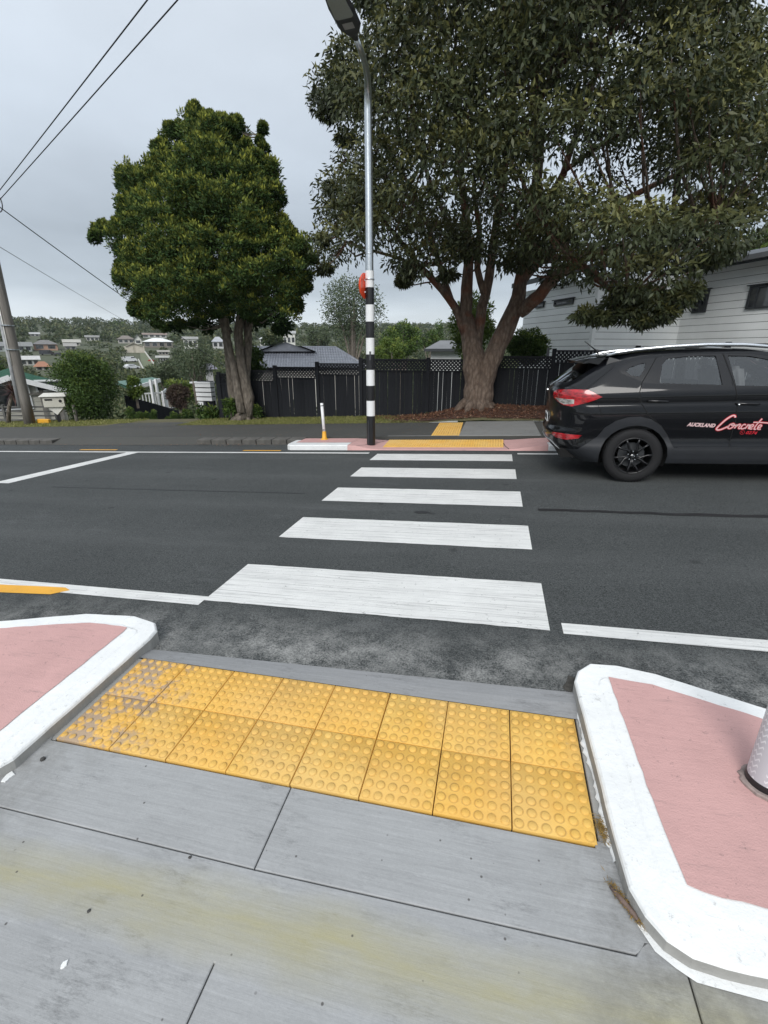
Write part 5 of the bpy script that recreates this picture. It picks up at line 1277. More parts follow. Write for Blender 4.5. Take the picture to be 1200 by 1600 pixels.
# wheel arch liners, floor, cabin
for cx in (WX, FX):
    for s in (-1, 1):
        m = MB(); n = 18; vs = []
        ar = arch(cx, .405, .745, .2, n)
        vs = [(x, s * .885 if abs(z - .74) > 9 else s * (interp(WD, z) - .004), z) for x, z in ar] + [(x, s * .58, z) for x, z in ar]
        m.add(vs, [(i, i + 1, n + 2 + i, n + 1 + i) for i in range(n)]); m.add([(x, s * .58, z) for x, z in ar], [tuple(range(n + 1))]); m.build('wheel_arch_liner', 'gap', car)
m = MB(); m.box((1.2, 0, .33), (3.2, 1.15, .16)); m.box((1.31, 0, .30), (1.7, 1.66, .08)); m.box((-.75, 0, .36), (.3, 1.5, .12)); m.box((3.2, 0, .34), (.3, 1.4, .12)); m.build('underbody', 'gap', car)
m = MB(); m.box((.75, 0, .70), (3.0, 1.56, .05)); m.box((-.72, 0, .90), (.04, 1.4, .55)); m.box((2.2, 0, .95), (.35, 1.5, .35)); m.build('cabin_floor', 'cabin', car)
m = MB(); nv = 8; vs = []
for i in range(13):
    for j in range(nv + 1):
        p = top_pt(-.5 + 1.85 * i / 12, -.93 + 1.86 * j / nv); vs.append((p[0], p[1], p[2] - .035))
m.add(vs, [(i * (nv + 1) + j, (i + 1) * (nv + 1) + j, (i + 1) * (nv + 1) + j + 1, i * (nv + 1) + j + 1) for i in range(12) for j in range(nv)]); m.build('headliner', M('headliner_grey', (.42, .42, .40), .9), car, smooth=True)
for s in (-1, 1):     # headliner pillars seen against the light
    m = MB(); m.box((-.35, s * .66, 1.36), (.20, .04, .40), Matrix.Rotation(.3 * 1, 3, 'Y')); m.build('pillar_trim', 'cabin', car)
def seat(cx, cy, bk=1.0):
    bm = bmesh.new()
    for c, d, rx in (((cx, cy, .92), (.48, .48, .16), 0), ((cx - .26, cy, 1.16), (.13, .46, .52), -.22), ((cx - .355, cy, 1.465), (.09, .24, .155), -.12)):
        r_ = bmesh.ops.create_cube(bm, size=1); vs = r_['verts']
        for v in vs: v.co = Matrix.Rotation(rx, 3, 'Y') @ Vector((v.co.x * d[0], v.co.y * d[1], v.co.z * d[2])) + Vector(c)
    bmesh.ops.bevel(bm, geom=list(bm.edges), offset=.05, segments=3, affect='EDGES', clamp_overlap=True)
    me = bpy.data.meshes.new('seat'); bm.to_mesh(me); bm.free(); me.materials.append(MAT['seat']); me.polygons.foreach_set('use_smooth', [True] * len(me.polygons)); o = bpy.data.objects.new('seat', me); COL.objects.link(o); o.parent = car
for a, b in ((.48, -.42), (.48, .42), (1.42, -.38), (1.42, .38)): seat(a, b)
m = MB(); m.lathe([(.185, -.012), (.20, 0), (.185, .012), (.17, 0)], (0, 0, 0), 'x', 24, True); o = m.build('steering_wheel', 'gap', car, smooth=True); o.location = (1.82, -.38, 1.10); o.rotation_euler = (0, -.4, 0)
# wheels
def wheel(cx, s, first=None):
    if first is not None:
        r_ = dup(first, car); r_.location = (cx, s * .80, WZ); r_.rotation_euler = (0, random.random(), pi if s > 0 else 0)
        for ch in list(first.children): dup(ch, r_)
        return r_
    prof = [(.232, -.105), (.255, -.112), (.30, -.115), (.328, -.105), (.345, -.085), (.350, -.05), (.350, .05), (.345, .085), (.328, .105), (.30, .112), (.232, .10)]
    m = MB(); m.lathe(prof, (0, 0, 0), 'y', 48); k = len(m.v)
    for a in range(60):   # tread blocks round the shoulder
        t = 2 * pi * a / 60; m.box((.344 * cos(t), -.088, .344 * sin(t)), (.008, .03, .012), Matrix.Rotation(-t, 3, 'Y'))
    w_ = m.build('wheel', 'tyre', car, angle=35); w_.location = (cx, s * .80, WZ); w_.rotation_euler = (0, .35, 0)
    m = MB(); m.lathe([(.236, -.112), (.236, -.104), (.222, -.098), (.214, -.03), (.214, .08)], (0, 0, 0), 'y', 48); m.lathe([(.236, -.112), (.226, -.116), (.218, -.108), (.216, -.095)], (0, 0, 0), 'y', 48); m.build('rim', 'rim', w_, smooth=True)
    m = MB(); m.lathe([(.0001, .02), (.16, .02), (.16, .0), (.0001, 0)], (0, 0, 0), 'y', 32); m.build('brake_disc', 'darksteel', w_)
    for a in range(5):
        t = 2 * pi * a / 5
        for dt in (-.17, .17):
            m = MB(); c0, s0 = cos(t + dt * .6), sin(t + dt * .6); c1, s1 = cos(t + dt * 1.7 + .12), sin(t + dt * 1.7 + .12)
            m.tube([(.04 * c0, -.075, .04 * s0), (.10 * c0, -.088, .10 * s0), (.17 * c1, -.098, .17 * s1), (.222 * c1, -.104, .222 * s1)], [.026, .018, .013, .016], 6); m.build('spoke', 'rim', w_, smooth=True)
    m = MB(); m.lathe([(.036, -.092), (.034, -.100), (.0001, -.102)], (0, 0, 0), 'y', 20)
    m.build('centre_cap', 'rim', w_)
    m = MB(); m.tube([(.021 * cos(a), -.103, .014 * sin(a)) for a in [2 * pi * i / 16 for i in range(17)]], .0022, 5, False); m.bar((-.009, -.103, -.008), (-.004, -.103, .009), .004, .002, (0, 1, 0)); m.bar((.004, -.103, -.009), (.009, -.103, .008), .004, .002, (0, 1, 0)); m.bar((-.006, -.103, 0), (.007, -.103, .001), .004, .002, (0, 1, 0)); m.build('badge', 'chrome', w_)
    for a in range(5):
        t = 2 * pi * (a + .5) / 5; m = MB(); m.lathe([(.009, -.085), (.008, -.096), (.0001, -.097)], (.057 * cos(t), 0, .057 * sin(t)), 'y', 6); m.build('wheel_nut', 'chrome', w_)
    return w_
w0 = wheel(WX, -1)
for cx, s in ((WX, 1), (FX, -1), (FX, 1)): wheel(cx, s, w0)
m = MB(); m.lathe([(.026, 0), (.026, -.01), (.0001, -.012)], (0, 0, 0), 'x', 20); o = m.build('tailgate_badge', 'chrome', car); o.location = (-1.052, 0, 1.16); o.scale.y = 1.5
# number plate with raised dark characters, too small in the photograph to be read
m = MB(); m.box((0, 0, 0), (.008, .36, .125)); np_ = m.build('number_plate', 'white', car); np_.location = (-1.044, 0, .78)
m = MB()
for i in range(6): m.box((-.0055, -.14 + i * .056, 0), (.002, .035, .07)); m.box((-.0065, -.14 + i * .056, .012), (.002, .016, .014))
tag(m.build('plate_characters', 'darksteel', np_), kind='stuff')
for i, (a, b) in enumerate((('y', .58), ('x', -.9))): pass
m = MB(); q = densq([('y', 0, .52), ('y', .50, .50), ('y', .62, .40)], .05, False); vs = []
for s in (-1, 1):
    m = MB(); P3 = [Vector(Ppos(a, b, s, .006)) for a, b in q]; m.tube(P3, .008, 6); m.build('bumper_strip', M('satin_silver', (.32, .33, .34), .35, .1) if s < 0 else 'satin', car, smooth=True) if s < 0 else m.build('bumper_strip', bpy.data.materials['satin_silver'], car, smooth=True)
# ---- door lettering, flat vinyl laid on the near side
def on_side(u, z, off=.0022): return Ppos(qx(u, z), z, -1, off)
def text_part(name, body, x0, z0, size, shear, mat, bold=0.0, sx=1.0):
    cu = bpy.data.curves.new(name, 'FONT'); cu.body = body; cu.size = size; cu.shear = shear; cu.offset = bold; cu.space_character = 1.06
    ob = bpy.data.objects.new(name, cu); COL.objects.link(ob); bpy.context.view_layer.update()
    me = bpy.data.meshes.new_from_object(ob.evaluated_get(bpy.context.evaluated_depsgraph_get())); bpy.data.objects.remove(ob)
    for v in me.vertices: v.co = on_side(x0 + v.co.x * sx, z0 - .065 * (v.co.x * sx) + v.co.y)
    me.materials.clear(); me.materials.append(mat); o = bpy.data.objects.new(name, me); COL.objects.link(o); o.parent = car; return o
pinkv = M('pale_pink_vinyl', (0.74, 0.52, 0.52), .4, .05); redv = M('red_vinyl', (0.55, 0.02, 0.035), .4, .05)
text_part('door_lettering', 'AUCKLAND', .540, .735, .060, .35, pinkv, .0034, .88)
text_part('door_number', '0274', 1.185, .632, .050, .3, redv, .0018, 1.1)
m = MB(); c0 = (1.150, .650)
ringp = [(c0[0] + .024 * cos(a) * 1.0, c0[1] + .024 * sin(a)) for a in [2 * pi * i / 20 for i in range(21)]]
def stroke(m, pts, w_, off):
    n = len(pts); vs = []
    for i, p in enumerate(pts):
        a = Vector(pts[max(i - 1, 0)]); b = Vector(pts[min(i + 1, n - 1)]); t = (b - a); t.normalize(); nn = Vector((-t.y, t.x)) * (w_[i] if hasattr(w_, '__len__') else w_) / 2
        vs += [on_side(p[0] + nn.x, p[1] + nn.y, off), on_side(p[0] - nn.x, p[1] - nn.y, off)]
    m.add(vs, [(2 * i, 2 * i + 1, 2 * i + 3, 2 * i + 2) for i in range(n - 1)])
stroke(m, ringp, .004, .0022); stroke(m, [(c0[0] - .008, c0[1] + .012), (c0[0] - .006, c0[1] + .002), (c0[0] + .006, c0[1] - .010)], .007, .0022); m.build('phone_mark', redv, car)
def cr(pts, k=6):
    out_ = []; n = len(pts)
    for i in range(n - 1):
        p0, p1, p2, p3 = [Vector(pts[max(0, min(n - 1, j))]) for j in (i - 1, i, i + 1, i + 2)]
        for t in [j / k for j in range(k)]:
            out_.append(tuple(.5 * ((2 * p1) + (-p0 + p2) * t + (2 * p0 - 5 * p1 + 4 * p2 - p3) * t * t + (-p0 + 3 * p1 - 3 * p2 + p3) * t ** 3)))
    out_.append(tuple(pts[-1])); return out_
# script word "Concrete": one stroke path per letter in slanted script (u along, v up, in letter heights)
script = [[(.95, .98), (.90, 1.12), (.72, 1.10), (.38, .78), (.10, .36), (-.06, .06), (.02, -.06), (.22, -.02), (.50, .16), (.70, .30)],
          [(.86, .48), (.74, .42), (.64, .22), (.70, .10), (.84, .12), (.98, .30), (.98, .46), (.88, .50), (.84, .38), (1.02, .34), (1.12, .42)],
          [(1.06, .12), (1.14, .32), (1.18, .46), (1.16, .30), (1.30, .46), (1.38, .42), (1.32, .20), (1.36, .12), (1.46, .16)],
          [(1.72, .42), (1.62, .48), (1.50, .34), (1.48, .16), (1.58, .11), (1.72, .20)],
          [(1.72, .12), (1.82, .34), (1.86, .48), (1.88, .40), (1.98, .45), (1.94, .22), (1.98, .12)],
          [(2.02, .24), (2.16, .32), (2.20, .44), (2.10, .48), (2.01, .32), (2.04, .14), (2.20, .14)],
          [(2.62, .98), (2.46, .66), (2.32, .30), (2.32, .12), (2.44, .14)], [(2.14, .66), (2.50, .68), (3.1, .66)],
          [(2.52, .24), (2.66, .32), (2.70, .44), (2.60, .48), (2.51, .32), (2.54, .14), (2.72, .16)]]
H = .19
def sc_(p): return (.875 + p[0] * .168, .692 + p[1] * H * .80 - .055 * (p[0] * .168))
m = MB(); m2 = MB()
for li, pth in enumerate(script):
    q = cr([sc_(p) for p in pth]); stroke(m, q, .030 if li == 0 else .024, .0022); stroke(m2, q, .015 if li == 0 else .012, .0032)
tag(m.build('script_outline', redv, car), None); m2.build('script_lettering', pinkv, car)

# ================================================================== BACKGROUND
def hdir(px, py=547):
    d = ray(px, py); return Vector((d.x, d.y, 0)).normalized()
dA = hdir(385); dB = Vector((dA.y, -dA.x, 0))
K1 = at(922, 550, 16.2); K1.z = 0
MAT['board'] = M('white_weatherboard', (0.86, 0.885, 0.885), .45, .07, 1.2, .0015, 6)
MAT['fascia'] = M('dark_fascia', (0.035, 0.04, 0.045), .5, .1)
MAT['roofgrey'] = M('grey_roof', (0.12, 0.125, 0.13), .6, .2, 2)
house = empty('boarded_house', (K1.x, K1.y, 0), 'two storey white weatherboard house behind the black fence at right', 'house')
def walls_hit(px, py, o, d):   # point where the pixel ray meets the upright wall through o along d
    r_ = ray(px, py); n_ = Vector((d.y, -d.x, 0)); t = (o - Vector((0, 0, CAMZ))).dot(n_) / r_.dot(n_); return Vector((0, 0, CAMZ)) + r_ * t
q = walls_hit(1063, 500, K1, dB); K2 = Vector((q.x, q.y, 0))
topC = walls_hit(1190, 415, K2, -dA).z + .03
BH = (walls_hit(1140, 459, K2, -dA).z - walls_hit(1140, 505.5, K2, -dA).z) / 4.0
def wallset(o, d, ln, z0, z1, out_n, name='weatherboard'):
    k = 0; z = z0
    while z < z1 - .02:
        h = min(BH, z1 - z); m = MB(); a = o + Vector((0, 0, z + h / 2)) - K1; b = a + d * ln
        q_ = [(0.0, -h / 2 + .006), (.020, -h / 2 + .006), (.016, h / 2 - .006), (0.0, h / 2 - .006)]
        vs = [p + out_n * u_ + Vector((0, 0, v_)) for p in (a, b) for u_, v_ in q_]
        m.add(vs, [(0, 1, 2, 3), (7, 6, 5, 4), (0, 4, 5, 1), (1, 5, 6, 2), (2, 6, 7, 3)]); m.build(name, 'board', house); z += BH
    m = MB(); a = o - K1 + Vector((0, 0, z0)); b = a + d * ln; h = z1 - z0
    m.add([a, b, b + Vector((0, 0, h)), a + Vector((0, 0, h))], [(0, 1, 2, 3)]); m.build('wall', 'darksteel', house)
zb0 = -1.2
nA = -dB; nB = -dA; nC = -dB
zoff = walls_hit(1140, 505.5, K2, -dA).z; zs0 = zoff - BH * math.ceil((zoff - zb0) / BH)
LA = (walls_hit(818, 500, K1, dA) - K1).dot(dA); wallset(K1, dA, LA, zs0, topC - .1, nA); wallset(K1, dB, (K2 - K1).length, zs0, topC, nB); wallset(K2, -dA, 8.5, zs0, topC + .14, nC)
for c, n1, n2 in ((K1, nA, nB),):
    m = MB(); a = c - K1; m.box(a + (n1 + n2) * .018 + Vector((0, 0, (zs0 + topC) / 2)), (.11, .11, topC - zs0), Matrix.Rotation(math.atan2(dA.y, dA.x), 3, 'Z')); m.build('corner_board', 'board', house)
def wwin(o, d, nrm, x0, x1, y0, y1, split=None):
    a = walls_hit(x0, y1, o, d); b = walls_hit(x1, y0, o, d); a2 = a - K1; u_ = Vector((d.x, d.y, 0)) * ((b - a).dot(d)); hgt = b.z - a.z
    if u_.length < .05: return
    c = a2 + u_ / 2 + Vector((0, 0, hgt / 2)); L_ = u_.length; rot = Matrix.Rotation(math.atan2(d.y, d.x), 3, 'Z')
    m = MB(); fr = .055
    for s in (-1, 1):
        m.box(c + u_.normalized() * s * (L_ / 2 - fr / 2) + nrm * .03, (fr, .07, hgt), rot); m.box(c + Vector((0, 0, s * (hgt / 2 - fr / 2))) + nrm * .03, (L_ - 2 * fr - .002, .07, fr), rot)
    if split: m.box(c + u_.normalized() * (split - .5) * L_ + nrm * .03, (.035, .06, hgt - 2 * fr), rot)
    m.box(c + Vector((0, 0, hgt / 2 + .02)) + nrm * .06, (L_ + .12, .10, .025), rot)
    w_ = m.build('window', 'fascia', house)
    m = MB(); m.box(c + nrm * .026, (L_ - fr, .012, hgt - fr), rot); m.build('pane', 'hglass', w_)
wwin(K2, -dA, nC, 1082, 1113, 490, 451, .45) if False else wwin(K2, -dA, nC, 1082, 1111, 452, 490, .5)
wwin(K2, -dA, nC, 1166, 1235, 440, 484, .25)
wwin(K1, dB, nB, 948, 1000, 448, 490); wwin(K1, dB, nB, 1024, 1050, 455, 497, .4)
wwin(K1, dA, nA, 867, 898, 466, 479); wwin(K1, dA, nA, 838, 852, 472, 482)
# roof of both wings
m = MB(); over = .45
def rp_(o, d, a, n_, b, z): return o + d * a + n_ * b - K1 + Vector((0, 0, z))
for (o, d, l0, l1, n_) in ((K2, -dA, -.4 - 3, 9, nC), (K1, dA, -.4, LA + .3, nA)):
    e0, e1 = rp_(o, d, l0, n_, over, topC + .02), rp_(o, d, l1, n_, over, topC + .02); r0, r1 = rp_(o, d, l0, n_, -4.5, topC + 1.1), rp_(o, d, l1, n_, -4.5, topC + 1.1)
    up_ = Vector((0, 0, .16)); m.add([e0, e1, r1, r0, e0 + up_, e1 + up_, r1 + up_, r0 + up_], [(0, 3, 2, 1), (4, 5, 6, 7), (0, 1, 5, 4), (1, 2, 6, 5), (3, 0, 4, 7)])
m.build('roof', 'fascia', house)
m = MB()
for (o, d, l0, l1, n_) in ((K2, -dA, -.4, 9, nC),):
    a, b = rp_(o, d, l0, n_, over + .06, topC + .14), rp_(o, d, l1, n_, over + .06, topC + .14); m.bar(a, b, .13, .12)
m.build('gutter', 'roofgrey', house)
# flood light on wall B
p = walls_hit(997, 545, K1, dB) - K1
m = MB(); m.box(p + nB * .06, (.10, .10, .10)); m.tube([p + nB * .1 + Vector((.05, 0, .02)), p + nB * .2 + Vector((.1, 0, .0))], .05, 10); m.build('flood_light', 'black', house)
# security lights neighbours: vent pipe seen over the fence
vp = at(857, 545, 14.6); o = MB().tube([(0, 0, -1.5), (0, 0, .03)], .035, 10).build('vent_pipe', 'roofgrey', None, smooth=True, loc=vp); tag(o, 'short grey vent pipe just above the fence lattice left of the house', 'pipe')

def veg(name, label, cx, ytop, ybot, wpx, r, mat='bush', n=14, leaf=None, per=260, trunk=None, depth=.9, dz=0.0, cat='bush', shell=.45, group=None, rs_=None, sparse=0, sky=False, droop=.1):
    rs_ = rs_ or random.Random(int(cx * 7 + ytop))
    b = at_r(cx, ybot, r); t = at_r(cx, ytop, r); wl = at_r(cx - wpx / 2, (ytop + ybot) / 2, r); wr = at_r(cx + wpx / 2, (ytop + ybot) / 2, r)
    W_ = (wr - wl).length / 2; H_ = (t.z - b.z) / 2; O = Vector((b.x, b.y, min(b.z, terrain(b.x, b.y) + .4) if trunk else b.z)); e_ = empty(name, O, label, cat, group)
    cen = Vector((0, 0, b.z + H_ - O.z)); ls = leaf or max(.06, r * .0042)
    cs_, rd = [], []; pr = .36 * min(W_, H_) if n > 8 else .78 * min(W_, H_)
    for i in range(n):
        for _ in range(30):
            d = Vector((rs_.gauss(0, 1), rs_.gauss(0, 1), rs_.gauss(0, 1))).normalized() * rs_.uniform(.45, .85) ** .6
            p = Vector((d.x * (W_ - pr * .8), d.y * (W_ - pr * .8) * depth, d.z * (H_ - pr * .8)))
            if all((p - Vector(c)).length > pr * .55 for c in cs_): break
        cs_.append(tuple(p)); rd.append(pr * rs_.uniform(.75, 1.15))
    cs_ = np.array(cs_) + np.array(cen)
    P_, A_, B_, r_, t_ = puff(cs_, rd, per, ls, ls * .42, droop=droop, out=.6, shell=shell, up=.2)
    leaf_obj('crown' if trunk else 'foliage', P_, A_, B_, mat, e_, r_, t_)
    if trunk:
        m = MB(); tr_ = trunk; m.tube([(0, 0, -.4), (0, 0, cen.z * .35), (.03 * W_, 0, cen.z * .75), (.05 * W_, 0, cen.z * 1.1)], [tr_, tr_ * .8, tr_ * .6, tr_ * .25], 8)
        for c in cs_[:: max(1, n // 7)]: m.tube([(0, 0, cen.z * .45), tuple(Vector((0, 0, cen.z * .6)).lerp(Vector(c), .5)), tuple(c)], [tr_ * .45, tr_ * .3, tr_ * .1], 5, False)
        m.build('trunk', 'bark1', e_, smooth=True)
    else:
        m = MB(); m.tube([(0, 0, -.3), (0, 0, cen.z)], [.05, .02], 6); m.build('stem', 'bark1', e_)
    return e_
veg('round_bush', 'large rounded green bush left of the driveway behind the grass', 149, 538, 668, 122, 19.6, 'bush', 42, .085, 560)
HG = 'clipped shrubs in a row along the driveway'
for i, (cx, yt, yb, w_, r_, lb) in enumerate(((208, 634, 668, 15, 18.9, 'clipped dark shrub touching the large rounded bush, leftmost of the row'), (221, 640, 667, 13, 18.8, 'second clipped shrub from the large rounded bush'), (232, 641, 667, 12, 18.8, 'third clipped shrub from the large rounded bush'),
        (243, 640, 666, 12, 18.7, 'fourth clipped shrub from the large rounded bush'), (265, 651, 665, 11, 18.5, 'lowest little clipped ball shrub beside the driveway'), (275, 640, 665, 13, 18.5, 'light tipped clipped shrub right of the lowest ball shrub'))):
    veg('clipped_shrub', lb, cx, yt, yb, w_, r_, 'bush', 7, .05, 300, cat='shrub', group=HG)
veg('low_hedge', 'dense low hedge right of the clipped shrubs under the maroon shrub', 294, 635, 668, 28, 18.5, 'bush', 12, .07, 260, cat='hedge')
veg('maroon_shrub', 'round maroon brown shrub beyond the clipped shrubs', 283, 599, 640, 46, 24, 'maroon', 18, .10, 300, trunk=.06, cat='shrub')
veg('lime_hedge', 'bright lime green shrub behind the round maroon shrub', 288, 590, 628, 72, 29, 'limebush', 18, .14, 220)
veg('sparse_tree', 'thin grey green tree with pale branches left of the totara trunk', 305, 522, 605, 92, 24, 'grey', 30, .11, 110, trunk=.10, cat='tree', shell=.2)
veg('garden_tree', 'grey green garden tree spreading behind the maroon shrub', 262, 556, 606, 62, 40, 'grey', 18, .2, 160, trunk=.12, cat='tree')
veg('fence_shrub', 'leafy shrub seen between and right of the totara trunks', 396, 528, 606, 52, 17.5, 'bush', 20, .10, 260, cat='shrub')
veg('small_garden_plant', 'low leafy plant below the white board pillar', 332, 634, 664, 26, 16.2, 'bush', 8, .14, 60, cat='plant')
veg('small_garden_plant', 'low leafy plant beside the blue flower pot', 318, 632, 660, 14, 16.6, 'bush', 6, .12, 60, cat='plant')
veg('base_sprouts', 'dark leafy sprouts at the left foot of the totara trunk', 362, 618, 655, 20, 15.2, 'bush', 6, .10, 110, cat='plant')
veg('base_sprouts', 'dark ivy like sprouts at the right foot of the totara trunk', 403, 632, 655, 16, 15.0, 'bush', 5, .09, 90, cat='plant')
veg('tall_gum_tree', 'tall loose grey green tree behind the dark tiled roof', 552, 418, 546, 124, 48, 'grey', 46, .24, 170, trunk=.3, cat='tree', shell=.3)
veg('leafy_tree', 'mid green leafy tree right of the striped post behind the fence', 628, 500, 562, 78, 40, 'bush', 26, .2, 240, trunk=.2, cat='tree')
veg('yellow_green_bush', 'yellow green bush just above the fence right of the striped post', 612, 527, 572, 66, 30, 'limebush', 20, .13, 220)
veg('leafy_tree', 'dark tree between the small grey roofed house and the leafy tree', 672, 512, 552, 36, 55, 'bush', 10, .24, 220, trunk=.2, cat='tree')
veg('far_tree', 'grey green tree behind the ridge of the dark tiled roof', 498, 506, 556, 50, 85, 'grey', 16, .4, 180, trunk=.3, cat='tree')
veg('far_tree', 'dull green tree at the left end of the dark tiled roof', 425, 512, 560, 44, 70, 'hill', 12, .4, 160, trunk=.3, cat='tree')
veg('layered_conifer', 'small tiered conifer on the skyline left of the forked trunk', 686, 494, 540, 16, 70, 'bush', 7, .25, 120, trunk=.12, cat='tree', shell=.1)
veg('glossy_bush', 'yellow tipped bush behind the left side of the forked trunk', 735, 452, 572, 82, 18.5, 'limebush', 30, .12, 300)
veg('glossy_bush', 'green bush between the forked trunk and the white house', 822, 512, 572, 74, 16.2, 'bush', 24, .10, 300)
veg('garden_tree', 'dark tree above the white house roof at the right edge', 1182, 352, 430, 90, 34, 'bush', 20, .2, 200, trunk=.2, cat='tree')
veg('side_tree', 'dark green tree left of the wooden power pole', -6, 555, 610, 60, 36, 'bush', 14, .2, 160, trunk=.2, cat='tree')
veg('verandah_shrub', 'lime green shrub between the rounded bush and the verandah', 214, 585, 625, 34, 20, 'limebush', 10, .11, 160)

# tiled roof house
MAT['rooftile'] = M('dark_roof_tile', (0.13, 0.14, 0.165), .35, .25, 3, spec=.8)
rA = at_r(385, 577, 38); rB = at_r(577, 577, 38); rA.z = rB.z = (rA.z + rB.z) / 2
th = empty('tiled_house', (rA.x, rA.y, rA.z), 'low house with dark glossy tiled roof behind the black fence left of the striped post', 'house')
u_ = (rB - rA); Lr = u_.length; u_.normalize(); bk = Vector((-u_.y, u_.x, 0)); zr_ = at_r(500, 544, 43).z - rA.z; dp = 5.0
nc, nr = 44, 8; m = MB(); vs = []
for j in range(nr * 3 + 1):
    row = j // 3; fr = (j % 3) / 3.0; v_ = min(1, j / (nr * 3)); sl = .11 * (1 - fr)
    for i in range(nc * 2 + 1):
        uu = i / (nc * 2); x = uu * Lr; xx = x - max(0, (uu - (1 - .14 * v_))) * 0
        lim = Lr - v_ * 2.3; x = min(x, lim); wv2 = .035 * abs(math.sin(pi * i / 2 + .0)) if False else .07 * (i % 2)
        vs.append(tuple(u_ * x + bk * dp * v_ + Vector((0, 0, zr_ * v_ + sl + wv2))))
w2 = nc * 2 + 1
m.add(vs, [(j * w2 + i, j * w2 + i + 1, (j + 1) * w2 + i + 1, (j + 1) * w2 + i) for j in range(nr * 3) for i in range(nc * 2)]); tag(m.build('roof_tiles', 'rooftile', th), kind='stuff')
m = MB(); m.add([u_ * Lr, u_ * (Lr - 2.3) + bk * dp + Vector((0, 0, zr_)), u_ * Lr + bk * 2 * dp], [(0, 2, 1)]); m.add([Vector((0, 0, 0)), bk * dp + Vector((0, 0, zr_)), u_ * (Lr - 2.3) + bk * dp + Vector((0, 0, zr_)), u_ * Lr + bk * 2 * dp, bk * 2 * dp], [(0, 4, 3, 2, 1)]); m.build('back_roof', 'rooftile', th)
m = MB(); m.tube([bk * dp + Vector((0, 0, zr_ + .05)), u_ * (Lr - 2.3) + bk * dp + Vector((0, 0, zr_ + .05)), u_ * Lr + Vector((0, 0, .05))], .12, 8); m.build('ridge_tiles', 'rooftile', th, smooth=True)
m = MB(); c = u_ * (Lr / 2) + bk * dp + Vector((0, 0, -2.2)); m.box(c, (Lr - .8, 2 * dp - .8, 4.2), Matrix.Rotation(math.atan2(u_.y, u_.x), 3, 'Z')); m.build('wall', 'offwhite', th)
gx = at_r(447, 545, 41) - rA; 
m = MB(); hw = 2.1; g0 = gx + Vector((0, 0, -.2)); m.add([g0 - u_ * hw, g0 + u_ * hw, g0 + Vector((0, 0, .72))], [(0, 1, 2)]); m.add([g0 - u_ * (hw + .3) - bk * .3, g0 + Vector((0, 0, .86)) - bk * .3, g0 + Vector((0, 0, .86)) + bk * 3, g0 - u_ * (hw + .3) + bk * 3], [(0, 1, 2, 3)]); m.add([g0 + u_ * (hw + .3) - bk * .3, g0 + Vector((0, 0, .86)) - bk * .3, g0 + Vector((0, 0, .86)) + bk * 3, g0 + u_ * (hw + .3) + bk * 3], [(3, 2, 1, 0)]); m.build('gable', 'rooftile', th)

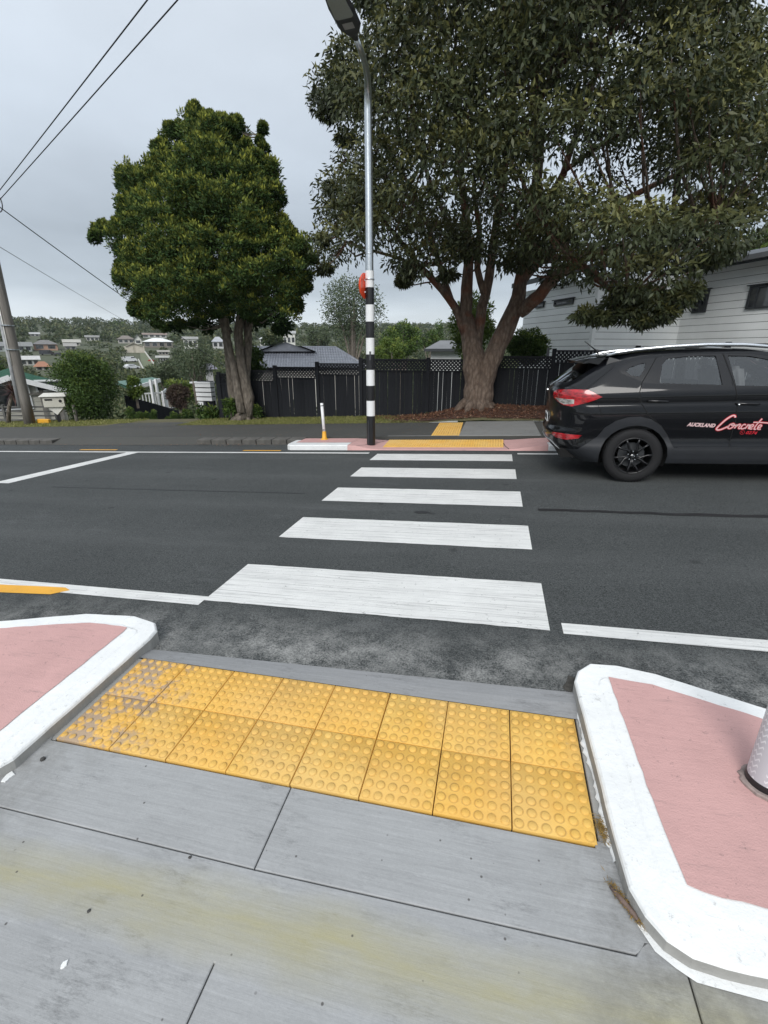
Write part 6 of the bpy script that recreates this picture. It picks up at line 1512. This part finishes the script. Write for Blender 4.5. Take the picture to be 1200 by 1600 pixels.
# generic houses: base width along the pixel row, walls, roof, windows
HOUSE_RECTS = []
ROOFM = {}
def rmat(c):
    k = tuple(c)
    if k not in ROOFM: ROOFM[k] = M('roof_colour', c, .6, .15, 1.5)
    return ROOFM[k]
WALLM = {}
def wmat(c):
    k = tuple(c)
    if k not in WALLM: WALLM[k] = M('wall_colour', c, .6, .1, 1.5)
    return WALLM[k]
def far_house(label, x0, x1, ytop, yeave, ybase, roof, wall, kind='hip', r=None, wins=3, cat='house', name='hillside_house', door=False, group=None, depth=7.0, yawoff=0.0):
    cx = (x0 + x1) / 2
    if r is None: p, r = hit_t(cx, ybase)
    a = at_r(x0, ybase, r); b = at_r(x1, ybase, r); t = at_r(cx, yeave, r).z; top = at_r(cx, ytop, r).z; zb_ = at_r(cx, ybase, r).z
    L_ = math.hypot(b.x - a.x, b.y - a.y); c = (a + b) / 2; ang = math.atan2(b.y - a.y, b.x - a.x) + yawoff
    e_ = empty(name, (c.x, c.y, zb_), label, cat, group, rot=(0, 0, ang)); h = t - zb_; rh = top - t + .01; D = min(depth, max(4.5, L_ * .7)); ov = .45
    m = MB(); m.box((0, D / 2, h / 2 - 1.5), (L_ - 2 * ov, D - 2 * ov, h + 3)); 
    if kind == 'gable': m.add([(-L_ / 2 + ov, ov, h), (L_ / 2 - ov, ov, h), (0, ov, h + rh * .93)], [(0, 1, 2)])
    m.build('wall', wmat(wall), e_)
    m = MB(); q = h + .0
    if kind == 'hip':
        k = min(L_ * .35, D / 2); m.add([(-L_ / 2, 0, q), (L_ / 2, 0, q), (L_ / 2, D, q), (-L_ / 2, D, q), (-L_ / 2 + k, D / 2, q + rh), (L_ / 2 - k, D / 2, q + rh)], [(0, 1, 5, 4), (1, 2, 5), (2, 3, 4, 5), (3, 0, 4), (3, 2, 1, 0)])
    elif kind == 'gable':
        m.add([(-L_ / 2, 0, q - .1), (0, 0, q + rh), (L_ / 2, 0, q - .1), (-L_ / 2, D, q - .1), (0, D, q + rh), (L_ / 2, D, q - .1)], [(0, 1, 4, 3), (1, 2, 5, 4)])
        m.add([(-L_ / 2, 0, q - .28), (0, 0, q + rh - .18), (L_ / 2, 0, q - .28), (-L_ / 2, D, q - .28), (0, D, q + rh - .18), (L_ / 2, D, q - .28)], [(3, 4, 1, 0), (4, 5, 2, 1)]); m.add([(-L_ / 2, 0, q - .1), (0, 0, q + rh), (L_ / 2, 0, q - .1), (L_ / 2, 0, q - .28), (0, 0, q + rh - .18), (-L_ / 2, 0, q - .28)], [(5, 4, 1, 0), (4, 3, 2, 1)])
    elif kind == 'side':
        m.add([(-L_ / 2, 0, q), (L_ / 2, 0, q), (L_ / 2, D / 2, q + rh), (-L_ / 2, D / 2, q + rh), (-L_ / 2, D, q), (L_ / 2, D, q)], [(0, 1, 2, 3), (3, 2, 5, 4), (0, 4, 5, 1), (1, 5, 2), (0, 3, 4)])
    else: m.box((0, D / 2, q + rh / 2), (L_, D, max(rh, .15)))
    m.build('roof', rmat(roof), e_)
    if wins:
        wl = (L_ - 2 * ov) / wins
        for i in range(wins):
            xw = -L_ / 2 + ov + wl * (i + .5); hw_ = min(wl * .30, 1.1); hh_ = min(h * .26, .8)
            if h < .9: continue
            m = MB(); m.box((xw, ov - .02, h * .60), (2 * hw_ + .16, .06, 2 * hh_ + .16)); f = m.build('window', wmat((0.30, 0.29, 0.27)), e_)
            m = MB(); m.box((xw, ov - .06, h * .60), (2 * hw_, .03, 2 * hh_)); m.build('pane', 'hglass', f)
    HOUSE_RECTS.append((x0 - 1, x1 + 1, ytop - 1, ybase, r)); return e_
W_, CR, GB = (0.62, 0.62, 0.58), (0.42, 0.39, 0.32), (0.22, 0.22, 0.215)
far_house('grey roofed pale green house behind the wooden power pole on the slope', -8, 54, 534, 541, 550, (0.20, 0.205, 0.20), (0.36, 0.40, 0.38), 'side', wins=5)
far_house('brick and cream house with a low grey roof left of the rounded bush', 51, 94, 531, 538, 548, (0.17, 0.165, 0.16), (0.40, 0.24, 0.17), 'hip', wins=2)
far_house('white gabled house roof just right of the wooden pole', 30, 66, 556, 562, 572, (0.50, 0.50, 0.48), (0.50, 0.50, 0.47), 'side', wins=3)
far_house('house with an orange tiled roof above the green roof', 53, 83, 565, 573, 580, (0.33, 0.15, 0.085), (0.50, 0.48, 0.42), 'hip', wins=2)
far_house('long pale roofed house above the brick house', 98, 128, 530, 535, 540, (0.40, 0.39, 0.35), (0.45, 0.43, 0.38), 'side', wins=2)
far_house('white flat fronted house near the top of the hill left of the totara', 133, 157, 524, 527, 533, (0.45, 0.45, 0.45), W_, 'flat', wins=3)
far_house('brown hip roofed house high on the slope left of the totara', 183, 212, 524, 530, 537, (0.19, 0.165, 0.145), (0.42, 0.40, 0.37), 'hip', wins=3)
far_house('white gable fronted house beside the brown hip roof', 209, 224, 522, 531, 538, (0.12, 0.12, 0.125), W_, 'gable', wins=1)
gh = far_house('beige double garage with two pale doors below the white gable', 198, 224, 535, 540, 552, (0.40, 0.37, 0.31), (0.38, 0.35, 0.28), 'gable', wins=0, cat='garage', name='double_garage')
for s in (-1, 1):
    m = MB(); m.box((s * 1.55, .40, 1.05), (2.5, .06, 2.1)); m.build('garage_door', wmat((0.50, 0.46, 0.38)), gh)
far_house('bright white hip roofed house in the middle of the slope', 223, 273, 528, 534, 544, (0.80, 0.81, 0.80), (0.20, 0.18, 0.16), 'hip', wins=4)
far_house('white two storey house on the slope under the totara crown', 286, 312, 526, 530, 546, (0.45, 0.45, 0.45), W_, 'flat', wins=3)
far_house('small white building with dark windows right of the green path', 244, 267, 556, 559, 568, (0.60, 0.60, 0.58), W_, 'flat', wins=4)
far_house('small pale building above the red car', 246, 266, 547, 550, 555, (0.50, 0.48, 0.45), (0.40, 0.36, 0.33), 'flat', wins=3)
far_house('grey arched roof house seen behind the totara trunks', 331, 352, 526, 534, 545, (0.38, 0.39, 0.42), (0.50, 0.50, 0.50), 'hip', wins=2)
far_house('white house with an arched window between the trees right of the totara', 405, 428, 524, 530, 543, (0.50, 0.51, 0.53), W_, 'hip', wins=3)
fh = far_house('white two storey house with a flagpole right of the totara', 441, 464, 517, 521, 546, (0.55, 0.56, 0.58), W_, 'flat', wins=3)
far_house('purple grey roofed house behind the side gate', 314, 342, 569, 577, 592, (0.17, 0.16, 0.20), (0.40, 0.40, 0.40), 'hip', r=46, wins=2)
far_house('long pale house on the crest left of the totara', 222, 262, 520, 523, 528, (0.24, 0.18, 0.15), (0.60, 0.60, 0.58), 'side', wins=4)
far_house('grey roofed house with white fascia peeking left of the rounded bush', 100, 122, 536, 541, 547, (0.30, 0.29, 0.27), (0.30, 0.29, 0.28), 'side', wins=2)
far_house('white cottage low on the crest near the wooden pole', 46, 64, 519, 522, 526, (0.40, 0.40, 0.40), (0.55, 0.55, 0.53), 'side', wins=2)
m = MB(); m.tube([(0, 2, 0), (0, 2, 9)], .07, 6); m.build('flagpole', 'white', fh)
sh = far_house('small white house with a low grey roof behind the lattice right of the post', 660, 730, 531, 546, 600, (0.17, 0.175, 0.18), (0.60, 0.62, 0.62), 'hip', r=30, wins=0, depth=9)
m = MB(); m.box((0, .0, at_r(690, 546, 30).z - at_r(690, 600, 30).z), (at_r(730, 546, 30) - at_r(660, 546, 30)).length * 1 and ((at_r(730, 546, 30) - at_r(660, 546, 30)).length, .12, .16)) if False else m.box((0, -.02, at_r(690, 547, 30).z - at_r(690, 600, 30).z), ((at_r(730, 546, 30) - at_r(660, 546, 30)).length, .10, .16)); m.build('gutter', 'fascia', sh)

# green roofed house and its verandah
gr = 25.0
gp = at_r(45, 640, gr); zb2 = gp.z; c = at_r(28, 640, gr); rt = at_r(120, 640, gr); lf = at_r(-70, 640, gr)
green = empty('green_roof_house', (c.x, c.y, zb2), 'cream weatherboard house with a green iron roof behind the wooden power pole', 'house', rot=(0, 0, math.atan2(rt.y - lf.y, rt.x - lf.x)))
Lg = (rt - lf).length; hr = at_r(30, 586, gr).z - zb2; he = at_r(98, 607, gr).z - zb2
MAT['greeniron'] = M('green_corrugated_iron', (0.055, 0.15, 0.105), .45, .2, 2, sc=(6, .3, 1))
MAT['cream'] = M('cream_weatherboard', (0.50, 0.485, 0.42), .6, .1, 2)
m = MB(); hw = Lg * .42; sl = (hr - he) / hw
m.add([(-hw, 0, -3), (hw, 0, -3), (hw, 0, he), (0, 0, hr - .1), (-hw, 0, he)], [(0, 1, 2, 3, 4)]); m.add([(hw, 0, -3), (hw, 9, -3), (hw, 9, he), (hw, 0, he)], [(0, 1, 2, 3)]); m.build('wall', 'cream', green)
m = MB()
for s in (-1, 1): m.add([(0, -.5, hr), (s * (hw + .5), -.5, hr - sl * (hw + .5)), (s * (hw + .5), 9, hr - sl * (hw + .5)), (0, 9, hr)], [(0, 1, 2, 3)])
rf_ = m.build('roof', 'greeniron', green)
for s in (-1, 1):
    for i in range(12):
        m = MB(); y = -.4 + i * .8; m.bar((0, y, hr + .02), (s * (hw + .5), y, hr - sl * (hw + .5) + .02), .04, .04); tag(m.build('roof_rib', 'greeniron', rf_), None)
for s in (-1, 1): m = MB(); m.bar((0, -.52, hr - .06), (s * (hw + .55), -.52, hr - .06 - sl * (hw + .55)), .05, .2); m.build('barge_board', 'white', green)
for i in range(-3, max(1, int((he - .12) / .2))): m = MB(); m.box((0, -.02, i * .2), (2 * hw - .1, .04, .185)); m.build('weatherboard', 'cream', green)
for x in (-hw + .2, .55 * hw, hw - .2): m = MB(); m.box((x, -.06, 0), (.16, .08, he * 2)); m.build('downpipe', M('taupe', (.2, .19, .17), .6) if x < 0 else bpy.data.materials['taupe'], green)
for x, z, w1, h1 in ((-.16 * hw, .55, 1.5, .9), (.85 * hw, .95, 1.2, .35)):
    m = MB(); m.box((x, -.06, z), (w1 + .14, .06, h1 + .14)); f = m.build('window', 'white', green); m = MB(); m.box((x, -.10, z), (w1, .03, h1)); m.build('pane', 'hglass', f)
m = MB(); m.box((0, -.08, he * .78), (2 * hw, .06, .07)); m.build('belt_board', M('taupe2', (.24, .225, .20), .6), green)
# verandah with white railing (a wing of its own)
vr = 24.5; va = at_r(200, 632, vr); ver = empty('verandah', (va.x, va.y, va.z), 'small verandah with green roof and white railing right of the rounded bush', 'verandah')
pA, pB, pC = at_r(212, 632, vr) - va, at_r(257, 632, vr + .3) - va, at_r(262, 628, vr + 2.6) - va
zt = at_r(235, 615, vr).z - va.z
for a, b in ((pA, pB), (pB, pC)):
    m = MB(); m.bar((a.x, a.y, zt), (b.x, b.y, zt), .07, .06); m.bar((a.x, a.y, zt - .85), (b.x, b.y, zt - .85), .05, .05); m.build('hand_rail', 'white', ver)
    n = int((b - a).length / .13)
    for i in range(n): t = (i + .5) / n; p = a.lerp(b, t); m = MB(); m.box((p.x, p.y, zt - .43), (.035, .035, .82)); m.build('baluster', 'white', ver)
for px_v, rr_v in ((241, vr), (249, vr + .5), (257, vr + .3), (214, vr)):
    p = at_r(px_v, 632, rr_v) - va; zt2 = zt + (.62 if px_v in (241, 249) else .08); m = MB(); m.box((p.x, p.y, (zt2 - 1.4) / 2 + .0), (.10, .10, zt2 + 1.4)); m.build('post', 'white', ver)
a0, a1, b0, b1 = at_r(205, 606, vr - .3) - va, at_r(250, 592, vr + .8) - va, at_r(180, 596, vr + 4) - va, at_r(238, 589.5, vr + 5) - va
m = MB(); m.add([a0, a1, b1, b0] + [p - Vector((0, 0, .12)) for p in (a0, a1, b1, b0)], [(0, 1, 2, 3), (7, 6, 5, 4), (0, 4, 5, 1), (1, 5, 6, 2)]); m.build('roof', 'greeniron', ver)
m = MB(); m.bar(a0 - Vector((0, 0, .06)), a1 - Vector((0, 0, .06)), .06, .17); m.build('barge_board', 'white', ver)
m = MB(); m.add([pA + Vector((0, 0, zt - .9 - pA.z)), pB + Vector((0, 0, zt - .9 - pB.z)), pC + Vector((0, 0, zt - .9 - pC.z)), Vector((pA.x, pC.y, zt - .9))], [(0, 1, 2, 3)]); m.build('deck', 'offwhite', ver)

# dark boundary fence running down beside the driveway
fa, fb = at_r(196, 618, 19.8), at_r(280, 642, 22); df = empty('driveway_fence', (fa.x, fa.y, fa.z), 'dark board fence running downhill beyond the row of clipped shrubs', 'fence')
n = 34
for i in range(n):
    t = i / n; p = fa.lerp(fb, t) - fa; m = MB(); m.box((p.x, p.y, p.z - .9), (.10, .02, 1.8), Matrix.Rotation(math.atan2(fb.y - fa.y, fb.x - fa.x), 3, 'Z')); m.build('paling', 'fence', df)
# rail fence, far left
ra, rb = at_r(-40, 634, 22.5), at_r(88, 634, 20.4); rfe = empty('rail_fence', (ra.x, ra.y, ra.z), 'low grey rail fence in front of the green roofed house', 'fence')
for i in range(4):
    dz = -.04 - i * .155; m = MB(); m.bar((0, 0, dz), (rb - ra).x and Vector(((rb - ra).x, (rb - ra).y, dz + (rb - ra).z)), .05, .05); m.build('rail', M('grey_rail', (.10, .10, .095), .8) if i == 0 else bpy.data.materials['grey_rail'], rfe)
for t in (.02, .35, .68, .98): p = ra.lerp(rb, t) - ra; m = MB(); m.box((p.x, p.y, -.45), (.09, .09, 1.0)); m.build('post', bpy.data.materials['grey_rail'], rfe)
# letterbox
lp = at_r(87, 628, 19.4); lbx = empty('letterbox', (lp.x, lp.y, lp.z), 'little house shaped cream letterbox on a dark post beside the rounded bush', 'letterbox', rot=(0, 0, R(28)))
s_ = .30
m = MB(); m.box((0, 0, .02), (.62, .34, .34)); m.build('box', 'cream', lbx)
m = MB(); m.add([(-.40, -.24, .19), (.40, -.24, .19), (.40, .24, .19), (-.40, .24, .19), (-.30, 0, .30), (.30, 0, .30)], [(0, 1, 5, 4), (1, 2, 5), (2, 3, 4, 5), (3, 0, 4), (3, 2, 1, 0)]); m.build('roof', 'offwhite', lbx)
m = MB(); m.box((-.14, -.175, .09), (.22, .02, .05)); m.build('slot', 'black', lbx); m = MB(); m.lathe([(.05, 0), (.0001, -.004)], (.20, -.172, .04), 'y', 14); m.build('paper_hole', 'black', lbx)
m = MB(); m.add([(-.26, -.1, -.15), (.26, -.1, -.15), (0, -.1, -.42), (-.26, .1, -.15), (.26, .1, -.15), (0, .1, -.42)], [(0, 2, 1), (3, 4, 5), (0, 3, 5, 2), (1, 2, 5, 4)]); m.build('bracket', 'offwhite', lbx)
m = MB(); m.box((-.05, .1, -.7), (.09, .09, 1.2)); m.build('post', 'black', lbx)
# short grey post and small yellow marker
p = at(121, 661, 13.2); o = MB().tube([(0, 0, -.1), (-.01, 0, .62)], .055, 12).build('marker_post', 'polewood', None, smooth=True, loc=p); tag(o, 'short weathered grey post in front of the rounded bush', 'post')
p = at(69, 659, 12.9); m = MB(); m.prism(smooth_poly(rect(-.24, -.09, .24, .09), 1), lambda x, y: .09, lambda x, y: -.05, .02); o = m.build('meter_cover', 'yellowp', None, loc=p); tag(o, 'low yellow ground cover at the foot of the wooden power pole', 'cover')
# blue pot
p = at(311, 664, 13.9); po2 = empty('flower_pot', p, 'blue glazed flower pot at the end of the driveway verge', 'pot')
m = MB(); m.lathe([(.001, 0), (.085, 0), (.12, .18), (.125, .20), (.105, .20), (.10, .15), (.001, .15)], seg=20); m.build('pot', M('blue_glaze', (.03, .03, .16), .2, .1), po2, smooth=True)
m = MB(); m.tube([(0, 0, .15), (.01, 0, .9), (-.02, 0, 1.5)], [.03, .025, .02], 8); m.build('stem', 'bark1', po2, smooth=True)
# cabbage tree with purple strap leaves
cb = at(12, 662, 13.0); ct = at(20, 612, 13.0) - cb; cbt = empty('cordyline', cb, 'purple leaved cordyline with a slim trunk left of the wooden power pole', 'plant')
m = MB(); m.tube([(0, 0, -.1), (ct.x * .4, 0, ct.z * .5), ct], [.075, .06, .045], 10, wob=.08); m.build('trunk', 'bark1', cbt, smooth=True)
n = 130; P_ = np.tile(np.array(ct), (n, 1)) + RNG.normal(0, .03, (n, 3)); d_ = unit(RNG.normal(size=(n, 3)) + np.array([0, 0, .25])); A_ = d_ * RNG.uniform(.30, .55, n)[:, None]; B_ = unit(np.cross(d_, np.array([[0, 0, 1.0]]))) * .016
leaf_obj('leaves', P_, A_, B_, leafmat('purple_leaf', (0.06, 0.022, 0.03), (0.13, 0.05, 0.06), (0.14, 0.12, 0.05)), cbt, RNG.random(n), RNG.random(n) * .4)

# vehicles parked on the hillside
def small_car(label, cx, ybase, wpx, col, van=False, name='parked_car', cat='car', yaw=0.0, r=None):
    if r is None: p, r = hit_t(cx, ybase)
    p = at_r(cx, ybase, r); e_ = empty(name, (p.x, p.y, p.z), label, cat, rot=(0, 0, math.atan2(hdir(cx).x * -1, hdir(cx).y) + yaw))
    L_ = 4.4 if not van else 5.0; H_ = 1.45 if not van else 2.0; k = (wpx * r / 800) / L_
    pr = [(-.5, .22), (-.5, .55), (-.44, .66), (-.30, .98), (.12, 1.0), (.26, .68), (.46, .58), (.5, .45), (.5, .2)] if not van else [(-.5, .2), (-.5, .97), (.26, 1.0), (.38, .66), (.49, .52), (.5, .2)]
    pr = [(x * L_ * k, z * H_ * k) for x, z in pr]; W2 = .88 * k; m = MB(); n = len(pr)
    m.add([(x, -W2 * (1 if z < .7 * H_ * k else .84), z) for x, z in pr] + [(x, W2 * (1 if z < .7 * H_ * k else .84), z) for x, z in pr], [tuple(range(n)), tuple(range(2 * n - 1, n - 1, -1))] + [(i, n + i, n + (i + 1) % n, (i + 1) % n) for i in range(n)])
    m.build('body', M('car_colour', col, .25, .05, coat=.8), e_)
    x0, x1 = (-.27, .16) if not van else (.05, .33)
    for s in (-1, 1): m = MB(); m.box(((x0 + x1) / 2 * L_ * k, s * W2 * .93, .80 * H_ * k), ((x1 - x0) * L_ * k, .06 * k, .20 * H_ * k)); m.build('side_window', 'hglass', e_)
    for x in (-.31, .31):
        for s in (-1, 1): m = MB(); m.lathe([(.001, -.1), (.31, -.1), (.33, 0), (.31, .1), (.001, .1)], (x * L_, 0, .32), 'y', 14); m.v = [(a * k, b * k + s * W2 * .92, c_ * k) for a, b, c_ in m.v]; m.build('wheel', 'tyre', e_)
    HOUSE_RECTS.append((cx - wpx / 2, cx + wpx / 2, ybase - 8, ybase + 1, r)); return e_
small_car('black van parked before the brick and cream house', 74, 555, 17, (0.02, 0.02, 0.022), True, 'parked_van', 'van')
small_car('dark car parked right of the black van', 93, 556, 13, (0.05, 0.05, 0.055))
small_car('white van parked right of the rounded bush', 203, 566, 20, (0.70, 0.71, 0.72), True, 'parked_van', 'van', .5)
small_car('white car parked below the white van', 206, 577, 22, (0.68, 0.70, 0.72), yaw=.6)
small_car('red car parked below the small pale building', 238, 566, 12, (0.35, 0.02, 0.02))
# green strip of drive between the vehicles
q = []
for a, b in ((219, 553), (227, 553), (243, 577), (222, 585)):
    p, r_ = hit_t(a, b); q.append((p.x, p.y, terrain(p.x, p.y) + .25))
m = MB(); m.add(q, [(3, 2, 1, 0)]); pth = m.build('path', M('mossy_drive', (.13, .15, .085), .9, .2)); tag(pth, kind='structure')
for k_, (pa, pb) in enumerate((((227, 553), (245, 578)), ((217, 566), (228, 588)))):
    a, b = hit_t(*pa)[0], hit_t(*pb)[0]; a.z = terrain(a.x, a.y) + .4; b.z = terrain(b.x, b.y) + .4; m = MB(); m.bar(a, b, .15, .8); o = m.build('retaining_wall', 'offwhite'); tag(o, ('pale low wall right of the green drive on the slope', 'pale low wall left of the green drive on the slope')[k_], 'wall')

# woods on the far hillside: one mass
rs = random.Random(5); cs_, rd_, hs_ = [], [], []
tries = 0
while len(cs_) < 3000 and tries < 60000:
    tries += 1; r_ = math.exp(rs.uniform(math.log(34), math.log(560))); a_ = R(rs.uniform(-60, 12)); x, y = r_ * sin(a_), r_ * cos(a_)
    s_ = rs.uniform(1.0, 2.6) * (.75 if r_ < 90 else 1.0) * (1.1 if r_ > 250 else 1); z = terrain(x, y) + s_ * rs.uniform(.2, .9)
    pxx, pyy = proj((x, y, z)); hp = s_ * 790 / r_ * 1.15
    bad = False
    for (x0, x1, y0, y1, rh) in HOUSE_RECTS:
        if r_ < rh + 4 and pxx + hp * .7 > x0 and pxx - hp * .7 < x1 and pyy + hp > y0 + 1 and pyy - hp < y1 - 2.5: bad = True; break
    if not bad and 205 < pxx < 232 and 548 < pyy < 600 and r_ < 150: bad = True
    if bad: continue
    cs_.append((x, y, z)); rd_.append(s_); hs_.append(r_)
cs_ = np.array(cs_); rd_ = np.array(rd_); hs_ = np.array(hs_)
P1_ = []
for lo, hi, per, lf in ((0, 90, 260, .34), (90, 200, 130, .62), (200, 700, 60, 1.25)):
    k_ = (hs_ >= lo) & (hs_ < hi)
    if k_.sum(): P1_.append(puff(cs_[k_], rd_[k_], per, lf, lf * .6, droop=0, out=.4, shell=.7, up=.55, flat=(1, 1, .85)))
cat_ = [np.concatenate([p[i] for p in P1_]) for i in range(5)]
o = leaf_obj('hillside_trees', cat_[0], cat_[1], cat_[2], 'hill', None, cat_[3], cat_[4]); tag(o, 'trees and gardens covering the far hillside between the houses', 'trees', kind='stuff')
for cx, yt, yb, w_, lb, mt in ((190, 499, 524, 36, 'broad dark tree on the skyline left of the totara', 'bush'), (138, 508, 524, 16, 'rounded dark tree on the skyline above the rounded bush', 'bush'), (127, 511, 525, 5, 'narrow pointed tree on the skyline', 'bush'), (100, 510, 524, 18, 'dark tree clump on the skyline between pole and pointed tree', 'bush'), (48, 511, 527, 30, 'grey tree clump on the skyline right of the wooden pole', 'grey'), (158, 511, 524, 16, 'low tree on the skyline right of the pointed tree', 'grey')):
    veg('skyline_tree', lb, cx, yt, yb, w_, 380, mt, 9, 1.5, 110, trunk=.5, cat='tree')

# thin air haze round the whole scene
hz, n_, l_, b_ = newmat('haze_air'); n_.remove(b_)
pv = n_.new('ShaderNodeVolumePrincipled'); pv.inputs['Color'].default_value = (0.86, 0.91, 0.96, 1); pv.inputs['Density'].default_value = HAZE; pv.inputs['Anisotropy'].default_value = 0.2
l_.new(pv.outputs[0], n_['Material Output'].inputs['Volume'])
m = MB(); m.box((0, 0, 15), (3700, 3700, 90)); o = m.build('haze', hz); tag(o, kind='stuff')
